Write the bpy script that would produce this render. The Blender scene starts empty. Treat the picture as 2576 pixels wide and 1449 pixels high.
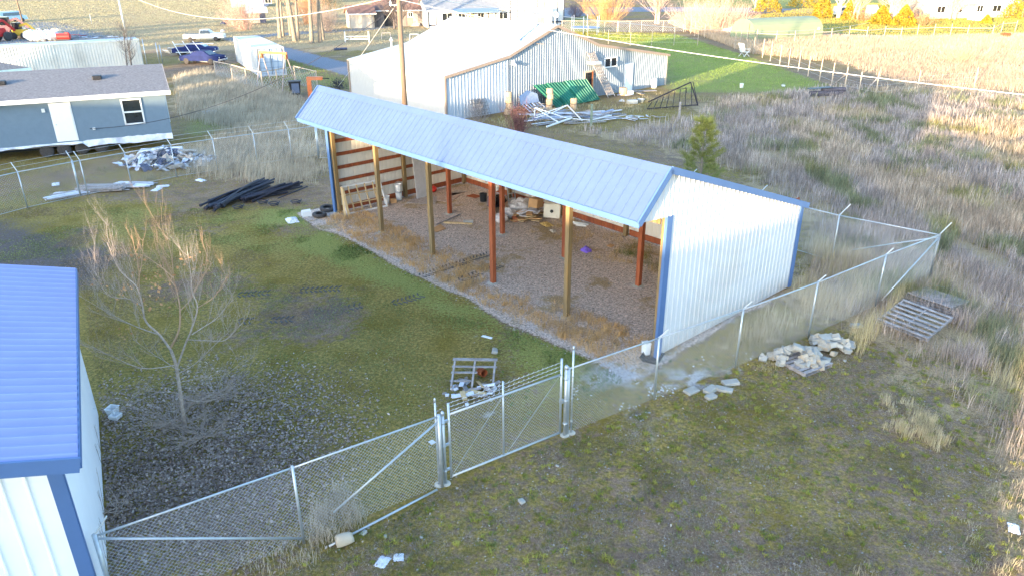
import bpy, math, random
import numpy as np
from mathutils import Vector, Matrix
R = math.radians
rnd = random.Random(7)
# ------------------------------------------------------------------ camera
SC = bpy.context.scene
C = SC.collection
CAM_H = 10.507; PITCH = .4189; ROLL = .0047; FPX = 1843.0
_c, _s = math.cos(PITCH), math.sin(PITCH)
_R0 = Vector((1, 0, 0)); _F0 = Vector((0, _c, -_s)); _U0 = Vector((0, _s, _c))
_RR = math.cos(ROLL)*_R0-math.sin(ROLL)*_U0
_UU = math.sin(ROLL)*_R0+math.cos(ROLL)*_U0
cd = bpy.data.cameras.new('camera'); cam = bpy.data.objects.new('camera', cd); C.objects.link(cam)
cam.matrix_world = Matrix(((_RR.x, _UU.x, -_F0.x, 0), (_RR.y, _UU.y, -_F0.y, 0), (_RR.z, _UU.z, -_F0.z, CAM_H), (0, 0, 0, 1)))
cd.sensor_width = 36; cd.lens = 36*FPX/2576; cd.clip_start = .1; cd.clip_end = 3000
SC.camera = cam
# ------------------------------------------------------------------ light
SUN_DIR = Vector((.57, .82, 0)).normalized()      # the way the light travels over the ground
SUN_EL = R(5.0)
world = bpy.data.worlds.new('World'); SC.world = world; world.use_nodes = True
wn = world.node_tree; bg = wn.nodes['Background']
sky = wn.nodes.new('ShaderNodeTexSky'); sky.sky_type = 'NISHITA'; sky.sun_disc = False
sky.sun_elevation = R(9.0); sky.sun_rotation = math.atan2(-SUN_DIR.x, -SUN_DIR.y)
sky.air_density = 1.0; sky.dust_density = 1.; sky.ozone_density = 2.2
wn.links.new(sky.outputs[0], bg.inputs[0]); bg.inputs[1].default_value = .15
sd = bpy.data.lights.new('sun', 'SUN'); sun = bpy.data.objects.new('sun', sd); C.objects.link(sun)
sd.energy = 2.5; sd.angle = R(.6); sd.color = (1, .76, .47)
_ld = Vector((SUN_DIR.x*math.cos(SUN_EL), SUN_DIR.y*math.cos(SUN_EL), -math.sin(SUN_EL)))
sun.rotation_euler = _ld.to_track_quat('-Z', 'Y').to_euler(); sun.location = (-20, -30, 30)
SC.view_settings.view_transform = 'Standard'; SC.view_settings.look = 'None'
SC.view_settings.exposure = 2.9; SC.view_settings.gamma = 1
# ------------------------------------------------------------------ helpers
def G(u, v, z=0.):
    """sight line of the survey photograph (2576 px wide) met with the level z"""
    d = _F0+_RR*((u-1288)/FPX)+_UU*((724.5-v)/FPX)
    t = (z-CAM_H)/d.z
    return Vector((d.x*t, d.y*t, z))
def mat(name, col, rough=.8, metal=0., var=.12, scale=5., bump=0., bscale=60., col2=None, spec=.3, dirt=None, stretch=None, trans=0., alpha=1., splash=None):
    m = bpy.data.materials.new(name); m.use_nodes = True
    n = m.node_tree.nodes; l = m.node_tree.links; b = n['Principled BSDF']
    b.inputs['Roughness'].default_value = rough; b.inputs['Metallic'].default_value = metal
    b.inputs['Specular IOR Level'].default_value = spec
    tc = n.new('ShaderNodeTexCoord'); src = tc.outputs['Object']
    if stretch:
        mp = n.new('ShaderNodeMapping'); mp.inputs['Scale'].default_value = stretch
        l.new(src, mp.inputs[0]); src = mp.outputs[0]
    nt = n.new('ShaderNodeTexNoise'); nt.inputs['Scale'].default_value = scale; nt.inputs['Detail'].default_value = 6
    nt.inputs['Roughness'].default_value = .65; l.new(src, nt.inputs['Vector'])
    cr = n.new('ShaderNodeValToRGB'); cr.color_ramp.elements[0].position = .32; cr.color_ramp.elements[1].position = .68
    c2 = col2 or tuple(min(1, c*(1+var)) for c in col)
    c1 = tuple(c*(1-var) for c in col)
    cr.color_ramp.elements[0].color = (*c1, 1); cr.color_ramp.elements[1].color = (*c2, 1)
    l.new(nt.outputs[0], cr.inputs[0]); out = cr.outputs[0]
    if dirt:
        n2 = n.new('ShaderNodeTexNoise'); n2.inputs['Scale'].default_value = scale*.37; n2.inputs['Detail'].default_value = 8
        l.new(src, n2.inputs['Vector'])
        r2 = n.new('ShaderNodeValToRGB'); r2.color_ramp.elements[0].position = .5; r2.color_ramp.elements[1].position = .72
        l.new(n2.outputs[0], r2.inputs[0])
        mx = n.new('ShaderNodeMixRGB'); l.new(r2.outputs[0], mx.inputs[0]); l.new(out, mx.inputs[1]); mx.inputs[2].default_value = (*dirt, 1)
        out = mx.outputs[0]
    if splash:      # mud thrown up against the foot of a wall
        hh, dc = splash; sp = n.new('ShaderNodeSeparateXYZ'); l.new(tc.outputs['Object'], sp.inputs[0])
        mr = n.new('ShaderNodeMapRange'); mr.inputs[1].default_value = 0; mr.inputs[2].default_value = hh; mr.inputs[3].default_value = .95; mr.inputs[4].default_value = 0; l.new(sp.outputs[2], mr.inputs[0])
        n4 = n.new('ShaderNodeTexNoise'); n4.inputs['Scale'].default_value = 3.5; n4.inputs['Detail'].default_value = 8; l.new(tc.outputs['Object'], n4.inputs['Vector'])
        mu = n.new('ShaderNodeMath'); mu.operation = 'MULTIPLY'; l.new(mr.outputs[0], mu.inputs[0]); l.new(n4.outputs[0], mu.inputs[1])
        mx = n.new('ShaderNodeMixRGB'); l.new(mu.outputs[0], mx.inputs[0]); l.new(out, mx.inputs[1]); mx.inputs[2].default_value = (*dc, 1); out = mx.outputs[0]
    l.new(out, b.inputs['Base Color'])
    if bump:
        n3 = n.new('ShaderNodeTexNoise'); n3.inputs['Scale'].default_value = bscale; n3.inputs['Detail'].default_value = 4
        l.new(src, n3.inputs['Vector'])
        bp = n.new('ShaderNodeBump'); bp.inputs['Strength'].default_value = bump; bp.inputs['Distance'].default_value = .02
        l.new(n3.outputs[0], bp.inputs['Height']); l.new(bp.outputs[0], b.inputs['Normal'])
    if trans: b.inputs['Transmission Weight'].default_value = trans
    b.inputs['Alpha'].default_value = alpha
    return m
class MB:
    def __init__(s): s.v = []; s.f = []
    def add(s, vs, fs):
        o = len(s.v); s.v.extend(tuple(p) for p in vs); s.f.extend(tuple(i+o for i in f) for f in fs); return s
    def box(s, c, d, rz=0., M=None):
        x, y, z = d[0]/2, d[1]/2, d[2]/2
        vs = [Vector(p) for p in ((-x, -y, -z), (x, -y, -z), (x, y, -z), (-x, y, -z), (-x, -y, z), (x, -y, z), (x, y, z), (-x, y, z))]
        if M is None: M = Matrix.Rotation(rz, 3, 'Z')
        c = Vector(c)
        return s.add([M@p+c for p in vs], [(0, 3, 2, 1), (4, 5, 6, 7), (0, 1, 5, 4), (1, 2, 6, 5), (2, 3, 7, 6), (3, 0, 4, 7)])
    def beam(s, a, b, w, h, up=(0, 0, 1)):
        a, b = Vector(a), Vector(b); d = (b-a).normalized(); up = Vector(up)
        if abs(d.dot(up)) > .99: up = Vector((0, 1, 0))
        sd_ = d.cross(up).normalized(); uu = sd_.cross(d).normalized()
        q = [sd_*(i*w/2)+uu*(j*h/2) for i, j in ((-1, -1), (1, -1), (1, 1), (-1, 1))]
        return s.add([a+p for p in q]+[b+p for p in q], [(3, 2, 1, 0), (4, 5, 6, 7), (0, 1, 5, 4), (1, 2, 6, 5), (2, 3, 7, 6), (3, 0, 4, 7)])
    def tube(s, pts, rad, n=6, cap=True):
        pts = [Vector(p) for p in pts]; k = len(pts)
        if not hasattr(rad, '__len__'): rad = [rad]*k
        vs = []; fs = []; prev = None
        for i, p in enumerate(pts):
            d = (pts[min(i+1, k-1)]-pts[max(i-1, 0)])
            if d.length < 1e-9: d = Vector((0, 0, 1))
            d.normalize()
            if prev is None: x = d.orthogonal().normalized()
            else:
                x = prev-d*prev.dot(d)
                x = x.normalized() if x.length > 1e-6 else d.orthogonal().normalized()
            prev = x; y = d.cross(x)
            for j in range(n):
                a = 2*math.pi*j/n; vs.append(p+(x*math.cos(a)+y*math.sin(a))*rad[i])
        for i in range(k-1):
            for j in range(n):
                a = i*n+j; b = i*n+(j+1) % n; fs.append((a, b, b+n, a+n))
        if cap: fs.append(tuple(range(n-1, -1, -1))); fs.append(tuple((k-1)*n+j for j in range(n)))
        return s.add(vs, fs)
    def lathe(s, prof, c=(0, 0, 0), n=16, M=None):
        c = Vector(c); vs = []; fs = []
        for r, z in prof:
            for j in range(n):
                a = 2*math.pi*j/n; p = Vector((r*math.cos(a), r*math.sin(a), z))
                vs.append((M@p if M else p)+c)
        for i in range(len(prof)-1):
            for j in range(n):
                a = i*n+j; b = i*n+(j+1) % n; fs.append((a, b, b+n, a+n))
        fs.append(tuple(range(n-1, -1, -1))); fs.append(tuple((len(prof)-1)*n+j for j in range(n)))
        return s.add(vs, fs)
    def slab(s, pts, th, nrm=None):
        """flat polygon with thickness th against its normal"""
        pts = [Vector(p) for p in pts]; k = len(pts)
        if nrm is None: nrm = (pts[1]-pts[0]).cross(pts[2]-pts[1]).normalized()
        q = [p-Vector(nrm)*th for p in pts]
        fs = [tuple(range(k)), tuple(range(2*k-1, k-1, -1))]
        for i in range(k):
            j = (i+1) % k; fs.append((i, i+k, j+k, j))
        return s.add(pts+q, fs)
    def ribs(s, u0, u1, A, B, nrm, pitch=.305, amp=.02, kind='rib', th=0):
        """profiled metal sheet between the edges A(u) and B(u)"""
        nrm = Vector(nrm); us = []; u = u0
        pr = {'rib': [(0, 0), (.40, 0), (.46, 1), (.54, 1), (.60, 0)], 'sine': [(i/6, .5-.5*math.cos(2*math.pi*i/6)) for i in range(6)],
              'box': [(0, 0), (.42, 0), (.5, 1), (.92, 1)]}[kind]
        while u < u1-1e-6:
            for a, o in pr:
                if u+a*pitch < u1: us.append((u+a*pitch, o*amp))
            u += pitch
        us.append((u1, 0))
        vs = []; 
        for a, o in us: vs += [Vector(A(a))+nrm*o, Vector(B(a))+nrm*o]
        fs = [(2*i, 2*i+2, 2*i+3, 2*i+1) for i in range(len(us)-1)]
        return s.add(vs, fs)
    def jitter_block(s, c, d, M, r, k=.12):
        """a broken block: box with displaced corners"""
        x, y, z = d[0]/2, d[1]/2, d[2]/2; c = Vector(c)
        vs = [Vector((p[0]*(1+r.uniform(-k, k)*2), p[1]*(1+r.uniform(-k, k)*2), p[2]*(1+r.uniform(-k, k)))) for p in
              ((-x, -y, -z), (x, -y, -z), (x, y, -z), (-x, y, -z), (-x, -y, z), (x, -y, z), (x, y, z), (-x, y, z))]
        return s.add([M@p+c for p in vs], [(0, 3, 2, 1), (4, 5, 6, 7), (0, 1, 5, 4), (1, 2, 6, 5), (2, 3, 7, 6), (3, 0, 4, 7)])
    def mesh(s, name, smooth=False):
        me = bpy.data.meshes.new(name); me.from_pydata([tuple(p) for p in s.v], [], s.f); me.update()
        if smooth:
            for p in me.polygons: p.use_smooth = True
        return me
def tag(o, label=None, cat=None, group=None, kind=None):
    if label: o['label'] = label
    if cat: o['category'] = cat
    if group: o['group'] = group
    if kind: o['kind'] = kind
    return o
def T(name, label, cat, loc=(0, 0, 0), rz=0., group=None):
    o = bpy.data.objects.new(name, None); C.objects.link(o); o.location = loc; o.rotation_euler = (0, 0, rz); o.empty_display_size = .2
    return tag(o, label, cat, group, 'thing')
def P(name, mb, m, parent, smooth=False, label=None, bevel=0):
    """a part: its mesh is written in the thing's own frame"""
    o = bpy.data.objects.new(name, mb.mesh(name, smooth)); C.objects.link(o); o.data.materials.append(m); o.parent = parent
    if label: o['label'] = label
    if bevel:
        b = o.modifiers.new('bevel', 'BEVEL'); b.width = bevel; b.segments = 2; b.limit_method = 'ANGLE'
    return o
def S(name, mb, m, label, cat, loc=(0, 0, 0), rz=0., group=None, kind=None, smooth=False, bevel=0):
    """a thing that is one mesh"""
    o = bpy.data.objects.new(name, mb.mesh(name, smooth)); C.objects.link(o); o.data.materials.append(m)
    o.location = loc; o.rotation_euler = (0, 0, rz)
    if bevel:
        b = o.modifiers.new('bevel', 'BEVEL'); b.width = bevel; b.segments = 2; b.limit_method = 'ANGLE'
    return tag(o, label, cat, group, kind or 'thing')
def copy_tree(o, loc, rz=None, label=None, parent=None, scale=None):
    c = o.copy(); C.objects.link(c)
    if parent: c.parent = parent
    else:
        c.location = loc
        if rz is not None: c.rotation_euler = (0, 0, rz)
        if label: c['label'] = label
        if scale: c.scale = scale
    for ch in [x for x in C.objects if x.parent == o]: copy_tree(ch, None, parent=c)
    return c
def frame(loc, rz):
    """world -> local of a thing"""
    return (Matrix.Translation(Vector(loc))@Matrix.Rotation(rz, 4, 'Z')).inverted()
def W(p): return [G(*q) for q in p]
def rotm(r, a=3.14, b=.3):
    return (Matrix.Rotation(r.uniform(-a, a), 3, 'Z')@Matrix.Rotation(r.uniform(-b, b), 3, 'X')@Matrix.Rotation(r.uniform(-b, b), 3, 'Y'))
# value noise for scattering
_rs = np.random.RandomState(11); _tab = _rs.rand(256, 256)
def vnoise(x, y, s):
    x = np.asarray(x)/s+1000; y = np.asarray(y)/s+1000
    xi = np.floor(x).astype(int); yi = np.floor(y).astype(int); fx = x-xi; fy = y-yi
    fx = fx*fx*(3-2*fx); fy = fy*fy*(3-2*fy)
    g = lambda a, b: _tab[a % 256, b % 256]
    return (g(xi, yi)*(1-fx)+g(xi+1, yi)*fx)*(1-fy)+(g(xi, yi+1)*(1-fx)+g(xi+1, yi+1)*fx)*fy
def fbm(x, y, s): return (vnoise(x, y, s)+.5*vnoise(x, y, s/2.1)+.25*vnoise(x, y, s/4.3))/1.75
def psd(poly, x, y):
    """signed distance to a polygon, negative inside"""
    x = np.asarray(x, float); y = np.asarray(y, float); n = len(poly); dm = np.full(x.shape, 1e9); ins = np.zeros(x.shape, bool)
    for i in range(n):
        ax, ay = poly[i][0], poly[i][1]; bx, by = poly[(i+1) % n][0], poly[(i+1) % n][1]
        ex, ey = bx-ax, by-ay; t = np.clip(((x-ax)*ex+(y-ay)*ey)/(ex*ex+ey*ey+1e-12), 0, 1)
        dm = np.minimum(dm, np.hypot(x-ax-t*ex, y-ay-t*ey))
        c = ((ay > y) != (by > y)) & (x < (bx-ax)*(y-ay)/(by-ay+1e-12)+ax); ins ^= c
    return np.where(ins, -dm, dm)
def pline(pts, x, y):
    dm = np.full(np.shape(x), 1e9)
    for i in range(len(pts)-1):
        ax, ay = pts[i][0], pts[i][1]; bx, by = pts[i+1][0], pts[i+1][1]
        ex, ey = bx-ax, by-ay; t = np.clip(((x-ax)*ex+(y-ay)*ey)/(ex*ex+ey*ey+1e-12), 0, 1)
        dm = np.minimum(dm, np.hypot(x-ax-t*ex, y-ay-t*ey))
    return dm
def np_mesh(name, co, faces, cols=None):
    """co (n,3), faces list of (k,m) int arrays"""
    me = bpy.data.meshes.new(name); me.vertices.add(len(co)); me.vertices.foreach_set('co', np.asarray(co, np.float32).ravel())
    lv = np.concatenate([f.ravel() for f in faces]); ls = np.concatenate([np.full(len(f), f.shape[1]) for f in faces])
    st = np.concatenate([[0], np.cumsum(ls)[:-1]])
    me.loops.add(len(lv)); me.loops.foreach_set('vertex_index', lv.astype(np.int32))
    me.polygons.add(len(ls)); me.polygons.foreach_set('loop_start', st.astype(np.int32)); me.polygons.foreach_set('loop_total', ls.astype(np.int32))
    me.update(calc_edges=True)
    if cols is not None:
        a = me.color_attributes.new('Col', 'FLOAT_COLOR', 'POINT')
        c4 = np.ones((len(co), 4), np.float32); c4[:, :3] = cols; a.data.foreach_set('color', c4.ravel())
    return me
def leafmat(name, transl=.25, rough=.7):
    m = bpy.data.materials.new(name); m.use_nodes = True; n = m.node_tree.nodes; l = m.node_tree.links
    b = n['Principled BSDF']; b.inputs['Roughness'].default_value = rough; b.inputs['Specular IOR Level'].default_value = .15
    a = n.new('ShaderNodeAttribute'); a.attribute_name = 'Col'
    nt = n.new('ShaderNodeTexNoise'); nt.inputs['Scale'].default_value = .6; tc = n.new('ShaderNodeTexCoord'); l.new(tc.outputs['Object'], nt.inputs['Vector'])
    mr = n.new('ShaderNodeMapRange'); mr.inputs[1].default_value = .3; mr.inputs[2].default_value = .7; mr.inputs[3].default_value = .8; mr.inputs[4].default_value = 1.2
    l.new(nt.outputs[0], mr.inputs[0])
    mx = n.new('ShaderNodeVectorMath'); mx.operation = 'SCALE'; l.new(a.outputs['Color'], mx.inputs[0]); l.new(mr.outputs[0], mx.inputs['Scale'])
    l.new(mx.outputs[0], b.inputs['Base Color'])
    t = n.new('ShaderNodeBsdfTranslucent'); l.new(mx.outputs[0], t.inputs[0])
    ms = n.new('ShaderNodeMixShader'); ms.inputs[0].default_value = transl
    l.new(b.outputs[0], ms.inputs[1]); l.new(t.outputs[0], ms.inputs[2]); l.new(ms.outputs[0], n['Material Output'].inputs[0])
    return m
GRASS = leafmat('grass_blade')
def blades(rs, x, y, h, w, lean, cols, z0=0., wind=(.25, .1)):
    """bent two-segment blades"""
    n = len(x); a = rs.rand(n)*2*np.pi; dx = np.cos(a)*w/2; dy = np.sin(a)*w/2
    la = rs.rand(n)*2*np.pi; ll = lean*h*rs.rand(n)
    lx = np.cos(la)*ll+wind[0]*h; ly = np.sin(la)*ll+wind[1]*h
    co = np.zeros((n, 5, 3), np.float32)
    co[:, 0] = np.stack([x-dx, y-dy, np.full(n, z0)-.01], 1); co[:, 1] = np.stack([x+dx, y+dy, np.full(n, z0)-.01], 1)
    mx_, my_, mz = x+lx*.35, y+ly*.35, z0+h*.6
    co[:, 2] = np.stack([mx_+dx*.8, my_+dy*.8, mz], 1); co[:, 3] = np.stack([mx_-dx*.8, my_-dy*.8, mz], 1)
    co[:, 4] = np.stack([x+lx, y+ly, z0+h*np.sqrt(np.clip(1-(lean*.5)**2, .1, 1))], 1)
    b = np.arange(n)*5
    q = np.stack([b, b+1, b+2, b+3], 1); t = np.stack([b+3, b+2, b+4], 1)
    return co.reshape(-1, 3), q, t, np.repeat(cols, 5, axis=0)
def tri_blades(rs, x, y, h, w, lean, cols, z0=0.):
    n = len(x); a = rs.rand(n)*2*np.pi; dx = np.cos(a)*w/2; dy = np.sin(a)*w/2
    la = rs.rand(n)*2*np.pi; ll = lean*h
    co = np.zeros((n, 3, 3), np.float32)
    co[:, 0] = np.stack([x-dx, y-dy, np.full(n, z0)], 1); co[:, 1] = np.stack([x+dx, y+dy, np.full(n, z0)], 1)
    co[:, 2] = np.stack([x+np.cos(la)*ll, y+np.sin(la)*ll, z0+h], 1)
    b = np.arange(n)*3
    return co.reshape(-1, 3), None, np.stack([b, b+1, b+2], 1), np.repeat(cols, 3, axis=0)
def stuff(name, label, cat, chunks, m=None):
    off = 0; cos = []; qs = []; ts = []; cs = []
    for co, q, t, c in chunks:
        cos.append(co); cs.append(c)
        if q is not None: qs.append(q+off)
        ts.append(t+off); off += len(co)
    fs = ([np.concatenate(qs)] if qs else [])+[np.concatenate(ts)]
    me = np_mesh(name, np.concatenate(cos), fs, np.concatenate(cs)); o = bpy.data.objects.new(name, me); C.objects.link(o)
    me.materials.append(m or GRASS); return tag(o, label, cat, None, 'stuff')
def tint(rs, n, c1, c2, v=.12):
    t = rs.rand(n, 1); c = np.array(c1)*(1-t)+np.array(c2)*t
    return (c*(1+(rs.rand(n, 1)-.5)*2*v)).astype(np.float32)
def scatter(rs, poly, dens, clump=0., cs=1.5, edge=0.):
    """random points inside a polygon, thinned by noise; dens per square metre"""
    p = np.array([(q[0], q[1]) for q in poly]); lo, hi = p.min(0), p.max(0)
    n = int((hi[0]-lo[0])*(hi[1]-lo[1])*dens); x = lo[0]+rs.rand(n)*(hi[0]-lo[0]); y = lo[1]+rs.rand(n)*(hi[1]-lo[1])
    d = psd(poly, x, y); keep = d < 0
    if edge: keep &= rs.rand(n) < np.clip(-d/edge, 0, 1)
    if clump: keep &= rs.rand(n) < np.clip((fbm(x, y, cs)-.5)*4*clump+1-clump*.6, .03, 1)
    return x[keep], y[keep]
# ------------------------------------------------------------------ ground
def D(*p): return [tuple(G(*q)[:2]) for q in p]
SHED_O = Vector((4.17, 18.58, 0)); SHED_RZ = 2.2979-math.pi
def shed_w(x, y, z=0): return Matrix.Translation(SHED_O)@Matrix.Rotation(SHED_RZ, 4, 'Z')@Vector((x, y, z))
def build_ground():
    def axis(c0, c1, st, lim, g):
        a = list(np.arange(c0, c1, st)); s = st; p = a[-1]
        while p < lim[1]: s *= g; p += s; a.append(p)
        s = st; p = a[0]
        while p > lim[0]: s *= g; p -= s; a.insert(0, p)
        return np.array(a)
    xs = axis(-20, 20, .16, (-700, 700), 1.035); ys = axis(7, 42, .16, (-300, 1500), 1.03)
    X, Y = np.meshgrid(xs, ys); x = X.ravel(); y = Y.ravel(); n = len(x)
    N1 = fbm(x, y, 3.)-.5; N2 = fbm(x+31, y+7, .9)-.5; N3 = fbm(x-50, y+90, 9.)-.5
    def w(poly, soft, wob=.0): return np.clip(.5-(psd(poly, x, y)+N1*wob*2+N2*wob)/soft, 0, 1)
    moss = np.full(n, .42)+N3*.7+N1*.6; lawn = np.zeros(n); straw = np.zeros(n); grav = np.zeros(n); asph = np.zeros(n); dark = np.zeros(n)
    yard = D((-300, 520), (200, 505), (840, 530), (1470, 880), (1640, 920), (1400, 1060), (1100, 1200), (270, 1480), (150, 1000), (-300, 760))
    yw = w(yard, 1.5, 1.); moss += yw*(.45+N1*1.0)
    # green strip along the gravel edge, greener top of the yard
    ed = [tuple(shed_w(a, b)[:2]) for a, b in ((-18.8, -1.75), (2, -1.75))]
    dl = pline(ed, x, y); q = D((848, 575), (1495, 900), (1300, 960), (980, 760), (560, 560), (560, 470), (830, 500))
    lawn += w(q, 1.8, 1.6)*np.clip(1.15-dl/2.2+N1*1.2, .0, 1)*.75
    lawn += w(D((520, 500), (840, 560), (1100, 760), (850, 690), (500, 640), (200, 600), (250, 520)), 2.5, 2.)*.5*(.6+N1*1.5)
    lawn += w(D((1300, 880), (1620, 920), (1500, 1010), (1250, 1060)), 1.5, 1.)*.35
    grey = w(D((480, 640), (900, 700), (1000, 800), (760, 920), (600, 860), (440, 760)), 2.5, 2.)
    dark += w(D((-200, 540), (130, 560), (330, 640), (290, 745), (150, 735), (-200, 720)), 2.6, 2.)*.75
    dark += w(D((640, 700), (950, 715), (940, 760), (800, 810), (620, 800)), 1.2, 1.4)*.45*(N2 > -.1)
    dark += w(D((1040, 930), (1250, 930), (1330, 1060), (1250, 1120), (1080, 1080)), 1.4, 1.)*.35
    moss *= 1-grey*.55; lawn *= 1-grey*.6
    # gravel floor of the shed
    pad = [tuple(shed_w(a, b)[:2]) for a, b in ((-19.6, -1.55), (-10, -1.65), (.3, -1.5), (.4, -.9), (.1, 7.4), (-18.4, 7.4))]
    gp = w(pad, .35, .25); grav = gp*1.; 
    for a in (grey,): pass
    moss *= 1-gp; lawn *= 1-gp; dark *= 1-gp
    straw += gp*np.clip(fbm(x, y+200, 1.6)*2.6-1.15, 0, 1)*.7
    # concrete round the posts and the pale powder
    powder = np.zeros(n)
    for i in range(6):
        for b in (0, 3.66):
            p = shed_w(-3.66*i, b); powder += np.clip(1-np.hypot(x-p.x, y-p.y)/(.5+.1*(i % 2))+N2*.9, 0, 1)*.75
    for c, r_ in (((1740, 950), 1.3), ((1500, 955), 1.4), ((1600, 1050), 1.0), ((1560, 930), 1.0), ((1230, 835+210), .4), ((965, 1412), .25), ((1005, 1405), .22), ((1200, 845), .3), ((1830, 935), .8), ((1190, 930), .6)):
        p = G(*c); powder += np.clip(1-np.hypot(x-p.x, (y-p.y)*1.3)/r_+N2*1.9, 0, 1)*.6*(vnoise(x, y, .2) > .38)
    powder += np.clip(1-np.abs(pline([tuple(shed_w(a, b)[:2]) for a, b in ((-19, -1.25), (.2, -1.25))], x, y))/.38+N2*.8, 0, 1)*.42*(gp > .2)
    # outside the fence, in front: purple-grey stony soil
    # straw floors of the weed fields
    for q, k in FIELDS: straw += w(q, 2.5, 2.)*k
    # lawns
    lw = w(D((1480, 92), (1700, 88), (1850, 135), (2090, 218), (1960, 232), (1700, 232), (1640, 120)), 3., 2.)
    lw += w(D((1850, 75), (2060, 82), (2300, 95), (2576, 120), (2900, 130), (2900, 25), (2030, 48)), 3., 2.)
    lw += w(D((1700, 20), (2050, 30), (2400, 25), (2900, 20), (2900, -20), (1700, -20)), 6., 2.)*.7
    lw += w(D((880, 76), (1080, 70), (1080, 84), (880, 92)), 2., 1.)*.8
    lw += w(D((720, 180), (890, 200), (900, 300), (800, 240)), 3., 2.)*.5+w(D((545, 165), (650, 195), (760, 240), (600, 205)), 2., 1.)*.5
    lw += w(D((440, 300), (540, 290), (600, 320), (470, 350)), 2., 1.5)*.6
    lw += w(D((1420, 35), (1540, 45), (1520, 95), (1420, 90)), 4., 1.)*.7
    lawn += lw*(.9+N1*.8); straw *= 1-np.clip(lw, 0, 1)*.8
    far = w([(-700, 88), (8, 100), (8, 1500), (-700, 1500)], 12., 6.)
    straw += far*(.85+N3*.8+np.sin(y*.21+x*.02)*.15); lawn += far*(.22+np.sin(y*.13+x*.03)*.16+N3*.5); moss *= 1-far*.5
    # drive and roads
    dr = D((1000, 215), (890, 178), (800, 155), (725, 135), (640, 112), (600, 98), (660, 92), (720, 86), (900, 76), (1000, 66))
    wid = 2.1
    asph += np.clip(.5-(pline(dr, x, y)-wid+N2*.8)/.8, 0, 1)
    rd = D((1350, 40), (1480, 26), (1660, 24), (1800, 26), (2100, 30))
    asph += np.clip(.5-(pline(rd, x, y)-9)/3, 0, 1)
    asph += w(D((-100, 80), (60, 62), (110, 50), (240, 80), (330, 95), (330, 110), (-100, 140)), 4., 3.)*.8
    for a in (moss, lawn, straw, dark): a *= 1-np.clip(asph, 0, 1)
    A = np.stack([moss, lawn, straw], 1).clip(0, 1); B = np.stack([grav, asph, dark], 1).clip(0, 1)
    z = (fbm(x, y, 2.)-.5)*.05*(1-gp)
    # wheel tracks pressed into the yard and the floor
    nx, ny = len(xs), len(ys); i, j = np.meshgrid(np.arange(nx-1), np.arange(ny-1)); k = (j*nx+i).ravel()
    me = np_mesh('ground', np.stack([x, y, z*0-0], 1), [np.stack([k, k+1, k+nx+1, k+nx], 1)], A)
    b = me.color_attributes.new('ColB', 'FLOAT_COLOR', 'POINT'); c4 = np.ones((n, 4), np.float32); c4[:, :3] = B; c4[:, 3] = powder.clip(0, 1); b.data.foreach_set('color', c4.ravel())
    o = bpy.data.objects.new('ground', me); C.objects.link(o); me.materials.append(ground_mat()); tag(o, kind='structure')
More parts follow.
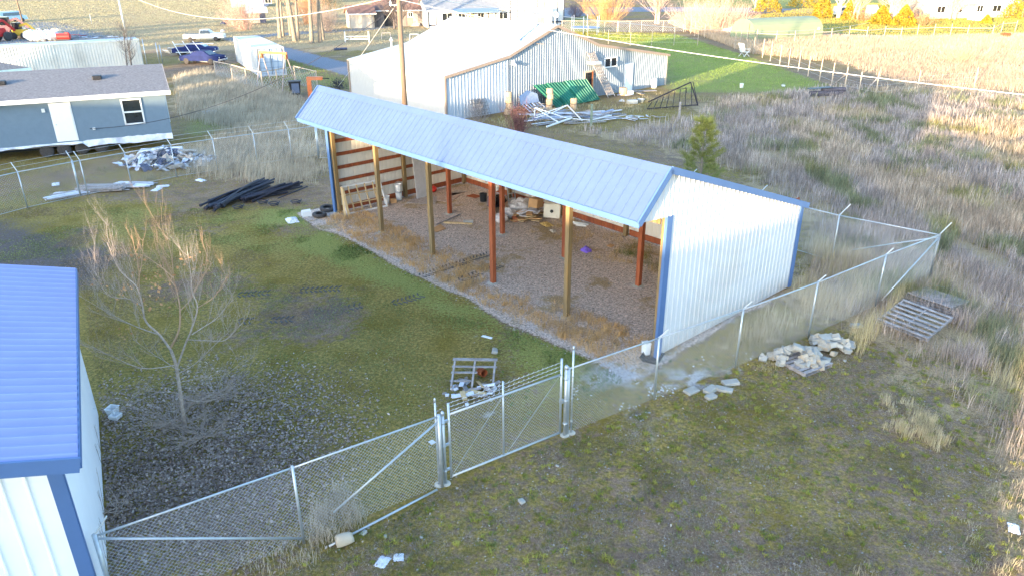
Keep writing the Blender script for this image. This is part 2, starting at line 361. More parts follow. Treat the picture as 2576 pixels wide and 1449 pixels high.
def ground_mat():
    m = bpy.data.materials.new('ground'); m.use_nodes = True; n = m.node_tree.nodes; l = m.node_tree.links; b = n['Principled BSDF']
    b.inputs['Roughness'].default_value = .95; b.inputs['Specular IOR Level'].default_value = .1
    tc = n.new('ShaderNodeTexCoord')
    def noise(s, d=8, r=.65, off=0):
        t = n.new('ShaderNodeTexNoise'); t.inputs['Scale'].default_value = s; t.inputs['Detail'].default_value = d; t.inputs['Roughness'].default_value = r
        mp = n.new('ShaderNodeMapping'); mp.inputs['Location'].default_value = (off, off*.7, 0); l.new(tc.outputs['Object'], mp.inputs[0]); l.new(mp.outputs[0], t.inputs['Vector']); return t.outputs[0]
    def ramp(f, stops):
        r = n.new('ShaderNodeValToRGB'); e = r.color_ramp.elements
        while len(e) < len(stops): e.new(.5)
        for i, (p, c) in enumerate(stops): e[i].position = p; e[i].color = (*c, 1)
        l.new(f, r.inputs[0]); return r.outputs[0]
    def mix(f, a, b_):
        x = n.new('ShaderNodeMixRGB'); l.new(f, x.inputs[0]); l.new(a, x.inputs[1]); l.new(b_, x.inputs[2]); return x.outputs[0]
    def edge(wt, nz, k=1.3):
        """weight broken up by noise"""
        a = n.new('ShaderNodeMath'); a.operation = 'MULTIPLY_ADD'; l.new(wt, a.inputs[0]); a.inputs[1].default_value = k; a.inputs[2].default_value = -.5*(k-1)-.0
        s = n.new('ShaderNodeMath'); s.operation = 'SUBTRACT'; l.new(nz, s.inputs[0]); s.inputs[1].default_value = .5
        q = n.new('ShaderNodeMath'); q.operation = 'MULTIPLY_ADD'; l.new(s.outputs[0], q.inputs[0]); q.inputs[1].default_value = 2.6; l.new(a.outputs[0], q.inputs[2])
        c = n.new('ShaderNodeMapRange'); c.inputs[1].default_value = .3; c.inputs[2].default_value = .7; l.new(q.outputs[0], c.inputs[0]); c.clamp = True
        g = n.new('ShaderNodeMath'); g.operation = 'MULTIPLY'; g.use_clamp = True; l.new(c.outputs[0], g.inputs[0])
        h = n.new('ShaderNodeMath'); h.operation = 'MULTIPLY'; h.use_clamp = True; l.new(wt, h.inputs[0]); h.inputs[1].default_value = 3.; l.new(h.outputs[0], g.inputs[1]); return g.outputs[0]
    aA = n.new('ShaderNodeAttribute'); aA.attribute_name = 'Col'; sA = n.new('ShaderNodeSeparateColor'); l.new(aA.outputs['Color'], sA.inputs[0])
    aB = n.new('ShaderNodeAttribute'); aB.attribute_name = 'ColB'; sB = n.new('ShaderNodeSeparateColor'); l.new(aB.outputs['Color'], sB.inputs[0])
    f1 = noise(9); f2 = noise(34, 6, .7, 5); f3 = noise(1.6, 8, .6, 9); f4 = noise(90, 3, .7, 2)
    soil = ramp(f2, [(.32, (0.125, 0.092, 0.068)), (.5, (0.265, 0.189, 0.138)), (.66, (0.503, 0.358, 0.253))])
    soil2 = ramp(f1, [(.3, (0.187, 0.107, 0.068)), (.7, (0.339, 0.212, 0.130))])
    soil = mix(ramp(f3, [(.4, (0, 0, 0)), (.6, (.8, .8, .8))]), soil, soil2)
    moss = ramp(f1, [(.3, (0.123, 0.109, 0.039)), (.5, (0.271, 0.206, 0.060)), (.7, (0.480, 0.310, 0.097))])
    lawn = ramp(f2, [(.3, (0.123, 0.156, 0.046)), (.5, (0.265, 0.281, 0.079)), (.7, (0.513, 0.414, 0.142))])
    straw = ramp(f2, [(.3, (0.214, 0.152, 0.081)), (.5, (0.407, 0.296, 0.170)), (.7, (0.686, 0.499, 0.294))])
    grav = ramp(f2, [(.3, (0.317, 0.247, 0.210)), (.5, (0.636, 0.504, 0.433)), (.68, (0.750, 0.750, 0.750))])
    vo = n.new('ShaderNodeTexVoronoi'); vo.inputs['Scale'].default_value = 17; l.new(tc.outputs['Object'], vo.inputs['Vector'])
    gp = ramp(vo.outputs['Color'], [(.0, (.45, .42, .38)), (1., (1.35, 1.3, 1.22))])
    mg = n.new('ShaderNodeMixRGB'); mg.blend_type = 'MULTIPLY'; mg.inputs[0].default_value = .75; l.new(grav, mg.inputs[1]); l.new(gp, mg.inputs[2]); grav = mg.outputs[0]
    asph = ramp(f2, [(.3, (0.163, 0.174, 0.207)), (.7, (0.275, 0.282, 0.316))])
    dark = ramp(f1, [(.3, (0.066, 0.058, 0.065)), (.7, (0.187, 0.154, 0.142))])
    pow_ = ramp(f4, [(.35, (.28, .27, .28)), (.65, (.62, .62, .66))])
    f5 = noise(.9, 6, .6, 33); f6 = noise(.55, 6, .6, 57)
    soil = mix(ramp(f5, [(.45, (0, 0, 0)), (.62, (.7, .7, .7))]), soil, ramp(f2, [(.3, (.10, .065, .05)), (.7, (.21, .155, .125))]))
    moss = mix(ramp(f6, [(.48, (0, 0, 0)), (.64, (.75, .75, .75))]), moss, ramp(f2, [(.3, (.13, .085, .012)), (.7, (.27, .20, .04))]))
    f7 = noise(4.5, 8, .7, 71); c = mix(edge(sA.outputs[0], f7, 1.), soil, moss)
    c = mix(edge(sA.outputs[1], f1, 1.), c, lawn)
    c = mix(edge(sB.outputs[0], f1, 1.6), c, grav)
    c = mix(edge(sA.outputs[2], f3, 1.1), c, straw)
    c = mix(edge(sB.outputs[1], f1, 1.5), c, asph)
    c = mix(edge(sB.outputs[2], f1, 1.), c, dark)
    c = mix(edge(aB.outputs['Alpha'], f4, 1.), c, pow_)
    gr = n.new('ShaderNodeMixRGB'); gr.blend_type = 'MULTIPLY'; gr.inputs[0].default_value = 1; l.new(c, gr.inputs[1]); l.new(ramp(noise(15, 9, .82, 91), [(.36, (.50, .48, .46)), (.5, (1., 1., 1.)), (.64, (1.5, 1.5, 1.5))]), gr.inputs[2]); c = gr.outputs[0]
    l.new(c, b.inputs['Base Color'])
    bp = n.new('ShaderNodeBump'); bp.inputs['Strength'].default_value = .9; bp.inputs['Distance'].default_value = .05
    ad = n.new('ShaderNodeMath'); ad.operation = 'ADD'; l.new(f1, ad.inputs[0]); l.new(f2, ad.inputs[1]); l.new(ad.outputs[0], bp.inputs['Height'])
    l.new(bp.outputs[0], b.inputs['Normal'])
    return m
F_GREY = D((2040, 560), (1870, 450), (1700, 390), (1500, 345), (1420, 335), (1480, 322), (1560, 335), (1640, 305), (1730, 300), (1800, 250), (2090, 216), (2310, 232), (2576, 243), (2900, 260), (2900, 1500), (2576, 1449), (2500, 1280), (2440, 1050), (2300, 960), (2230, 870), (2120, 850), (2050, 760), (2000, 740), (2010, 640))
F_PINK = D((1700, 60), (1850, 90), (2060, 145), (2300, 228), (2576, 240), (2900, 255), (2900, 130), (2576, 122), (2300, 100), (2060, 88), (1880, 86), (1780, 45), (1690, 48))
F_MID = D((430, 195), (520, 178), (640, 205), (760, 250), (800, 300), (840, 420), (800, 470), (640, 470), (470, 450), (420, 400), (560, 330), (440, 300))
F_IN = D((2030, 600), (2330, 690), (2210, 770), (2050, 840), (1880, 890), (1740, 900), (1990, 735))
FIELDS = [(F_GREY, .75), (F_PINK, 1.), (F_MID, .65), (F_IN, .5)]
build_ground()
# ------------------------------------------------------------------ materials of the buildings
M_BLUE = mat('blue painted steel', (.082, .128, .275), .42, .0, .07, .7, spec=.5)
M_BLUE_TRIM = mat('blue trim steel', (.075, .15, .33), .45, 0, .06, 2, spec=.5)
M_BLUE_NEAR = mat('ultramarine corrugated steel', (.285, .305, .56), .45, 0, .05, 1.2, spec=.5)
M_WHITE = mat('white painted steel', (.58, .61, .65), .45, 0, .03, 1.2, spec=.4, dirt=(.54, .55, .56), splash=(.75, (.26, .22, .18)))
M_CREAM = mat('inside of white sheet', (.70, .66, .60), .6, 0, .05, 2)
M_REDW = mat('red-brown stained lumber', (.30, .085, .035), .75, 0, .25, 9, bump=.2, stretch=(1, 1, .15), dirt=(.20, .055, .03))
M_TREAT = mat('green treated post', (.22, .155, .08), .8, 0, .25, 9, bump=.2, stretch=(1, 1, .12), dirt=(.30, .17, .05))
M_GALV = mat('galvanised steel', (.46, .50, .54), .42, .6, .08, 8, spec=.5)
M_WIRE = mat('galvanised wire', (.62, .65, .68), .5, .35, .08, 8)
M_GREYW = mat('weathered grey wood', (.33, .30, .29), .9, 0, .25, 10, bump=.3, dirt=(.20, .18, .17))
M_TANW = mat('fresh pale lumber', (.55, .40, .22), .8, 0, .2, 8, stretch=(1, 1, .2))
M_CONC = mat('pale broken concrete', (.50, .47, .40), .95, 0, .18, 7, bump=.5, bscale=40, dirt=(.33, .31, .27))
M_BLACK = mat('black plastic', (.02, .022, .028), .5, 0, .3, 5)
M_WPLAS = mat('white plastic', (.74, .75, .76), .45, 0, .06, 4, dirt=(.55, .54, .52))
M_PAPER = mat('white sheeting', (.66, .68, .74), .7, 0, .15, 5, bump=.4, bscale=9, dirt=(.42, .43, .50))
# ------------------------------------------------------------------ the open pole shed
def build_shed():
    t = T('pole_shed', 'long open-front pole shed with pale blue metal roof and white gable end', 'shed', SHED_O, SHED_RZ)
    L = 18.3; Dp = 7.4; ZR, YR = 5.66, -.2; ZF, YF = 4.47, -1.38; BS = (ZR-3.06)/(Dp+.2-YR)
    rz = lambda y: ZR-(y-YR)*BS if y >= YR else ZR-(YR-y)*(ZR-ZF)/(YR-YF)
    nf = Vector((0, -(ZR-ZF), YR-YF)).normalized()
    P('roof_front_slope', MB().ribs(-L-.1, .12, lambda u: (u, YF, ZF), lambda u: (u, YR, ZR), nf, .305, .028), M_BLUE, t)
    nb = Vector((0, BS, 1)).normalized(); yb = Dp+.22
    P('roof_back_slope', MB().ribs(-L-.1, .12, lambda u: (u, YR, ZR), lambda u: (u, yb, rz(yb)), nb, .305, .022), M_BLUE, t)
    cap = MB(); a0, a1 = -L-.14, .17
    d1 = Vector((0, YF-YR, ZF-ZR)).normalized()*.28; d2 = Vector((0, 1, -BS)).normalized()*.30; r0 = Vector((0, YR, ZR))+Vector((0, 0, .035))
    for k in range(19):
        x0 = a0+(a1-a0)*k/19; x1 = a0+(a1-a0)*(k+1)/19-.004; X0, X1 = Vector((x0, 0, 0)), Vector((x1, 0, 0))
        cap.slab([X0+r0+d1, X1+r0+d1, X1+r0, X0+r0], .006); cap.slab([X0+r0, X1+r0, X1+r0+d2, X0+r0+d2], .006)
    P('ridge_cap', cap, M_BLUE, t)
    e = MB(); e.beam((-L-.12, YF-.015, ZF-.07), (.15, YF-.015, ZF-.07), .03, .16)
    P('eave_trim', e, M_BLUE_TRIM, t)
    for x in (.145, -L-.14):
        r = MB(); r.beam((x, YF-.02, ZF-.05), (x, YR, ZR-.03), .05, .19, (0, nf.y, nf.z)); r.beam((x, YR-.03, ZR-.04), (x, yb, rz(yb)-.06), .05, .19, (0, nb.y, nb.z))
        P('rake_trim', r, M_BLUE_TRIM, t)
    # gable walls
    def gtop(y): return rz(y)-.06
    def gbot(y): return .08 if y >= -.06 else 4.30+(-y)*.07
    g = MB()
    g.ribs(-.05, Dp, lambda y: (.03, y, .08), lambda y: (.03, y, gtop(y)), (1, 0, 0), .229, .018)
    g.ribs(YF+.03, -.05, lambda y: (.03, y, gbot(min(y, -.07))), lambda y: (.03, y, gtop(y)), (1, 0, 0), .229, .018)
    P('gable_wall', g, M_WHITE, t)
    g = MB(); g.ribs(.0, Dp, lambda y: (-L-.03, y, .08), lambda y: (-L-.03, y, gtop(y)), (-1, 0, 0), .229, .018)
    g.ribs(YF+.03, 0, lambda y: (-L-.03, y, gbot(min(y, .11))), lambda y: (-L-.03, y, gtop(y)), (-1, 0, 0), .229, .018)
    P('gable_wall', g, M_CREAM, t)
    g = MB(); g.ribs(-L, 0, lambda x: (x, Dp+.03, .08), lambda x: (x, Dp+.03, rz(Dp)-.05), (0, 1, 0), .229, .018)
    P('back_wall', g, M_CREAM, t)
    tr = MB(); tr.box((.055, .01, 2.18), (.045, .21, 4.25)); tr.box((.03, -.10, 2.18), (.09, .03, 4.25)); P('corner_trim', tr, M_BLUE_TRIM, t)
    tr = MB(); tr.box((.055, Dp-.05, 1.6), (.045, .16, 3.05)); tr.box((0, Dp+.045, 1.6), (.15, .03, 3.05)); P('corner_trim', tr, M_BLUE_TRIM, t)
    tr = MB(); tr.box((-L-.055, .0, 2.18), (.045, .28, 4.25)); tr.box((-L+.0, -.165, 2.18), (.2, .03, 4.25)); P('corner_trim', tr, M_BLUE_TRIM, t)
    # posts
    for i in range(6):
        x = -3.66*i; m = M_TREAT if i not in (2,) else M_REDW
        xx = x-.09 if i == 0 else (x+.11 if i == 5 else x)
        P('post', MB().box((xx, .03, 2.17), (.165 if i else .11, .165, 4.34)), m, t, bevel=.008)
        if 0 < i < 5: P('post', MB().box((x, 3.66, 2.1), (.165, .165, 4.2)), M_REDW, t, bevel=.008)
        P('post', MB().box((xx, Dp-.1, 1.5), (.165, .165, 3.0)), M_TREAT, t, bevel=.008)
    P('post', MB().box((-L+.11, 3.66, 2.1), (.165, .165, 4.2)), M_TREAT, t, bevel=.008)
    P('post', MB().box((-.12, 3.66, 2.1), (.165, .165, 4.2)), M_TREAT, t, bevel=.008)
    # girts
    for z in (.16, .85, 1.45, 2.05, 2.65, 3.25, 3.85):
        y1 = Dp-.2 if z < 3 else (ZR-.15-z)/BS+YR
        for a, b in ((.09, min(3.57, y1)), (3.75, y1)):
            if b > a+.2: P('girt', MB().box((-L+.02, (a+b)/2, z), (.04, b-a, .15 if z > .2 else .24)), M_REDW, t)
    for z in (.16, 1.25, 2.2):
        for i in range(5):
            P('girt', MB().box((-3.66*i-1.83, Dp-.0, z), (3.4, .04, .15 if z > .2 else .24)), M_REDW, t)
    for z in (.16, .85, 1.45, 2.05, 2.65, 3.25): P('girt', MB().box((-.02, Dp/2, z), (.04, Dp-.4, .15)), M_REDW, t)
    P('header_beam', MB().box((-L/2, -.11, 4.20), (L-.3, .045, .28)), M_TREAT, t)
    P('header_beam', MB().box((-L/2, 3.66+.11, rz(3.66)-.26), (L-.3, .045, .26)), M_TREAT, t)
    for i in range(1, 20):
        x = -L+i*.915
        P('rafter', MB().beam((x, -.15, rz(-.15)-.13), (x, Dp, rz(Dp)-.13), .04, .16), M_TANW, t)
    return t
build_shed()
# ------------------------------------------------------------------ metal building at the left edge
M_WHITE2 = mat('clean white steel', (.80, .82, .85), .45, 0, .03, 1.2, spec=.4)
def build_near():
    wd = Vector((.48, -.877, 0)).normalized(); w0 = Vector((-10.54, 15.73, 0)); nr = Vector((.877, .48, 0))
    near = w0+wd*7.6; rz = math.atan2(nr.y, nr.x)          # x to the right (out of the side wall), y to the back
    t = T('metal_building', 'white metal building with ultramarine corrugated roof cut by the left edge', 'building', near, rz)
    Ln = 7.6; Wd = 9.0; ze = 3.95; sl = .27
    zt = lambda x: ze+sl*(.34-x) if x > -Wd/2 else ze+sl*(.34+Wd/2)-sl*(-Wd/2-x)
    n = Vector((sl, 0, 1)).normalized()
    P('roof', MB().ribs(-.66, Ln+.02, lambda y: (.34, y, ze), lambda y: (-Wd/2, y, zt(-Wd/2)), n, .27, .05, 'sine'), M_BLUE_NEAR, t, smooth=True)
    n2 = Vector((-sl, 0, 1)).normalized()
    P('roof', MB().ribs(-.66, Ln+.02, lambda y: (-Wd/2, y, zt(-Wd/2)), lambda y: (-Wd-.34, y, zt(-Wd-.34)), n2, .27, .05, 'sine'), M_BLUE_NEAR, t, smooth=True)
    r = MB(); r.beam((.36, -.67, ze-.05), (-Wd/2, -.67, zt(-Wd/2)-.05), .05, .24, (0, 0, 1)); r.beam((-Wd/2, -.67, zt(-Wd/2)-.05), (-Wd-.36, -.67, zt(-Wd-.36)-.05), .05, .24)
    r.slab([(.3, -.62, ze-.13), (-Wd/2, -.62, zt(-Wd/2)-.13), (-Wd/2, 0, zt(-Wd/2)-.13), (.3, 0, ze-.13)], .01)
    P('rake_trim', r, M_BLUE_TRIM, t)
    P('eave_trim', MB().box((.36, Ln/2-.32, ze-.05), (.03, Ln+.7, .13)), M_BLUE_TRIM, t)
    P('end_wall', MB().ribs(-Wd, -.12, lambda x: (x, 0, .03), lambda x: (x, 0, zt(x)-.14), (0, -1, 0), .30, .028), M_WHITE2, t)
    P('side_wall', MB().ribs(.12, Ln, lambda y: (0, y, .03), lambda y: (0, y, ze-.02), (1, 0, 0), .076, .008, 'sine'), M_WHITE2, t, smooth=True)
    P('end_wall', MB().ribs(-Wd, 0, lambda x: (x, Ln, .03), lambda x: (x, Ln, zt(x)-.14), (0, 1, 0), .46, .035), M_WHITE, t)
    P('side_wall', MB().box((-Wd, Ln/2, ze/2), (.03, Ln, ze)), M_WHITE, t)
    c = MB(); c.box((-.07, -.03, ze/2), (.20, .035, ze-.2)); c.box((.02, .05, ze/2), (.03, .12, ze-.05)); P('corner_trim', c, M_BLUE_TRIM, t)
    # dead creeper on the side wall
    return t
build_near()
# ------------------------------------------------------------------ grey shop behind the shed
M_SHOPW = mat('galvanised wall sheet', (.27, .32, .38), .5, .15, .08, 1.5, dirt=(.22, .27, .33))
M_SHOPR = mat('pale galvanised roof', (.44, .47, .50), .5, .1, .06, .8, dirt=(.38, .41, .45))
M_SHOPE = mat('white wall sheet', (.50, .49, .47), .5, 0, .04, 1.5)
M_BROWN = mat('brown trim', (.33, .25, .20), .6, 0, .1, 4)
M_GLASS = mat('dark glass', (.02, .025, .03), .08, 0, .2, 2, spec=.8)
M_DOORW = mat('white door', (.78, .78, .78), .5, 0, .03, 2)
SHOP_O = Vector((-4.65, 53.03, 0)); SHOP_RZ = R(41.2)
def shop_w(x, y, z=0): return Matrix.Translation(SHOP_O)@Matrix.Rotation(SHOP_RZ, 4, 'Z')@Vector((x, y, z))
def build_shop():
    t = T('shop_building', 'large grey ribbed metal shop with lean-to wing and pale shallow roof', 'building', SHOP_O, SHOP_RZ)
    pr = [(0, 3.15), (5.9, 4.06), (10.9, 5.95), (15.7, 4.21), (25.1, 2.71)]; Dd = 13.4
    def zt(x):
        for (a, za), (b, zb) in zip(pr, pr[1:]):
            if x <= b+1e-6: return za+(zb-za)*(x-a)/(b-a)
        return pr[-1][1]
    P('front_wall', MB().ribs(0, 5.85, lambda x: (x, 0, 0), lambda x: (x, 0, zt(x)-.03), (0, -1, 0), .30, .035), mat('lean-to wall sheet', (.40, .46, .54), .5, .1, .05, 1.5), t)
    P('front_wall', MB().ribs(5.9, 25.1, lambda x: (x, .04, 0), lambda x: (x, .04, zt(x)-.03), (0, -1, 0), .25, .035), M_SHOPW, t)
    P('side_wall', MB().ribs(0, Dd, lambda y: (0, y, 0), lambda y: (0, y, 3.12), (-1, 0, 0), .23, .02), M_SHOPE, t)
    P('side_wall', MB().ribs(0, Dd, lambda y: (25.1, y, 0), lambda y: (25.1, y, 2.68), (1, 0, 0), .25, .03), M_SHOPW, t)
    P('back_wall', MB().ribs(0, 25.1, lambda x: (x, Dd, 0), lambda x: (x, Dd, zt(x)-.03), (0, 1, 0), .25, .03), M_SHOPW, t)
    for i, ((a, za), (b, zb)) in enumerate(zip(pr, pr[1:])):
        n = Vector((-(zb-za), 0, b-a)).normalized(); a_ = a-.12 if i == 0 else a; b_ = b+.25 if i == 3 else b
        za_ = za-(zb-za)/(b-a)*(a-a_); zb_ = zb+(zb-za)/(b-a)*(b_-b)
        P('roof', MB().ribs(-.15, Dd+.15, lambda y: (a_, y, za_+.02), lambda y: (b_, y, zb_+.02), n, .61, .02), M_SHOPR, t)
        P('rake_trim', MB().beam((a_, -.17, za_-.04), (b_, -.17, zb_-.04), .05, .2), M_BROWN, t)
    P('ridge_cap', MB().beam((10.9, -.2, 5.99), (10.9, Dd+.2, 5.99), .35, .03), M_SHOPR, t)
    P('corner_trim', MB().box((-.02, -.02, 1.56), (.14, .14, 3.1)), M_BROWN, t)
    P('corner_trim', MB().box((-.02, Dd, 1.56), (.14, .14, 3.1)), M_BROWN, t)
    P('corner_trim', MB().box((25.1, -.0, 1.34), (.14, .14, 2.68)), mat('tan trim', (.45, .38, .31), .6), t)
    # openings
    f = MB(); f.box((14.75, -.03, .03+2.14/2+.02), (1.12, .1, 2.2)); d = P('door', f, mat('tan door frame', (.55, .45, .36), .6), t)
    g = MB().box((14.68, -.09, 1.55), (.74, .03, 1.05)); P('pane', g, M_GLASS, d)
    g = MB().box((14.68, -.09, .55), (.74, .03, .92)); P('panel', g, mat('dark red door panel', (.10, .03, .025), .6), d)
    g = MB().box((15.12, -.095, 1.1), (.14, .035, 2.05)); P('door_edge', g, mat('orange-brown jamb', (.45, .14, .05), .6), d)
    dd = P('door', MB().box((19.85, -.03, 1.16), (.98, .08, 2.22)), M_DOORW, t, bevel=.01); P('handle', MB().tube([(19.5, -.1, 1.05), (19.5, -.14, 1.05)], .035), M_GALV, dd)
    P('frame', MB().box((19.85, -.01, 1.19), (1.12, .06, 2.34)), mat('pale door frame', (.62, .66, .70), .5), dd)
    w = MB()
    for a in ((17.4, -.03, 3.07-.05), (17.4, -.03, 2.29)): w.box(a, (1.62, .1, .08))
    for x in (16.63, 17.4, 18.17): w.box((x, -.03, 2.66), (.08, .1, .7))
    wf = P('window', w, M_DOORW, t); P('pane', MB().box((17.4, -.01, 2.66), (1.5, .03, .68)), M_GLASS, wf)
    P('wall_lamp', MB().box((6.3, -.12, 3.55), (.16, .2, .3)).tube([(6.3, -.2, 3.5), (6.3, -.38, 3.4)], [.09, .12], 8), M_DOORW, t)
    P('vent_pipe', MB().tube([(14.6, .05, 2.85), (14.9, -.55, 2.82), (15.4, -.75, 2.8)], .19, 14, False), M_GALV, t)
    st = MB(); st.lathe([(.28, 0), (.28, .05), (.14, .18), (.12, .2), (.12, 1.55), (.16, 1.56), (.16, 1.66), (.03, 1.72)], (8.0, 1.2, 4.86), 12); P('stove_pipe', st, M_GALV, t, True)
    v = MB(); v.lathe([(.06, 0), (.06, .7), (.15, .72), (.05, .95)], (3.6, 12.3, 3.75), 8); P('roof_vent', v, M_DOORW, t)
    P('bracket', MB().beam((8.7, -.05, 4.75), (9.3, -.3, 4.7), .04, .04), M_BROWN, t)
    # low skirting of panels on the far right
    return t
build_shop()
# ------------------------------------------------------------------ mobile home on wheels
M_MH = mat('slate blue siding', (.145, .205, .27), .75, 0, .05, 3, bump=.15, bscale=120)
M_SHING = mat('grey asphalt shingle', (.15, .15, .165), .95, 0, .3, 7, bump=.5, bscale=30, stretch=(1, 2.2, 1), col2=(.235, .235, .25))
M_TYRE = mat('tyre rubber', (.06, .055, .055), .85, 0, .3, 9)
def wheel(parent, c, r, w, ax, rimm):
    ax = Vector(ax).normalized(); q = ax.to_track_quat('Z', 'Y').to_matrix()
    o = P('wheel', MB().lathe([(r*.55, -w/2), (r*.92, -w/2), (r, -w*.3), (r, w*.3), (r*.92, w/2), (r*.55, w/2)], c, 20, q), M_TYRE, parent, True)
    P('rim', MB().lathe([(r*.54, -w*.42), (r*.54, w*.42), (r*.2, w*.45), (r*.2, w*.52)], c, 14, q), rimm, o)
    return o
M_BARNG = mat('dusty rim', (.22, .20, .20), .8, .1, .2, 6)
def build_mobile():
    O = Vector((-21.1, 45.6, 0)); rz = R(24.44)
    t = T('mobile_home', 'slate blue half mobile home on wheels with grey shingle roof and white door', 'mobile home', O, rz)
    L = 16.5; zb, ze = .74, 3.38; Wd = 4.3; zr = 4.42
    P('wall', MB().box((-L/2, .05, (zb+ze)/2), (L, .1, ze-zb)), M_MH, t)
    P('wall', MB().slab([(-.05, .1, zb), (-.05, Wd, zb), (-.05, Wd, zr-.05), (-.05, .1, ze-.05)], .1, (1, 0, 0)), mat('house wrap', (.5, .52, .55), .7, 0, .1, 3), t)
    P('wall', MB().box((-L/2, Wd-.05, (zb+zr)/2-.05), (L, .1, zr-zb-.15)), mat('white sheeting wall', (.6, .62, .66), .6), t)
    P('floor', MB().box((-L/2, Wd/2, zb+.02), (L-.1, Wd-.2, .3)), M_GREYW, t)
    P('chassis', MB().box((-L/2, 1.2, .42), (L-.4, .12, .26)).box((-L/2, 3.1, .42), (L-.4, .12, .26)), M_BLACK, t)
    n = Vector((0, -(zr-ze), Wd+.35)).normalized()
    P('roof', MB().slab([(-L-.3, -.38, ze+.04), (.3, -.38, ze+.04), (.12, Wd, zr+.1), (-L-.3, Wd, zr+.1)], .1), M_SHING, t)
    P('fascia', MB().box((-L/2+.02, -.40, ze-.03), (L+.64, .05, .24)), M_WPLAS, t)
    P('soffit', MB().box((-L/2, -.2, ze-.11), (L+.3, .4, .04)), M_WPLAS, t)
    P('fascia', MB().beam((.31, -.38, ze-.03), (.14, Wd, zr+.0), .04, .2), M_GREYW, t)
    # torn white wrap hanging under the wall
    w = MB(); k = 60; r = random.Random(3); top = []; bot = []
    for i in range(k+1):
        x = -L+L*i/k; o = .05+.07*r.random()+(.22 if i > 42 else 0)+.03*math.sin(i*.5)
        top.append(Vector((x, -.012, zb+.06+.05*r.random()+(.05 if i > 42 else 0)))); bot.append(Vector((x, -.05-.12*r.random(), zb-o+.06)))
    w.add(top+bot, [(i, i+1, i+k+2, i+k+1) for i in range(k)]); P('torn_wrap', w, M_PAPER, t)
    x0 = -9.28+3.1; dr = P('door', MB().box((x0+.52, -.02, 2.02-.05), (1.0, .06, 2.12)), M_DOORW, t, bevel=.01)
    P('frame', MB().box((x0+.52, -.008, 2.0), (1.12, .05, 2.22)), M_WPLAS, dr); P('handle', MB().tube([(x0+.12, -.06, 1.9), (x0+.12, -.11, 1.9)], .035), M_GALV, dr)
    x1 = -9.28+6.85; fr = MB()
    for z in (1.62, 2.33, 3.06): fr.box((x1+.5, -.03, z-.02), (1.1, .08, .09))
    for x in (x1-.02, x1+1.02): fr.box((x, -.03, 2.32), (.09, .08, 1.5))
    wn_ = P('window', fr, M_WPLAS, t); P('pane', MB().box((x1+.5, -.012, 2.32), (1.0, .03, 1.42)), M_GLASS, wn_)
    wl = MB(); wl.box((x0-.35, -.06, 2.75), (.16, .1, .2)); P('wall_lamp', wl, M_WPLAS, t)
    P('service_box', MB().box((x1-1.75, -.06, 1.5), (.14, .1, .12)), M_WPLAS, t)
    P('service_box', MB().box((-13.2, -.06, 1.1), (.14, .1, .14)), M_WPLAS, t)
    for xv in (-3.6, -8.6, -13.6):
        o = P('roof_vent', MB().box((xv, 2.3, ze+.62+.14), (.50, .46, .24)), M_BLACK, t, bevel=.04)
    for i, x in enumerate((-6.9, -6.0, -5.05, -4.05)): wheel(t, (x, .2, .38), .38, .2, (0, 1, 0), M_BARNG)
    for i, x in enumerate((-6.9, -6.0, -5.05, -4.05)): wheel(t, (x, 3.9, .37), .37, .2, (0, 1, 0), M_BLACK)
    return t
build_mobile()
# ------------------------------------------------------------------ unseen things added behind the camera to shade the yard
M_BARK = mat('grey-brown bark', (.26, .21, .17), .9, 0, .25, 6, bump=.4, stretch=(1, 1, .3))
def sunpos(p, l): return Vector((.571*p+.8209*l, .8209*p-.571*l, 0))
def build_shade_building():  # out of view, added so its ridge casts the yard's shade
    c = sunpos(-37, -30); t = T('shade_building', 'unseen long grey metal building added behind the viewer to shade the yard', 'building', c, math.atan2(-.571, .8209))
    L = 63; H_ = 8.15; e = 5.6
    P('roof', MB().slab([(-L/2, -9, e), (L/2, -9, e), (L/2, 0, H_), (-L/2, 0, H_)], .1).slab([(-L/2, 0, H_), (L/2, 0, H_), (L/2, 9, e), (-L/2, 9, e)], .1), M_SHOPR, t)
    P('wall', MB().ribs(-L/2, L/2, lambda x: (x, 8.7, 0), lambda x: (x, 8.7, e), (0, 1, 0), .3, .03), M_SHOPW, t)
    P('wall', MB().box((0, -8.7, e/2), (L, .1, e)), M_SHOPW, t)
    for s in (-1, 1): P('wall', MB().slab([(s*(L/2-.1), -8.7, 0), (s*(L/2-.1), 8.7, 0), (s*(L/2-.1), 8.7, e-.1), (s*(L/2-.1), 0, H_-.2), (s*(L/2-.1), -8.7, e-.1)], .1, (1, 0, 0)), M_SHOPW, t)
build_shade_building()
def leaf_cloud(rs, n, fn, size, c1, c2, v=.2):
    """n little leaf faces; fn(rs,n) gives their positions"""
    p = fn(rs, n); n = len(p); u = rs.randn(n, 3); u /= np.linalg.norm(u, axis=1)[:, None]; w = rs.randn(n, 3); w -= u*(u*w).sum(1)[:, None]; w /= np.linalg.norm(w, axis=1)[:, None]
    s = size*(.6+.8*rs.rand(n, 1)); co = np.stack([p-u*s*.5, p+w*s*.35, p+u*s*.5, p-w*s*.35], 1).reshape(-1, 3)
    b = np.arange(n)*4; return co, np.stack([b, b+1, b+2, b+3], 1), np.repeat(tint(rs, n, c1, c2, v), 4, 0)
def leaf_part(name, parent, chunk, m=None, label=None):
    me = np_mesh(name, chunk[0], [chunk[1]], chunk[2]); me.materials.append(m or GRASS); o = bpy.data.objects.new(name, me); C.objects.link(o); o.parent = parent
    if label: o['label'] = label
    return o
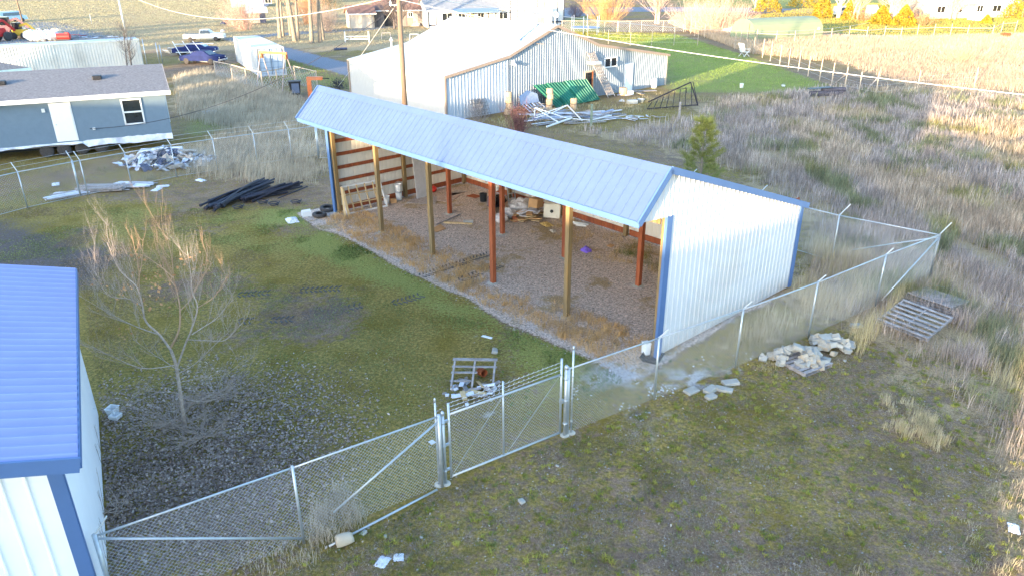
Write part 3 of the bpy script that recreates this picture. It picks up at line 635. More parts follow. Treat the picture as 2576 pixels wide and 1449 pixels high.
def cone_fn(h, r, z0=.3, top=.05):
    def f(rs, n):
        t = rs.rand(n)**1.3; a = rs.rand(n)*2*np.pi; rr = (r*(1-t)**.8+top)*(.75+.3*rs.rand(n))*(1+.15*np.sin(a*5+t*17)); return np.stack([rr*np.cos(a), rr*np.sin(a), z0+t*h], 1)
    return f
def evergreen(label, loc, h, r, n=2500, c1=(.03, .06, .02), c2=(.07, .11, .03), size=.35, name='shade_fir', group=None, cat='tree', bark=None):
    t = T(name, label, cat, loc, 0, group); rs = np.random.RandomState(int(abs(loc[0])*13+abs(loc[1])*7) % 9999)
    leaf_part('crown', t, leaf_cloud(rs, n, cone_fn(h*.95, r, h*.05), size, c1, c2)); P('trunk', MB().tube([(0, 0, 0), (0, 0, h*.8)], [h*.03, h*.008], 7), bark or M_BARK, t)
    return t
for i, (p, l, h) in enumerate([(-34, 4, 6.2), (-35, 7.5, 5.8), (-33.5, 11, 6.1), (-35, 14.5, 5.8), (-34, 18, 5.9), (-35, 22, 5.6)]):
    q = sunpos(p, l); evergreen('unseen dense fir %s added behind the viewer for shade' % ['first', 'second', 'third', 'fourth', 'fifth', 'sixth'][i], q, h, 3.0, 2600, group='unseen firs added for shade', size=.6)  # firs added out of view to keep the right foreground in shade
for i in range(9):
    q = sunpos(-40-3*(i % 2), -66-8.5*i); evergreen('unseen tall fir added behind the viewer for shade', q, 11+1.5*((i*7) % 3), 4.6, 1700, group='unseen tall firs added for shade', size=1.0)  # taller unseen firs added to shade the ground at the left
# ------------------------------------------------------------------ chain-link fences
def chain(mb, a, b, z0, z1, pitch=.085, r=.0017, off=0.):
    a = Vector(a); b = Vector(b); L = (b-a).length; d = (b-a)/L; H_ = z1-z0
    sgn = Vector((-d.y, d.x, 0))*.004
    def wire(s, dr):
        # from (s,0) going up with direction dr until top or the ends
        p0, z = s, 0.; p1 = s+dr*H_; zz0, zz1 = 0., H_
        if dr > 0:
            if p0 < 0: zz0 = -p0; p0 = 0
            if p1 > L: zz1 = H_-(p1-L); p1 = L
        else:
            if p0 > L: zz0 = p0-L; p0 = L
            if p1 < 0: zz1 = H_+p1; p1 = 0
        if zz1-zz0 < .02: return
        A = a+d*p0+Vector((0, 0, z0+zz0))+sgn*dr; B = a+d*p1+Vector((0, 0, z0+zz1))+sgn*dr
        t = (B-A).normalized(); x = t.cross(sgn).normalized()*r; y = sgn.normalized()*r
        mb.add([A+x, A-x*.5+y, A-x*.5-y, B+x, B-x*.5+y, B-x*.5-y], [(0, 1, 4, 3), (1, 2, 5, 4), (2, 0, 3, 5)])
    s = -H_
    while s < L: wire(s, 1); s += pitch
    s = 0
    while s < L+H_: wire(s, -1); s += pitch
def fence(name, label, pts, h=1.83, arm=None, rail=True, mesh=True, braces=(), group=None, pr=.032, skip=(), arms=None, pitch=.085, zr=None, barbs=0, brail=False, wr=.0017):
    o = Vector(pts[0]); t = T(name, label, 'fence', (o.x, o.y, 0), 0, group); q = [Vector(p[:2]+(0,))-Vector((o.x, o.y, 0)) if isinstance(p, tuple) else Vector((p[0], p[1], 0))-Vector((o.x, o.y, 0)) for p in pts]
    for i, p in enumerate(q):
        if i in skip: continue
        mb = MB().tube([p, p+Vector((0, 0, h+.04))], pr*(1.35 if i in (0, len(q)-1) else 1), 8)
        po = P('post', mb, M_GALV, t, True)
        if arm is not None and (arms is None or i in arms):
            P('barb_arm', MB().beam(p+Vector((0, 0, h+.02)), p+Vector((0, 0, h+.02))+Vector(arm), .038, .016), mat_arm, po)
    rm = MB(); cm = MB(); br = MB(); bw = [MB() for k in range(barbs)]
    for a, b in zip(q, q[1:]):
        if rail: rm.tube([a+Vector((0, 0, h)), b+Vector((0, 0, h))], .021, 7)
        if brail: br.tube([a+Vector((0, 0, .06)), b+Vector((0, 0, .06))], .012, 5)
        for k in range(barbs): av = Vector(arm)*(k+1)/barbs; bw[k].tube([a+Vector((0, 0, h))+av, b+Vector((0, 0, h))+av], .006, 4)
        if mesh: chain(cm, a, b, .04, h, pitch, wr)
    if rail: P('top_rail', rm, M_GALV, t, True)
    if brail: P('bottom_wire', br, M_GALV, t)
    for k in range(barbs): P('barbed_wire', bw[k], M_WIRE, t)
    if mesh: P('chain_mesh', cm, M_WIRE, t)
    for (a, b) in braces:
        a = Vector(a)-Vector((o.x, o.y, 0)); b = Vector(b)-Vector((o.x, o.y, 0)); P('brace', MB().tube([a, b], .024, 7), M_GALV, t, True)
    return t
mat_arm = mat('pale steel arm', (.62, .62, .60), .5, .2, .06, 6)
g2 = lambda *p: G(*p).to_tuple()[:2]
F0 = (-6.95, 9.45); F1 = (-4.15, 11.23); F2 = (-1.55, 12.92); F3 = (3.71, 16.36); F4 = (6.30, 17.99); F5 = (9.02, 19.78); F6 = (12.05, 21.95); F7 = (14.76, 23.80)
GL = (-1.36, 13.12); GR = (1.14, 14.75); GP = (1.32, 14.85)
fence('chain_link_fence', 'chain link fence with diagonal braces from the blue-roofed building to the gate', [F0, F1, F2], arm=(.20, .14, .28), arms=(0,),
      braces=[((F0[0], F0[1], 1.78), (F1[0], F1[1], .12)), ((F2[0], F2[1], 1.72), (F1[0]+.55, F1[1]+.36, .45))], pr=.03)
fence('chain_link_fence', 'chain link fence running from the gate past the white gable to the corner post', [GP, F3, F4, F5, F6, F7], wr=.0018, arm=(.26, .13, .16), arms=(1, 2, 3, 4),
      braces=[((F7[0], F7[1], 1.75), (F6[0]+.25, F6[1]+.15, .15))], pr=.028)
fence('chain_link_fence', 'chain link fence with slanting barb arms running from corner post behind the shed', [F7, (12.19, 25.95)]+[tuple(shed_w(x, 10.9)[:2]) for x in (-3.6, -7.0, -10.4, -13.8, -17.2, -20.6)]+[(-11.3, 42.3)], arm=(.42, .18, .36), arms=(0, 1, 2, 3),
      braces=[((F7[0], F7[1], 1.75), (F7[0]-1.55, F7[1]+2.7, .25))], pr=.028, brail=True)
# gate posts beside the leaf
def tall_post(label, p, h, r):
    t = T('gate_post', label, 'post', (p[0], p[1], 0)); P('pipe', MB().tube([(0, 0, 0), (0, 0, h)], r, 10), M_GALV, t, True)
    P('cap', MB().lathe([(r*1.25, h-.04), (r*1.25, h+.02), (r*.6, h+.06)], n=10), M_GALV, t, True)
    for z in (.35, 1.0, 1.6): P('hinge_band', MB().lathe([(r*1.3, z-.02), (r*1.3, z+.02)], n=10), M_GALV, t, True)
    P('footing', MB().lathe([(.12, -.02), (.11, .02), (.07, .03)], n=9), M_CONC, t)
tall_post('tall thin pipe at the left end of the gate', (-1.62, 12.98), 2.18, .022)
tall_post('thick gate post on the hinge side of the gate leaf', (-1.48, 13.02), 1.83, .035)
tall_post('thick gate post on the latch side of the gate leaf', (1.26, 14.80), 1.9, .045)
tall_post('tall thin pipe at the right end of the gate', (1.42, 14.90), 2.35, .024)
def build_gate():
    a = Vector((GL[0], GL[1], 0)); b = Vector((GR[0], GR[1], 0)); d = b-a; L = d.length; rz = math.atan2(d.y, d.x)
    t = T('chain_link_gate', 'closed chain link gate leaf with three strands of barbed wire on top', 'gate', a, rz)
    f = MB(); f.tube([(0, 0, .1), (0, 0, 2.02)], .028, 8); f.tube([(L, 0, .1), (L, 0, 2.16)], .028, 8); f.tube([(L*.46, 0, .1), (L*.46, 0, 2.1)], .022, 8)
    f.tube([(0, 0, .12), (L, 0, .12)], .026, 8); f.tube([(0, 0, 1.74), (L, 0, 1.74)], .026, 8); P('frame', f, M_GALV, t, True)
    c = MB(); chain(c, (0, 0, 0), (L, 0, 0), .12, 1.74); P('chain_mesh', c, M_WIRE, t)
    tr = MB(); tr.tube([(.05, .02, .15), (L*.46, .02, 1.7)], .004, 4); tr.tube([(L*.5, .02, .15), (L-.03, .02, 1.7)], .004, 4); P('truss_rod', tr, M_GALV, t)
    w = MB(); rr = random.Random(5)
    for k, z in enumerate((1.82, 1.92, 2.02)):
        w.tube([(0, 0, z), (L*.46, 0, z-.01), (L, 0, z+.05)], .004, 4)
        x = .1
        while x < L: w.beam((x-.02, 0, z-.02+.04*x/L), (x+.02, 0, z+.02+.04*x/L), .006, .006); x += .13
    P('barbed_wire', w, M_WIRE, t)
    hb = MB()
    for z in (.35, 1.0, 1.6): hb.box((-.05, 0, z), (.10, .05, .05))
    P('hinge', hb, M_GALV, t)
    P('latch', MB().box((L+.02, 0, 1.0), (.09, .07, .1)), M_GALV, t)
build_gate()
LF = [g2(-60, 560), g2(70, 525), g2(222, 492), g2(332, 470), g2(445, 447), g2(548, 430), g2(648, 415), g2(735, 402), g2(803, 392)]
fence('chain_link_fence', 'far chain link fence with leaning barb arms between the blue mobile home and the yard', LF, arm=(-.22, .05, .42), pr=.026, barbs=2, brail=True, h=1.75, pitch=.12)
S('gate_post', MB().tube([(0, 0, 0), (0, 0, 1.8)], .045, 8).tube([(0, 0, 1.8), (-.2, .05, 2.25)], .025, 6), M_GALV, 'thick doubled post in the far chain link fence beside the lumber heap', 'post', (G(203, 494).x, G(203, 494).y, 0), smooth=True)
# pipe lying in the grass below the fence and the loose bottom rail
pa = G(828, 1376); pb = G(1100, 1236)
S('pipe', MB().tube([(0, 0, .03), tuple((pb-pa)*.5+Vector((0, 0, .04))), tuple(pb-pa+Vector((0, 0, .06)))], .026, 8), M_GALV, 'galvanised pipe lying on the ground below the fence left of the gate', 'pipe', pa, smooth=True)
pa = G(2330, 716); pb = G(2590, 778)
S('pipe', MB().tube([(0, 0, .05), tuple(pb-pa+Vector((0, 0, .05)))], .022, 8), M_GALV, 'long pipe lying in tall grass right of the corner post', 'pipe', pa, smooth=True)
# ------------------------------------------------------------------ trees of the yard
def PY(u, v, Y):
    d = _F0+_RR*((u-1288)/FPX)+_UU*((724.5-v)/FPX); t = Y/d.y; return Vector((d.x*t, Y, CAM_H+d.z*t))
def bez(pts, k=5):
    """smooth path through points"""
    out = []; n = len(pts)
    for i in range(n-1):
        p0, p1, p2, p3 = pts[max(i-1, 0)], pts[i], pts[i+1], pts[min(i+2, n-1)]
        for j in range(k):
            t = j/k; out.append(.5*((2*p1)+(p2-p0)*t+(2*p0-5*p1+4*p2-p3)*t*t+(3*p1-p0-3*p2+p3)*t**3))
    out.append(pts[-1]); return out
def twig(mb, r, p, d, ln, rad, depth, up=.25, spread=.6, sides=4, kids=3):
    pts = [p]; q = p.copy(); dd = d.normalized(); n = 5
    for i in range(n):
        dd = (dd+Vector((r.uniform(-.16, .16), r.uniform(-.16, .16), r.uniform(-.1, .12)+up*.25))).normalized(); q = q+dd*ln/n; pts.append(q.copy())
    mb.tube(pts, [rad*(1-.75*i/n) for i in range(n+1)], sides, False)
    if depth > 0:
        for k in range(kids):
            i = r.randint(1, n-1); dk = (dd+Vector((r.uniform(-1, 1), r.uniform(-1, 1), r.uniform(-.3, .9)))*spread).normalized()
            twig(mb, r, pts[i], dk, ln*r.uniform(.45, .75), rad*.55, depth-1, up, spread, 3, kids)
    return pts
M_PALEBARK = mat('pale grey bark', (.36, .27, .22), .85, 0, .2, 14, bump=.3, col2=(.54, .44, .37))
def build_tree():
    Y = 15.25; base = PY(465, 1069, Y); base.z = 0; t = T('bare_tree', 'bare young tree with pale branches and a few orange leaves before the blue-roofed building', 'tree', base)
    r = random.Random(4); loc = lambda p: p-base
    def limb(px, r0, r1, dy, tw=6, tl=.8, dep=1, up=.5):
        n = len(px); pts = [loc(PY(u, v, Y+dy*i/(n-1)+(r.uniform(-.05, .05)))) for i, (u, v) in enumerate(px)]; sm = bez(pts, 5); k = len(sm)
        mb = MB(); mb.tube(sm, [(r0+(r1-r0)*i/(k-1))*.8 for i in range(k)], 7, False)
        for j in range(tw):
            i = int(k*(.25+.72*(j+r.random())/tw)); i = min(i, k-2); d = (sm[i+1]-sm[i]).normalized(); d = (d*.7+Vector((r.uniform(-1.1, 1.1), r.uniform(-.9, .9), r.uniform(.0, 1)*up*1.5))).normalized()
            twig(mb, r, sm[i], d, tl*r.uniform(.6, 1.35), .0046, dep, up, .75, 4, 5)
        return mb
    P('trunk', limb([(465, 1072), (458, 1020), (450, 962), (443, 918), (430, 880)], .062, .042, 0, 0), M_PALEBARK, t, True)
    L = [([(431, 882), (403, 844), (367, 808), (358, 764), (343, 721), (300, 678), (270, 611)], .036, .008, -.5, 12, .9, 2, .9),
         ([(350, 730), (348, 668), (330, 591)], .014, .004, -.3, 7, .6, 1, 1.), ([(345, 722), (357, 660), (360, 598)], .012, .004, .3, 6, .5, 1, 1.),
         ([(427, 878), (450, 831), (453, 781), (447, 741), (437, 700), (433, 655), (420, 594)], .030, .006, .5, 12, .9, 2, .9),
         ([(445, 925), (467, 864), (481, 831), (497, 774), (484, 735), (480, 690), (470, 620)], .032, .006, -.3, 12, .9, 2, .9),
         ([(440, 720), (415, 680), (395, 615)], .012, .004, .5, 5, .5, 1, 1.), ([(484, 738), (515, 690), (523, 640)], .013, .004, .4, 6, .6, 1, 1.),
         ([(483, 841), (512, 822), (545, 800), (572, 765), (587, 735)], .018, .004, .7, 9, .7, 2, .5), ([(473, 854), (520, 856), (567, 855), (600, 820)], .016, .004, -.7, 8, .6, 2, .3),
         ([(497, 774), (540, 745), (573, 694)], .014, .004, -.5, 7, .6, 1, .7), ([(453, 781), (480, 752), (505, 705), (535, 660)], .016, .004, .6, 8, .6, 1, .8),
         ([(400, 841), (360, 828), (320, 811), (270, 785), (217, 754)], .018, .004, .8, 10, .7, 2, .4), ([(358, 770), (325, 752), (270, 741), (233, 668)], .018, .004, -.8, 10, .7, 2, .7),
         ([(440, 918), (395, 925), (350, 924), (277, 894), (230, 870)], .018, .004, -.6, 9, .7, 2, .2), ([(447, 940), (490, 915), (533, 874), (583, 828)], .017, .004, .5, 9, .6, 2, .4),
         ([(446, 930), (410, 905), (385, 890), (330, 850)], .012, .003, .9, 7, .6, 1, .4), ([(450, 962), (500, 950), (560, 945), (620, 900)], .012, .003, .9, 8, .6, 2, .2),
         ([(437, 700), (400, 668), (352, 640), (300, 650)], .012, .003, .6, 6, .5, 1, .9), ([(455, 990), (400, 985), (340, 1010), (280, 1000)], .012, .003, .5, 7, .6, 2, .1), ([(457, 1000), (510, 1010), (560, 1000), (615, 1010)], .012, .003, -.3, 7, .6, 2, .1)]
    M_SUNTW = mat('sun-tinted bark', (.40, .235, .14), .85, 0, .2, 10, col2=(.52, .34, .22))  # orange of the low sun put into the upper limbs' bark colour
    for k, a in enumerate(L): P('branch', limb(*a), M_SUNTW if k in (1, 2, 3, 5, 6, 9, 10, 17) else M_PALEBARK, t, True)
    rs = np.random.RandomState(3); cl = [(400, 712), (370, 700), (352, 655), (470, 640), (498, 675), (520, 660), (437, 700), (410, 720), (330, 715), (245, 715), (300, 740), (395, 765), (320, 830), (480, 650), (390, 690), (455, 655), (360, 760)]
    ps = np.array([list(loc(PY(u, v, Y+rs.uniform(-.5, .5)))) for u, v in cl]); 
    leaf_part('leaves', t, leaf_cloud(rs, 130, lambda q, n: ps[q.randint(0, len(ps), n)]+q.randn(n, 3)*[.12, .12, .10], .075, (.40, .20, .09), (.56, .32, .16)))
    # brush of low suckers
    for lab, c, n, ln, dn in (('tangle of bare low shoots around the foot of the bare tree', (443, 1076), 34, .95, .28), ('heap of cut bare twigs right of the foot of the bare tree', (507, 1106), 30, .95, .2), ('dead leafless twigs against the foot of the white side wall', (300, 1290), 14, .6, .35), ('leafless twigs piled behind the bare tree', (540, 1010), 26, 1.0, .3)):
        o = G(*c); mb = MB()
        for k in range(n):
            a = k/n*6.283+r.uniform(-.2, .2); twig(mb, r, Vector((r.uniform(-.1, .1), r.uniform(-.1, .1), r.uniform(.02, dn))), Vector((math.cos(a), math.sin(a), r.uniform(-.05, dn+.15))), ln*r.uniform(.5, 1.2), .008, 2, .02)
        mb.v = [(x, y, max(z, .01)) for x, y, z in mb.v]; S('brush', mb, M_PALEBARK, lab, 'brush', o, smooth=True)
    # creeper stains on the wall -> real dead creeper stems
    wd = Vector((.48, -.877, 0)).normalized(); w0 = Vector((-10.54, 15.73, 0)); nr = Vector((.877, .48, 0)); mb = MB()
    for s in (2.2, 2.6, 4.2, 4.5, 5.6, 6.1, 6.6):
        p = w0+wd*s+nr*.035; q = [p.copy()]
        for i in range(7): p = p+Vector((0, 0, .12))+wd*r.uniform(-.14, .10); q.append(p.copy())
        mb.tube([x-w0 for x in q], [.006*(1-.1*i) for i in range(8)], 4, False)
        for i in (2, 4, 5):
            e = q[i]+wd*r.uniform(-.25, .25)+Vector((0, 0, r.uniform(.1, .3))); mb.tube([q[i]-w0, e-w0], [.004, .002], 3, False)
    S('dead_creeper', mb, M_BARK, 'thin dead creeper stems clinging to the white side wall', 'creeper', w0)
build_tree()
def build_pine():
    base = Vector((9.0, 34.1, 0)); t = T('pine_tree', 'small young pine with sun-tinted yellow-green top rising behind the blue shed roof', 'tree', base); r = random.Random(9); rs = np.random.RandomState(9)
    H_ = 3.75; P('trunk', MB().tube([(0, 0, 0), (.03, 0, 1.5), (-.02, .02, 2.8), (0, 0, H_-.2)], [.07, .05, .03, .01], 7), M_BARK, t, True); tips = []; bm_ = MB()
    for lv in range(10):
        z = .8+lv*.31; rr = .88*(1-(max(z-.9, 0)/(H_-.3))**1.6)+.12
        for k in range(5):
            a = k*1.257+lv*.5+r.uniform(-.25, .25); L = rr*r.uniform(.6, 1.2); e = Vector((math.cos(a)*L, math.sin(a)*L, z+L*.42)); bm_.tube([(0, 0, z), tuple(e*.5+Vector((0, 0, z*.5-.04))), tuple(e)], [.016, .012, .006], 4, False)
            for f in (.45, .62, .78, .9, 1.0): tips.append((Vector((e.x*f, e.y*f, z+(e.z-z)*f)), Vector((math.cos(a), math.sin(a), .9)).normalized()))
    P('branches', bm_, M_BARK, t)
    for k in range(5): tips.append((Vector((0, 0, H_-.08*k)), Vector((0, 0, 1))))
    for k in range(4): a = k*1.57; tips.append((Vector((.16*math.cos(a), .16*math.sin(a), H_-.3)), Vector((math.cos(a)*.4, math.sin(a)*.4, 1))))
    co = []; cs = []; N = 40
    for c, d in tips:
        u = rs.randn(N, 3)*.62+np.array(d); u /= np.linalg.norm(u, axis=1)[:, None]; w = np.cross(u, rs.randn(N, 3)); w /= np.linalg.norm(w, axis=1)[:, None]; ln = .23*(.6+.6*rs.rand(N, 1)); st = np.array(c)+rs.randn(N, 3)*.055
        hi = c.z/H_; co.append(np.stack([st-w*.008, st+w*.008, st+u*ln], 1).reshape(-1, 3)); cs.append(np.repeat(tint(rs, N, (.15+.12*hi, .19+.08*hi, .07), (.25+.20*hi, .30+.11*hi, .11)), 3, 0))  # needles lighter and yellower with height: sunlight on the top put into the colour
    co = np.concatenate(co); b = np.arange(len(co)//3)*3; leaf_part('needles', t, (co, np.stack([b, b+1, b+2], 1), np.concatenate(cs)))
build_pine()
# ------------------------------------------------------------------ pallets and stones on the right
PAL_A = -50
def pallet(label, loc, M, seed=0, group=None, w=1.2, n=7, dp=1.0, m=None, cat='pallet', cname='pallet'):
    t = T(cname, label, cat, loc, 0, group); t.rotation_euler = M.to_euler(); r = random.Random(seed); m = m or M_GREYW
    for x in (-w/2+.03, 0, w/2-.03): P('stringer', MB().box((x, 0, .06), (.04, dp, .09)), m, t)
    for k in range(n):
        P('deck_board', MB().box((r.uniform(-.01, .01), (-.46+.92*k/(n-1))*dp, .117), (w, .1+.02*r.random(), .018), r.uniform(-.02, .02)), m, t)
    for y in (-.45, 0, .45): P('bottom_board', MB().box((0, y*dp, .008), (w, .1, .016)), m, t)
    return t
EM = lambda x, y, z: (Matrix.Rotation(z, 3, 'Z')@Matrix.Rotation(y, 3, 'Y')@Matrix.Rotation(x, 3, 'X'))
p0 = G(2301, 802, .3)
pallet('front grey pallet with gapped boards tilted on the pallet heap', (p0.x, p0.y, .22), EM(.10, .05, R(PAL_A)), 1, 'weathered pallets by the corner post', 1.55, dp=1.75)
p1 = G(2350, 772)
pallet('darker back pallet half hidden under the heap near the corner post', (p1.x+.1, p1.y+.1, .02), EM(0, 0, R(PAL_A+12)), 2, 'weathered pallets by the corner post', 1.5, dp=1.3)
pallet('upper rear pallet of the heap with bluish boards', (p1.x+.15, p1.y+.15, .17), EM(-.05, -.03, R(PAL_A-8)), 3, 'weathered pallets by the corner post', 1.5, dp=1.1)
for k, (u, v, a, l) in enumerate(((2310, 846, 1.3, .75), (2405, 790, .9, .9))):
    q = G(u, v); S('plank', MB().box((0, 0, .05), (l, .11, .025)), M_GREYW, ['short grey plank leaning out of the front pallet', 'grey plank lying right of the pallets'][k], 'plank', q, a)
ST = mat('pale cut stone', (.36, .345, .31), .9, 0, .2, 4, bump=.35, bscale=50, dirt=(.36, .35, .32)); ST2 = mat('warm cut stone', (.46, .39, .30), .9, 0, .14, 4, bump=.35, bscale=50, dirt=(.38, .33, .27))
def stone_heap(c, n, rx, ry, h, label, group, seed, s=.22):
    r = random.Random(seed); o = G(*c)
    for k in range(n):
        a = r.uniform(0, 6.283); q = math.sqrt(r.random()); lvl = (1-q)*h; x, y = math.cos(a)*q*rx, math.sin(a)*q*ry
        d = (s*r.uniform(.6, 1.35), s*r.uniform(.5, 1.0), s*r.uniform(.3, .6)); M = rotm(r, 3.14, .8 if q < .8 else .4)
        S('stone_chunk', MB().jitter_block((0, 0, 0), d, M, r, .10), ST if r.random() < .72 else ST2, label, 'stone', (o.x+x, o.y+y, .06+lvl*r.uniform(.6, 1.)), 0, group, bevel=.012)
stone_heap((2008, 908), 56, .80, .60, .42, 'pale broken stone in the wide front heap on grey slats by the fence', 'stones of the front heap', 3, .27)
stone_heap((2088, 873), 36, .62, .50, .34, 'pale broken stone in the rear heap behind the slatted one', 'stones of the rear heap', 8, .27)
stone_heap((1928, 903), 5, .22, .12, .04, 'small pale stone left of the heaps by the fence post', 'stones beside the fence post', 5, .2)
pallet('low grey slatted pallet under the front stone heap', G(2022, 916), EM(0, 0, R(30)), 12, w=1.15)
for (u, v, dx, dy, dz, a, lab) in ((2154, 822, .34, .2, .1, .1, 'single pale block lying in yellow grass behind the heaps'), (1740, 985, .38, .26, .07, .55, 'flat bluish slab, leftmost of the four loose slabs'), (1786, 985, .40, .22, .12, .75, 'thick slab nearest the viewer among the loose slabs'),
        (1788, 1000, .30, .2, .08, .6, 'small block under the thick near slab'), (1820, 982, .46, .20, .08, -.45, 'narrow slab lying crosswise right of the thick one'), (1838, 965, .46, .24, .08, .25, 'rearmost broad slab of the loose group')):
    q = G(u, v); r = random.Random(u); S('stone_slab', MB().jitter_block((0, 0, dz/2), (dx, dy, dz), Matrix.Rotation(a, 3, 'Z'), r, .05), ST, lab, 'slab', q, bevel=.01)
for k, (u, v, s, lab) in enumerate(((1313, 1263, .085, 'round pale stone alone in the middle of the foreground'), (915, 1342, .085, 'small pale stone right of the big rock under the fence'), (1402, 1172, .05, 'small white scrap near the gate'), (2240, 1180, .04, 'tiny white scrap among tufts at the right'), (1245, 886, .14, 'flat grey stone on the yard near the fallen crate'), (2125, 908, .06, 'small stone just below the rear heap'), (970, 1350, .05, 'little grey stone by the lying pipe'), (1060, 1352, .045, 'little pale stone below the lying pipe'))):
    q = G(u, v); r = random.Random(k); S('stone', MB().jitter_block((0, 0, s*.3), (s*1.7, s*1.3, s*.8), rotm(r), r, .12), ST, lab, 'stone', q, bevel=s*.25)
q = G(868, 1368); mb = MB(); M = EM(0, R(90), R(24)); mb.lathe([(.10, -.17), (.125, -.13), (.13, 0), (.12, .12), (.09, .17)], (0, 0, .12), 11, M); r = random.Random(2); mb.v = [(x+r.uniform(-.012, .012), y+r.uniform(-.012, .012), z+r.uniform(-.012, .012)) for x, y, z in mb.v]
S('boulder', mb, ST2, 'tan drum-shaped boulder resting against the fence by dead grass', 'boulder', q, smooth=True)
# crushed white jug, litter
def crumple(label, px, s, col, seed, name='litter', cat='litter', n=14, flat=.35):
    r = random.Random(seed); q = G(*px); mb = MB(); vs = []; k = n
    for i in range(k):
        for j in range(k):
            x = (i/(k-1)-.5)*s[0]; y = (j/(k-1)-.5)*s[1]; e = 1-max(abs(i/(k-1)-.5), abs(j/(k-1)-.5))*2; vs.append((x+r.uniform(-.03, .03)*s[0]*2, y+r.uniform(-.03, .03)*s[1]*2, .01+(flat*s[0]*(.4+.6*r.random())*(e**.5 if e > 0 else 0))))
    mb.add(vs, [(i*k+j, (i+1)*k+j, (i+1)*k+j+1, i*k+j+1) for i in range(k-1) for j in range(k-1)])
    return S(name, mb, col, label, cat, q, r.uniform(0, 3))
t = T('planter', 'crushed white plastic tub between white wall and bare tree', 'tub', G(287, 1046), R(-55)); b = MB(); b.lathe([(.13, 0), (.17, .20), (.19, .21), (.165, .205), (.12, .03)], (-.06, 0, .02), 4); P('tub', b, M_WPLAS, t); b = MB(); b.lathe([(.15, 0), (.17, .1), (.15, .12), (.12, .04)], (.16, .02, .02), 4); P('lid', b, M_WPLAS, t)
crumple('crumpled white bag in the dry grass at the bottom right edge', (2550, 1330), (.30, .20), M_PAPER, 3)
crumple('small white paper scrap behind the fence left of the gate', (1087, 1112), (.16, .14), M_PAPER, 5, flat=.1)
crumple('pale stringy rag on the yard between crate and shed', (1225, 848), (.36, .12), M_PAPER, 6, flat=.1)
crumple('white powdery heap low in the foreground, left one of two', (962, 1414), (.22, .3), M_PAPER, 7, 'rubble', 'rubble', flat=.12)
crumple('white powdery heap low in the foreground, right one of two', (1003, 1402), (.20, .2), M_PAPER, 8, 'rubble', 'rubble', flat=.12)
# ------------------------------------------------------------------ tipped crate and rubble in the yard
q = G(1190, 968); t = T('broken_pallet', 'broken bluish pallet propped up over rubble in the middle of the yard', 'pallet', q, R(-4)); r = random.Random(6)
for x in (-.56, 0, .56): P('stringer', MB().beam((x, -.25, .08), (x*1.0, .62, .42), .05, .09), M_GREYW, t)
for k, y in enumerate((.60, .38, .2, -.05)): P('deck_board', MB().beam((-.62, y, .47*(y+.35)), (.62 if k < 2 else .3-k*.1, y+.02, .47*(y+.35)+.01), .13 if k == 0 else .08, .02), M_GREYW, t)
q = G(1195, 985)
for k in range(16):
    a = r.uniform(0, 6.28); d = r.uniform(.05, .62); S('board_scrap', MB().box((0, 0, 0), (r.uniform(.25, .62), r.uniform(.06, .14), .022), 0, rotm(r, 3.1, .35)), (M_GREYW, M_PAPER, M_TANW, M_GREYW)[k % 4], 'pale broken board in the rubble below the tipped pallet', 'board', (q.x+math.cos(a)*d*1.05, q.y+math.sin(a)*d*.75, .05+.1*r.random()), 0, 'broken boards below the tipped pallet')
for k in range(22):
    a = r.uniform(0, 6.28); d = r.uniform(.3, .95); S('rubble_piece', MB().jitter_block((0, 0, .02), (r.uniform(.06, .16), r.uniform(.05, .1), .05), rotm(r), r, .1), M_PAPER if k % 3 else M_GREYW, 'white rubble fragment around the tipped pallet', 'rubble', (q.x+math.cos(a)*d-.15, q.y+math.sin(a)*d*.8+.1, .01), 0, 'rubble fragments around the tipped pallet')
M_RUST = mat('rusty tin', (.30, .08, .03), .8, .1, .3, 9)
q = G(1207, 942); S('tin_can', MB().lathe([(.11, 0), (.115, .02), (.11, .24), (.10, .24), (.10, .02)], (0, 0, .12), 12, EM(R(80), 0, .6)), M_RUST, 'rust-red can lying inside the tipped pallet', 'can', q, smooth=False)
rs_ = np.random.RandomState(8)
# ------------------------------------------------------------------ beside the gable corner: black tray and white block
q = G(1640, 905); t = T('rubble_tray', 'black plastic tray at the foot of the blue corner trim', 'tray', q, .3); P('tray', MB().lathe([(.30, 0), (.40, .14), (.42, .15), (.36, .13), (.27, .03)], n=4), M_BLACK, t)
q = G(1624, 893); t = T('foam_box', 'pale plastic box standing at the shed corner behind the fence', 'box', q, R(20)); P('body', MB().box((0, 0, .22), (.19, .22, .34)), M_WPLAS, t, bevel=.02); P('lid', MB().box((0, 0, .41), (.21, .24, .04)), M_WPLAS, t, bevel=.01)
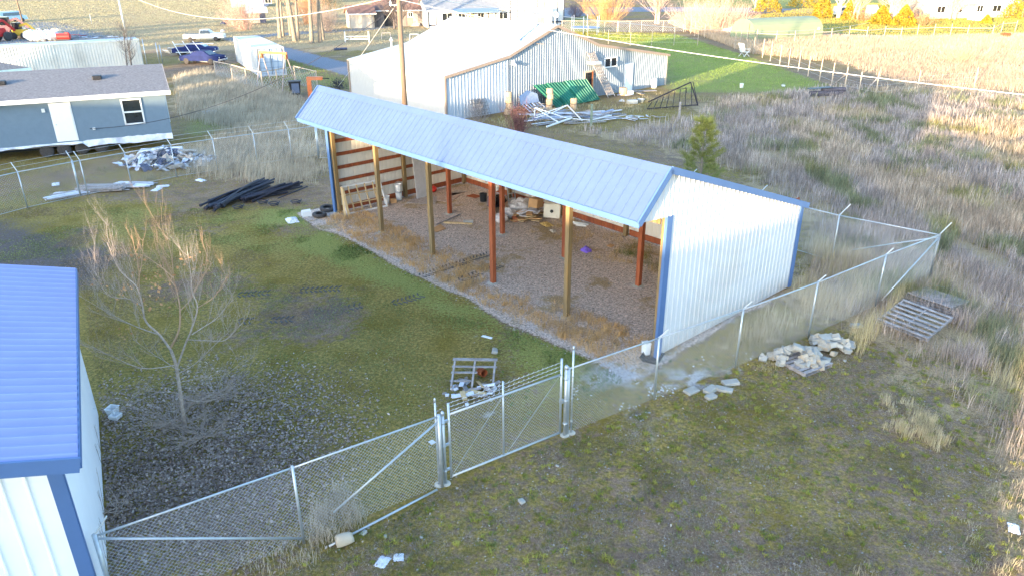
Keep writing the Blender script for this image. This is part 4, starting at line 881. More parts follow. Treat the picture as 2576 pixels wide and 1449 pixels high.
# ------------------------------------------------------------------ tyres, box and rag at the far post
def tyre(label, px, r_=.33, tilt=0.):
    q = G(*px); ring = []; b = MB(); n = 22; m = 8
    vs = [((r_-.10+.10*math.cos(j/m*6.283))*math.cos(i/n*6.283), (r_-.10+.10*math.cos(j/m*6.283))*math.sin(i/n*6.283), .10+.095*math.sin(j/m*6.283)) for i in range(n) for j in range(m) if True]
    vs = [(x, y, z) for x, y, z in vs]; fs = [(i*m+j, ((i+1) % n)*m+j, ((i+1) % n)*m+(j+1) % m, i*m+(j+1) % m) for i in range(n) for j in range(m) if j not in (3, 4)]
    b.add(vs, fs); o = S('tyre', b, M_TYRE, label, 'tyre', q, smooth=True); o.rotation_euler = (tilt, .05, .3); return o
tyre('worn tyre lying flat beside the far front post of the shed', (804, 546)); tyre('second tyre half behind the first against the shed corner', (824, 530), .36, .12)
q = G(772, 545); t = T('cinder_block', 'grey-white hollow block tilted beside the tyres', 'block', q, R(30)); P('shell', MB().box((0, 0, .22), (.4, .2, .05), 0, EM(.9, 0, 0)).box((0, -.05, .12), (.42, .05, .24)).box((0, .10, .14), (.42, .05, .2)), M_WPLAS, t)
crumple('dirty white rag heap left of the tyres', (735, 556), (.75, .5), M_PAPER, 12, flat=.2)
# ------------------------------------------------------------------ black pipes
M_PIPE = mat('black poly pipe', (.03, .03, .045), .5, 0, .3, 6)
r = random.Random(12)
def pipes(c0, c1, n, label, group, w=.5, h=.5):
    a, b = G(*c0), G(*c1); d = (b-a); s = Vector((-d.y, d.x, 0)).normalized()
    for k in range(n):
        o1, o2 = r.uniform(-w, w), r.uniform(-w, w); z1, z2 = r.uniform(.05, h*.6), r.uniform(.1, h); e = r.uniform(-.4, .4)
        p = a+s*o1+d.normalized()*e; q = b+s*o2+d.normalized()*r.uniform(-.6, .6); p.z = z1; q.z = z2; m_ = (p+q)/2+Vector((r.uniform(-.12, .12), r.uniform(-.12, .12), r.uniform(-.04, .12)))
        S('poly_pipe', MB().tube([x-a for x in bez([p, m_, q], 4)], .05, 7).lathe([(.07, -.05), (.07, .05)], tuple(p-a), 8, EM(0, R(90), math.atan2(d.y, d.x))), M_PIPE, label, 'pipe', (a.x, a.y, 0), 0, group)
pipes((535, 528), (668, 476), 24, 'black poly pipe in the left bundle on the yard near the far fence', 'left bundle of black pipes'); pipes((625, 508), (735, 482), 16, 'black poly pipe in the right bundle near the far fence', 'right bundle of black pipes', .3)
for k, (u, v) in enumerate(((662, 515), (690, 520), (745, 515), (600, 528))):
    q = G(u, v); S('pipe_coil', MB().tube([(math.cos(a*.45)*(.16+.004*a), math.sin(a*.45)*(.16+.004*a), .05+.006*a) for a in range(30)], .022, 5), M_PIPE, ['black coil in front of the pipes, second from the left', 'black coil in front of the pipes, third from the left', 'black coil nearest the shed', 'black coil at the left end of the pipes'][k], 'coil', q)
q = G(700, 505); S('steel_rod', MB().tube([(0, 0, .1), tuple(G(775, 482)-G(700, 505)+Vector((0, 0, .25)))], .03, 6), M_PIPE, 'single dark rod sticking out right of the black pipes', 'rod', q)
# ------------------------------------------------------------------ trash and lumber beyond the far fence
r = random.Random(21); M_CARD = mat('brown cardboard', (.46, .27, .13), .85, 0, .12, 4); M_TRASHB = mat('dark trash', (.07, .08, .13), .8, 0, .4, 5); M_TRASHT = mat('tan trash', (.42, .36, .30), .85, 0, .2, 6)
C0 = G(420, 412)
for k in range(110):
    a = r.uniform(0, 6.28); d = math.sqrt(r.random()); x, y = math.cos(a)*d*2.7, math.sin(a)*d*1.7; z = .10+.8*(1-d)*r.random()
    m = M_PAPER if k % 5 < 3 else (M_TRASHT if k % 5 == 3 else M_TRASHB)
    mb = MB(); s1, s2 = r.uniform(.25, 1.0), r.uniform(.2, .7); n = 5; M = rotm(r, 3.1, .5)
    mb.add([M@Vector(((i/(n-1)-.5)*s1+r.uniform(-.04, .04), (j/(n-1)-.5)*s2+r.uniform(-.04, .04), r.uniform(0, .14))) for i in range(n) for j in range(n)], [(i*n+j, (i+1)*n+j, (i+1)*n+j+1, i*n+j+1) for i in range(n-1) for j in range(n-1)])
    S('torn_sheet', mb, m, 'torn sheet or scrap in the white trash heap beyond the far fence', 'trash', (C0.x+x, C0.y+y, z), 0, 'scraps of the white trash heap')
q = G(408, 395); S('sheet_roll', MB().tube([(-1.1, 0, .35), (1.2, .1, .4)], [.17, .15], 10), M_PAPER, 'large white roll on top of the trash heap', 'roll', q, .15)
q = G(505, 418); S('board', MB().box((0, 0, .12), (.75, .5, .03), 0, EM(.35, .1, .5)), M_WPLAS, 'white square board right of the trash heap', 'board', q)
for i, (c, n, wd_, ln, lab, grp, m, ang) in enumerate((((262, 480), 22, .55, 2.3, 'greyish plank in the neat lumber stack beyond the far fence', 'lumber stack planks', M_GREYW, .05), ((180, 492), 12, .5, 2.2, 'bent siding strip left of the lumber stack', 'siding strips by the lumber stack', M_PAPER, .75), ((345, 470), 12, .45, 1.5, 'short whitish board right of the lumber stack', 'boards right of the lumber stack', M_PAPER, .0))):
    o = G(*c)
    for k in range(n):
        S('plank', MB().box((0, 0, 0), (ln*r.uniform(.8, 1.05), .13, .03), 0, EM(r.uniform(-.06, .06), r.uniform(-.05, .05), ang+r.uniform(-.08, .08))), m if k % 5 else M_GREYW, lab, 'plank', (o.x+r.uniform(-.15, .15), o.y+(k % 6)*.15*wd_/.45-.35, .04+.05*(k//6)+.02), 0, grp)
for k, (u, v) in enumerate(((140, 465), (150, 488), (300, 462), (395, 478), (410, 470), (505, 455), (525, 285), (712, 265), (865, 235))):
    crumple(['pale scrap left of the lumber', 'small pale scrap before the siding strips', 'white scrap on the lumber stack', 'grey scrap right of the short boards', 'pale sheet right of the short boards', 'pale scrap in weeds right of the trash heap', 'whitish rubbish heap in weeds beyond the mobile home', 'white scrap in weeds left of the shed roof', 'pale scrap behind the shed roof end'][k], (u, v), (.6 if k != 6 else 1.6, .35 if k != 6 else .9), M_PAPER, 40+k, flat=.15)
# ------------------------------------------------------------------ things kept in the shed
def sl(x, y, z=0): return shed_w(x, y, z)
r = random.Random(31)
# window sash leaning in the far bay
a, b = G(873, 541), G(975, 520); d = b-a; rz = math.atan2(d.y, d.x); L = d.length
t = T('window_frame', 'white gridded window sash leaning on the far wall of the shed', 'window', a, rz); f = MB(); H_ = 1.15; lean = .5
Pq = lambda x, h: (x, h*lean, h)
for z in (.03, H_): f.beam(Pq(0, z), Pq(L, z), .05, .07)
for x in (.03, L-.03): f.beam(Pq(x, 0), Pq(x, H_), .06, .05)
P('frame', f, M_WPLAS, t); g = MB()
for k in range(1, 5): g.beam(Pq(L*k/5, .03), Pq(L*k/5, H_), .05, .04)
for z in (.4, .78): g.beam(Pq(.03, z), Pq(L, z), .05, .04)
P('grid', g, M_TANW, t)
q = G(868, 546); S('board', MB().beam((0, 0, 0), (-.15, .5, 1.25), .10, .03), M_TANW, 'pale board standing at the left side of the window sash', 'board', q)
q = G(878, 545); S('board', MB().beam((0, 0, 0), (-.25, .4, 1.2), .10, .03), M_TANW, 'second pale board between the sash and the far front post', 'board', q)
def bucket(label, px, m, z=0, rr=.15, h=.36, lid=None, handle=True, name='bucket'):
    q = G(*px); t = T(name, label, 'bucket', (q.x, q.y, z)); P('body', MB().lathe([(rr*.85, 0), (rr, h), (rr*1.07, h), (rr*1.07, h-.03), (rr*.98, h-.03), (rr*.8, .03)], n=16), m, t)
    if handle: P('handle', MB().tube([(rr*math.cos(k*.52), .02, h+.0+.12*math.sin(k*.52)) for k in range(7)], .006, 4), M_GALV, t)
    if lid: P('lid', MB().lathe([(rr*1.1, h), (rr*1.1, h+.025), (rr*.9, h+.03)], n=16), lid, t)
M_GREENP = mat('green plastic', (.05, .16, .06), .5)
bucket('white bucket right of the sash, nearest the viewer', (973, 512), M_WPLAS); bucket('white bucket with green label under another bucket', (1004, 503), M_WPLAS, 0, .16, .38)
bucket('topmost white bucket stacked on another by the gable post', (1004, 503), M_WPLAS, .40, .155, .38); bucket('small gold tin behind the white buckets', (978, 482), mat('brass tin', (.5, .38, .15), .4, .4), 0, .11, .25); bucket('dark green pot between the buckets', (991, 497), M_GREENP, 0, .13, .22, handle=False)
bucket('black bucket at the back wall left of the junk heap', (1216, 507), M_BLACK, 0, .18, .38)
q = G(990, 511); S('cardboard_box', MB().box((0, 0, .1), (.26, .2, .2)), M_CARD, 'small brown box before the stacked buckets', 'box', q, .4, bevel=.005)
q = G(1062, 497); t = T('door', 'grey flush door standing upright against the gable wall girts', 'door', q, SHED_RZ+R(90)); P('leaf', MB().box((0, 0, 1.0), (.75, .045, 2.0), 0, EM(-.10, 0, 0)), mat('grey door paint', (.44, .44, .47), .6), t, bevel=.004); P('handle', MB().box((.3, -.05, .95), (.05, .06, .05)), M_GALV, t)
q = G(1091, 484); S('ball', MB().lathe([(.001, 0), (.09, .03), (.15, .1), (.165, .165), (.15, .23), (.09, .30), (.001, .33)], n=16), mat('red rubber', (.6, .03, .02), .4), 'red ball at the foot of the gable wall', 'ball', q, smooth=True)
M_RUG = mat('faded patterned rug', (.36, .30, .28), .95, 0, .4, 14, col2=(.52, .46, .43)); M_RUG2 = mat('pinkish rug', (.44, .29, .23), .95, 0, .3, 12, col2=(.58, .46, .40))
for lab, px, m in (('grey flat panel on the gravel below the grey door', ((1022, 512), (1048, 496), (1100, 497), (1095, 516)), M_RUG), ('pinkish panel on the floor right of the grey one', ((1094, 505), (1112, 490), (1168, 486), (1132, 512)), M_RUG2), ('small pale panel at the back of the shed floor', ((1118, 490), (1150, 480), (1175, 484), (1140, 494)), M_RUG), ('tan cardboard sheet on the floor by the second front post', ((1085, 578), (1108, 566), (1122, 577), (1098, 586)), M_CARD), ('rusty flat grating on the back floor of the shed', ((1172, 495), (1190, 490), (1215, 496), (1195, 500)), M_RUST), ('square of cardboard under the gable girts on the floor', ((1526, 620), (1535, 615), (1546, 619), (1538, 624)), M_CARD)):
    pts = [G(*p) for p in px]; o = pts[0].copy(); S('floor_panel', MB().slab([p-o+Vector((0, 0, .03)) for p in pts][::-1] if (pts[1]-pts[0]).cross(pts[2]-pts[1]).z < 0 else [p-o+Vector((0, 0, .03)) for p in pts], .02), m, lab, 'panel', o)
def plank(label, c0, c1, w, h, m, z=.03, name='plank'):
    a, b = G(*c0), G(*c1); S(name, MB().beam((0, 0, z), tuple(b-a+Vector((0, 0, z))), w, h), m, label, 'plank', a)
plank('dark thin board on the floor between the interior posts', (1098, 567), (1158, 541), .05, .04, M_GREYW); plank('tan board lying on the gravel under the roof', (1117, 561), (1188, 565), .10, .05, M_TANW); plank('short tan board lying beside the long tan one', (1120, 565), (1175, 566), .08, .04, M_TANW, .07)
q = G(1178, 561); S('metal_channel', MB().box((0, 0, .06), (.42, .22, .10)), M_GALV, 'grey metal box on the end of the tan board', 'metal box', q, .1, bevel=.01)
# junk heap at the back wall
for k, (u, v, s, lab) in enumerate(((1262, 560, .50, 'clear plastic bag nearest the interior post of the junk heap'), (1280, 548, .55, 'swollen translucent bag in the middle of the junk heap'), (1310, 535, .80, 'big crumpled plastic sheet on top of the junk heap'), (1330, 525, .6, 'pale plastic bag at the back of the junk heap'), (1296, 525, .5, 'pinkish plastic bag behind the big sheet'))):
    s *= 1.12; q = G(u, v); mb = MB(); rr = random.Random(k); n = 12; m_ = 8; vs = []
    for i in range(m_+1):
        for j in range(n):
            th = math.pi*i/m_; a_ = 6.283*j/n; w_ = 1+rr.uniform(-.18, .18); vs.append((s*.5*math.sin(th)*math.cos(a_)*w_*1.1, s*.5*math.sin(th)*math.sin(a_)*w_, s*.36+s*.36*math.cos(th)*w_))
    mb.add(vs, [(i*n+j, i*n+(j+1) % n, (i+1)*n+(j+1) % n, (i+1)*n+j) for i in range(m_) for j in range(n)])
    S('plastic_bag', mb, mat('cloudy plastic bag', (.52, .47, .46), .3, 0, .3, 9, bump=.8, bscale=14, col2=(.68, .66, .68)), lab, 'bag', q, smooth=False)
q = G(1258, 520); mb = MB(); rr = random.Random(99); vs = []; n = 12
for i in range(9):
    for j in range(n): th = math.pi*i/8; w_ = 1+rr.uniform(-.15, .15); vs.append((.3*math.sin(th)*math.cos(6.283*j/n)*w_, .3*math.sin(th)*math.sin(6.283*j/n)*w_, .28+.28*math.cos(th)*w_))
mb.add(vs, [(i*n+j, i*n+(j+1) % n, (i+1)*n+(j+1) % n, (i+1)*n+j) for i in range(8) for j in range(n)]); S('trash_bag', mb, M_BLACK, 'shiny black trash bag behind the interior post', 'bag', q)
for k, (u, v, z, sx, sy, sz, lab) in enumerate(((1345, 556, .1, .6, .5, .04, 'flattened brown carton leaning before the white tub'), (1348, 545, .45, .55, .45, .4, 'open brown carton at the right of the junk heap'), (1335, 520, .75, .5, .45, .45, 'upper brown carton with dark blue mark near the roof edge'), (1366, 524, .75, .4, .35, .35, 'brown carton behind the white tub'), (1322, 526, .85, .45, .4, .35, 'brown carton on top of the plastic bags'), (1295, 556, 0, .3, .2, .16, 'small red-brown box at the front of the junk heap'))):
    q = G(u, v); S('carton', MB().box((0, 0, z+sz/2), (sx, sy, sz), 0, EM(.2*(k % 3)-.2, .15*(k % 2), k)), M_CARD if k < 5 else mat('red carton', (.42, .14, .07), .8), lab, 'carton', q, bevel=.006)
q = G(1352, 525); S('blue_cloth', MB().box((0, 0, .78), (.22, .05, .34), 0, EM(.2, .1, .6)), mat('dark blue cloth', (.03, .03, .2), .8), 'dark blue cloth hanging over the upper cartons', 'cloth', q, bevel=.02)
q = G(1388, 549); t = T('wash_tub', 'big cream tub with a round drain hole tipped on its side', 'tub', q, R(-12)); M = EM(-1.15, 0, 0); b = MB()
b.box((0, 0, .32), (.74, .06, .62), 0, EM(-.25, 0, 0)); b.box((-.35, .16, .32), (.05, .34, .6)).box((.35, .16, .32), (.05, .34, .6)).box((0, .16, .62), (.74, .36, .05)); P('shell', b, mat('cream enamel', (.66, .63, .54), .4, 0, .06, 3), t, bevel=.03)
P('drain', MB().lathe([(.075, 0), (.075, .02), (.05, .025)], (.0, -.065, .33), 14, EM(R(90)-.25, 0, 0)), M_BLACK, t)
plank('slanting pale lath across the junk heap', (1330, 550), (1385, 520), .05, .03, M_TANW, .5)
for k, (u, v) in enumerate(((1285, 505), (1297, 503))):
    pass
q = G(1290, 520); t = T('step_ladder', 'aluminium ladder standing among the junk at the back wall', 'ladder', q, .6); 
for x in (-.2, .2): P('rail', MB().beam((x, 0, 0), (x*.8, .35, 1.7), .05, .03), M_GALV, t)
for k in range(5): P('rung', MB().beam((-.19, .06+.07*k, .3*(k+1)), (.19, .06+.07*k, .3*(k+1)), .06, .025), M_GALV, t)
for k, (u, v) in enumerate(((1240, 500), (1250, 505))):
    q = G(u, v); S('paint_pot', MB().lathe([(.09, 0), (.09, .2), (.075, .21)], (0, 0, .5), 12), M_WPLAS, ['white pot behind the black trash bag, left', 'white pot behind the black trash bag, right'][k], 'pot', q)
q = G(1245, 520); S('shelf', MB().box((0, 0, .25), (.6, .35, .5)), M_TRASHB, 'dark low chest carrying the white pots', 'chest', q, .5)
plank('white lath standing against the third interior post', (1243, 540), (1247, 512), .05, .9, M_WPLAS, .45)
for k in range(7):
    a_ = G(1436+k*2, 562+k*1.4); b_ = G(1478+r.uniform(-6, 6), 566+k*1.0); S('plastic_pipe', MB().tube([(0, 0, .05+.03*(k % 3)), tuple(b_-a_+Vector((0, 0, .05)))], .035, 8), M_WPLAS, 'white pipe in the small bundle by the back wall', 'pipe', a_, 0, 'bundle of white pipes')
q = G(1392, 583); crumple('tan crumpled paper before the cream tub', (1392, 583), (.35, .22), M_TRASHT, 77, flat=.35); crumple('crumpled purple bag on the shed floor', (1474, 633), (.36, .30), mat('purple plastic', (.22, .13, .62), .4, 0, .3, 8), 78, 'plastic_bag', 'bag', flat=.75)
crumple('ochre sack lying at the foot of the cream tub', (1375, 566), (.6, .4), mat('ochre sack', (.45, .30, .10), .8, 0, .2, 6), 79, 'sack', 'sack', flat=.2)
# concrete collars where posts meet the floor
for i in range(6):
    for b_ in ((0,) if i in (0,) else (0, 3.66) if i < 5 else (0,)):
        q = sl(-3.66*i, b_); mb = MB(); rr = random.Random(i*7+int(b_)); n = 11; mb.lathe([(.21, 0), (.15, .02), (.08, .03)], (0, 0, 0), n); mb.v = [(x*(1+rr.uniform(-.2, .2)), y*(1+rr.uniform(-.2, .2)), z) for x, y, z in mb.v]
        S('concrete_footing', mb, M_CONC, 'rough pale concrete collar around a wooden post of the open shed', 'footing', q, 0, 'concrete footings of the shed posts')
# ------------------------------------------------------------------ things along the front of the grey shop
r = random.Random(51)
M_GREEN = mat('green corrugated sheet', (.012, .13, .085), .4, .1, .15, 2, dirt=(.02, .20, .14)); M_LOG = mat('cut log', (.45, .30, .18), .9, 0, .25, 12, bump=.4, col2=(.60, .44, .30))
def on_wall(u, v):
    """sight line met with the shop front"""
    n = Vector((math.sin(SHOP_RZ), -math.cos(SHOP_RZ), 0)); d = _F0+_RR*((u-1288)/FPX)+_UU*((724.5-v)/FPX); t = (n.x*SHOP_O.x+n.y*SHOP_O.y)/(n.x*d.x+n.y*d.y); return Vector((d.x*t, d.y*t, CAM_H+d.z*t))
# stack of green roof panels leaning on the wall
_tl, _tr, _bl, _br = on_wall(1349, 214), on_wall(1462, 205), G(1412, 272), G(1502, 254)
_out = Vector((math.sin(SHOP_RZ), -math.cos(SHOP_RZ), 0))
for k, (f0, f1, dz, lab) in enumerate(((-.12, .30, .0, 'left'), (.12, .74, .09, 'middle'), (.5, 1.02, .18, 'right'))):
    A_ = lambda u: _bl.lerp(_br, u)+_out*(.12*k)+Vector((0, 0, .04+dz*.3)); B_ = lambda u: _tl.lerp(_tr, u)+_out*(.25+.12*k)+Vector((0, 0, dz))
    n = (_br-_bl).cross(_tl-_bl).normalized(); o = _bl.copy()
    S('corrugated_panel', MB().ribs(f0, f1, lambda u: A_(u)-o, lambda u: B_(u)-o, n, .30/(_br-_bl).length, .07, 'box'), M_GREEN, lab+' green corrugated panel of the stack leaning on the shop wall', 'metal panel', o, 0, 'green panels leaning on the shop')
q = shop_w(6.35, -.5); t = T('headboard', 'blue-grey arched cart side leaning against the shop seam', 'board', q, SHOP_RZ); M_BG = mat('blue-grey paint', (.26, .32, .44), .6, 0, .1, 5)
pts = [(0, 0, .55), (1.9, 0, .55), (1.9, 0, 1.15), (1.45, 0, 1.3), (.95, 0, 1.5), (.45, 0, 1.3), (0, 0, 1.15)]; P('panel', MB().slab([Vector((x, y-.1+(1.5-z)*-.35, z)) for x, y, z in pts], .05, (0, -1, .3)), M_BG, t)
for k in range(6): P('slat', MB().beam((.1+.34*k, -.5, .55), (.1+.34*k, -1.5, .1), .12, .03), M_PAPER if k % 2 else M_BG, t)
for k, (u, v, n, lab) in enumerate(((1278, 289, 4, 'tall crooked stack of log rounds at the left of the shop yard'), (1381, 279, 4, 'stack of log rounds in front of the green panels'), (1441, 276, 2, 'short pair of log rounds right of the taller stack'))):
    q = G(u, v); 
    for j in range(n):
        mb = MB().lathe([(.24, 0), (.27, .04), (.25, .38), (.23, .41)], (0, 0, 0), 11, None); o = S('log_round', mb, M_LOG, lab.replace('tall crooked stack of log rounds', 'log round of the tall crooked stack').replace('stack of log rounds', 'log round of the stack').replace('short pair of log rounds', 'log round of the short pair'), 'log', (q.x+r.uniform(-.06, .06)+j*.03, q.y+r.uniform(-.05, .05), .42*j), r.uniform(0, 3), lab)
        o.rotation_euler = (r.uniform(-.05, .05), r.uniform(-.05, .05), r.uniform(0, 3))
def heap(c, n, rx, ry, h, ln, m, label, group, ang=None, w=.12, seed=1, cat='plank', name='plank'):
    rr = random.Random(seed); o = G(*c)
    for k in range(n):
        a = rr.uniform(0, 6.28); q = math.sqrt(rr.random()); l_ = ln*rr.uniform(.6, 1.2); A = (ang if ang is not None else 0)+rr.uniform(-1, 1)*(.35 if ang is not None else 3.1)
        S(name, MB().box((0, 0, 0), (l_, w*rr.uniform(.6, 1.3), .035), 0, EM(rr.uniform(-.2, .2), rr.uniform(-.16, .16), A)), m[k % len(m)], label, cat, (o.x+math.cos(a)*q*rx, o.y+math.sin(a)*q*ry, .06+(1-q)*h*rr.random()+.02), 0, group)
heap((1340, 278), 26, 1.7, 1.2, .6, 1.6, [M_LOG, M_GREYW, M_TANW], 'tan scrap board in the firewood heap before the shop seam', 'boards of the firewood heap', .5, .16, 4)
heap((1340, 283), 14, 1.4, .8, .35, .4, [M_LOG], 'chunk of firewood in the heap before the shop seam', 'chunks of the firewood heap', None, .28, 5, 'log', 'firewood')
heap((1440, 300), 44, 3.2, 2.2, .35, 3.4, [M_GREYW, M_PAPER, M_GREYW, M_BG], 'long grey board in the wide lumber heap behind the shed roof', 'boards of the wide lumber heap', .35, .2, 6)
heap((1620, 300), 16, 1.6, 1.0, .15, .8, [M_PAPER, M_GREYW], 'small pale scrap in weeds left of the rusty truss', 'scraps by the rusty truss', None, .12, 7, 'scrap', 'scrap')
heap((1580, 240), 14, 1.8, .8, .12, .5, [M_TANW, M_PAPER, M_GREYW, M_TRASHB], 'small scrap on the ground between the two shop doors', 'scraps before the shop doors', None, .15, 8, 'scrap', 'scrap')
heap((1318, 548), 16, 1.0, .6, .5, .5, [M_CARD, M_TANW, M_PAPER, M_CARD], 'flattened carton or scrap in the junk heap under the shed roof', 'flat scraps of the shed junk heap', None, .4, 41, 'scrap', 'scrap')
q = G(1400, 305); t = T('bent_tubing', 'white bent tubular frame lying over the wide lumber heap', 'frame', q, .15); m_ = MB
for k, pts in enumerate((((-1.6, .3, .3), (1.0, 1.0, .9)), ((-1.5, .4, .9), (-.2, -1.5, .2)), ((-1.5, .4, .9), (-1.7, -.3, .2)), ((1.0, 1.0, .9), (1.6, -1.2, .2)), ((-1.5, .4, .9), (.6, -.7, .3), (2.2, -1.2, .2), (4.0, -.2, .3)), ((1.0, 1.0, .9), (-.3, 0, .6), (-1.6, -.2, .3)), ((-1.2, -2.4, .1), (.9, -.9, .35)))):
    P('tube', m_().tube([Vector(p) for p in pts], .04 if k < 6 else .07, 6), M_WPLAS, t)
q = G(1487, 318); t = T('fence_post', 'green painted wooden post with crosspiece standing behind the shed', 'post', q); P('post', MB().box((0, 0, .75), (.15, .15, 1.5)), mat('green-grey post', (.20, .25, .19), .8, 0, .2, 6), t); P('crosspiece', MB().box((-.2, 0, 1.05), (.4, .1, .1)), M_GREYW, t)
q = G(1708, 300); S('fence_post', MB().box((0, 0, .6), (.14, .14, 1.2)), M_GREYW, 'plain grey post standing beside the rusty truss', 'post', q)
# board ladder
a = shop_w(16.4, -1.2); t = T('boarded_ladder', 'tall boarded ladder leaning on the shop wall left of the window', 'ladder', a, SHOP_RZ); top = Vector((-1.75, 1.05, 3.75))
for s in (-.42, .42): P('rail', MB().beam((s, 0, 0), top+Vector((s, 0, 0)), .09, .06), M_GREYW, t)
for k in range(14):
    f = .07+k*.068; p = top*f+Vector((0, -.04, 0)); P('rung', MB().beam(p+Vector((-.42, 0, 0)), p+Vector((.42, 0, 0)), .05, .16, (0, 0, 1)), M_GREYW, t)
for k in range(3): p = top*.5; P('slat', MB().beam(top*.1+Vector((-.2+.2*k, -.03, 0)), top*.97+Vector((-.2+.2*k, -.03, 0)), .11, .02), mat_slat if 'mat_slat' in globals() else M_GREYW, t)
q = G(1645, 222); S('barrel', MB().lathe([(.22, 0), (.25, .05), (.25, .7), (.2, .8), (.05, .82)], n=16), M_WPLAS, 'white plastic barrel at the shop wall right of the white door', 'barrel', q, smooth=False)
q = G(1567, 240); S('log_round', MB().lathe([(.36, 0), (.38, .05), (.34, .6), (.30, .62)], n=12), M_LOG, 'wide chopping block standing left of the white door', 'log', q)
q = G(1585, 240); t = T('cool_box', 'small white and teal box beside the chopping block', 'box', q, .5); P('body', MB().box((0, 0, .18), (.5, .35, .34)), M_WPLAS, t, bevel=.02); P('stripe', MB().box((0, -.18, .2), (.4, .01, .06)), mat('teal', (.05, .4, .4), .5), t)
plank('long grey board lying at the shop wall under the white barrel', (1592, 232), (1650, 230), .5, .04, M_GREYW, .05)
q = G(1590, 262); S('trough', MB().box((0, 0, .15), (.85, .4, .3), .2), M_GALV, 'grey metal trough in the grass below the white door', 'trough', q, bevel=.03)
q = G(1612, 258); S('tin_tub', MB().lathe([(.22, 0), (.3, .25), (.27, .25), (.2, .03)], n=12), M_GALV, 'small tilted tin tub beside the metal trough', 'tub', q); 
q = G(1565, 255); crumple('whitish crumpled scrap left of the metal trough', (1565, 256), (.5, .4), M_PAPER, 91)
# rusty truss
M_DKST = mat('dark rusted steel', (.05, .04, .045), .7, .3, .3, 8)
a, b = G(1628, 278), G(1752, 272); d = (b-a); L = d.length; rz = math.atan2(d.y, d.x); t = T('steel_truss', 'dark steel roof truss lying tilted in the weeds right of the shop', 'truss', a, rz)
P('lower_chord', MB().beam((0, 0, .1), (L, -.2, .25), .08, .08), M_DKST, t); P('upper_chord', MB().beam((.3, .6, .5), (L+.1, 1.6, 1.7), .08, .08), M_DKST, t)
for k in range(9): f = k/8; P('strut', MB().beam((L*f, -.2*f, .1+.15*f), (.3+L*min(1, f+.08), .6+1.0*f, .5+1.2*f), .05, .05), M_DKST, t)
P('end_bar', MB().beam((L, -.2, .2), (L+.1, 1.6, 1.7), .07, .07), M_DKST, t)
S('iron_rack', MB().beam((0, 0, .35), (1.7, .5, .4), .04, .04).beam((0, 0, 0), (0, 0, .35), .04, .04).beam((.6, .2, 0), (.6, .2, .36), .04, .04).beam((1.7, .5, 0), (1.7, .5, .4), .04, .04), M_DKST, 'low dark iron rack in grass right of the white barrel', 'rack', G(1680, 238))
q = G(2100, 252-8); t = T('wood_pile', 'dark log pile under a black cover in the weeds near the wire fence', 'wood pile', G(2082, 243), .1); P('logs', MB().tube([(-1.6, 0, .22), (1.3, 0, .22)], .22, 8).tube([(-1.4, .3, .2), (1.4, .3, .2)], .2, 8).tube([(-.5, .15, .5), (1.5, .12, .5)], .2, 8), mat('dark logs', (.10, .09, .11), .9, 0, .4, 6), t); P('cover', MB().slab([(-1.7, -.1, .62), (.3, -.15, .74), (.3, .5, .74), (-1.7, .45, .62)], .03), M_BLACK, t)
for k, (u, v, lab) in enumerate(((1865, 260-2, 'white bucket alone on the lawn right of the shop'), (1970, 255-2, 'small white bowl on the lawn farther right of the bucket'))):
    bucket(lab, (u, 222 if k == 0 else 219), M_WPLAS, 0, .17, .36 if k == 0 else .14)
# leaning wire panels at the lean-to wall
q = shop_w(1.9, -.55); t = T('wire_panels', 'rusty wire panels leaning on the lean-to wall among dead weeds', 'panel', q, SHOP_RZ)
for k in range(3):
    f = MB(); x = .25*k
    for j in range(9): f.beam((x+j*.14, -.25, 0), (x+j*.14+.1, .45, 1.35-.1*k), .014, .014)
    for j in range(6): f.beam((x, -.25+.12*j, .05+.24*j), (x+1.2, -.25+.12*j, .05+.24*j), .014, .014)
    P('panel', f, M_DKST, t)
def bush(label, px, h, w, n, col, col2, seed, name='bush', base=None, twn=60, dep=2, size=.05, leaf=True, rad=.012, cat='bush', group=None, lean=0):
    q = base or G(*px); t = T(name, label, cat, q, 0, group); rr = random.Random(seed); rs = np.random.RandomState(seed); mb = MB(); mm = mat('twigs', col, .85, 0, .2, 5, col2=col2); tips = []
    for k in range(twn):
        a = rr.uniform(0, 6.283); sp = rr.uniform(.05, 1); d = Vector((math.cos(a)*w*sp*.5+lean, math.sin(a)*w*sp*.5, h*(1-.55*sp*sp))); ln = d.length*rr.uniform(.75, 1.08)
        pts = twig(mb, rr, Vector((math.cos(a)*w*.22*sp, math.sin(a)*w*.22*sp, 0)), d, ln, rad, dep, .15, .7, 3); tips += pts[2:]
    P('stems', mb, mm, t)
    if leaf:
        tp = np.array([list(p) for p in tips]); leaf_part('foliage', t, leaf_cloud(rs, n, lambda q_, m: tp[q_.randint(0, len(tp), m)]+q_.randn(m, 3)*w*.05, size, col, col2))
    return t
bush('dark red bare bush rising behind the ridge of the shed', (1305, 338), 1.7, 1.7, 500, (.13, .055, .06), (.22, .10, .10), 3, size=.06, rad=.014)
bush('grey dead weeds against the lean-to wall', (1200, 312), 1.3, 1.9, 250, (.22, .20, .20), (.34, .31, .30), 4, size=.04, rad=.01, twn=40)
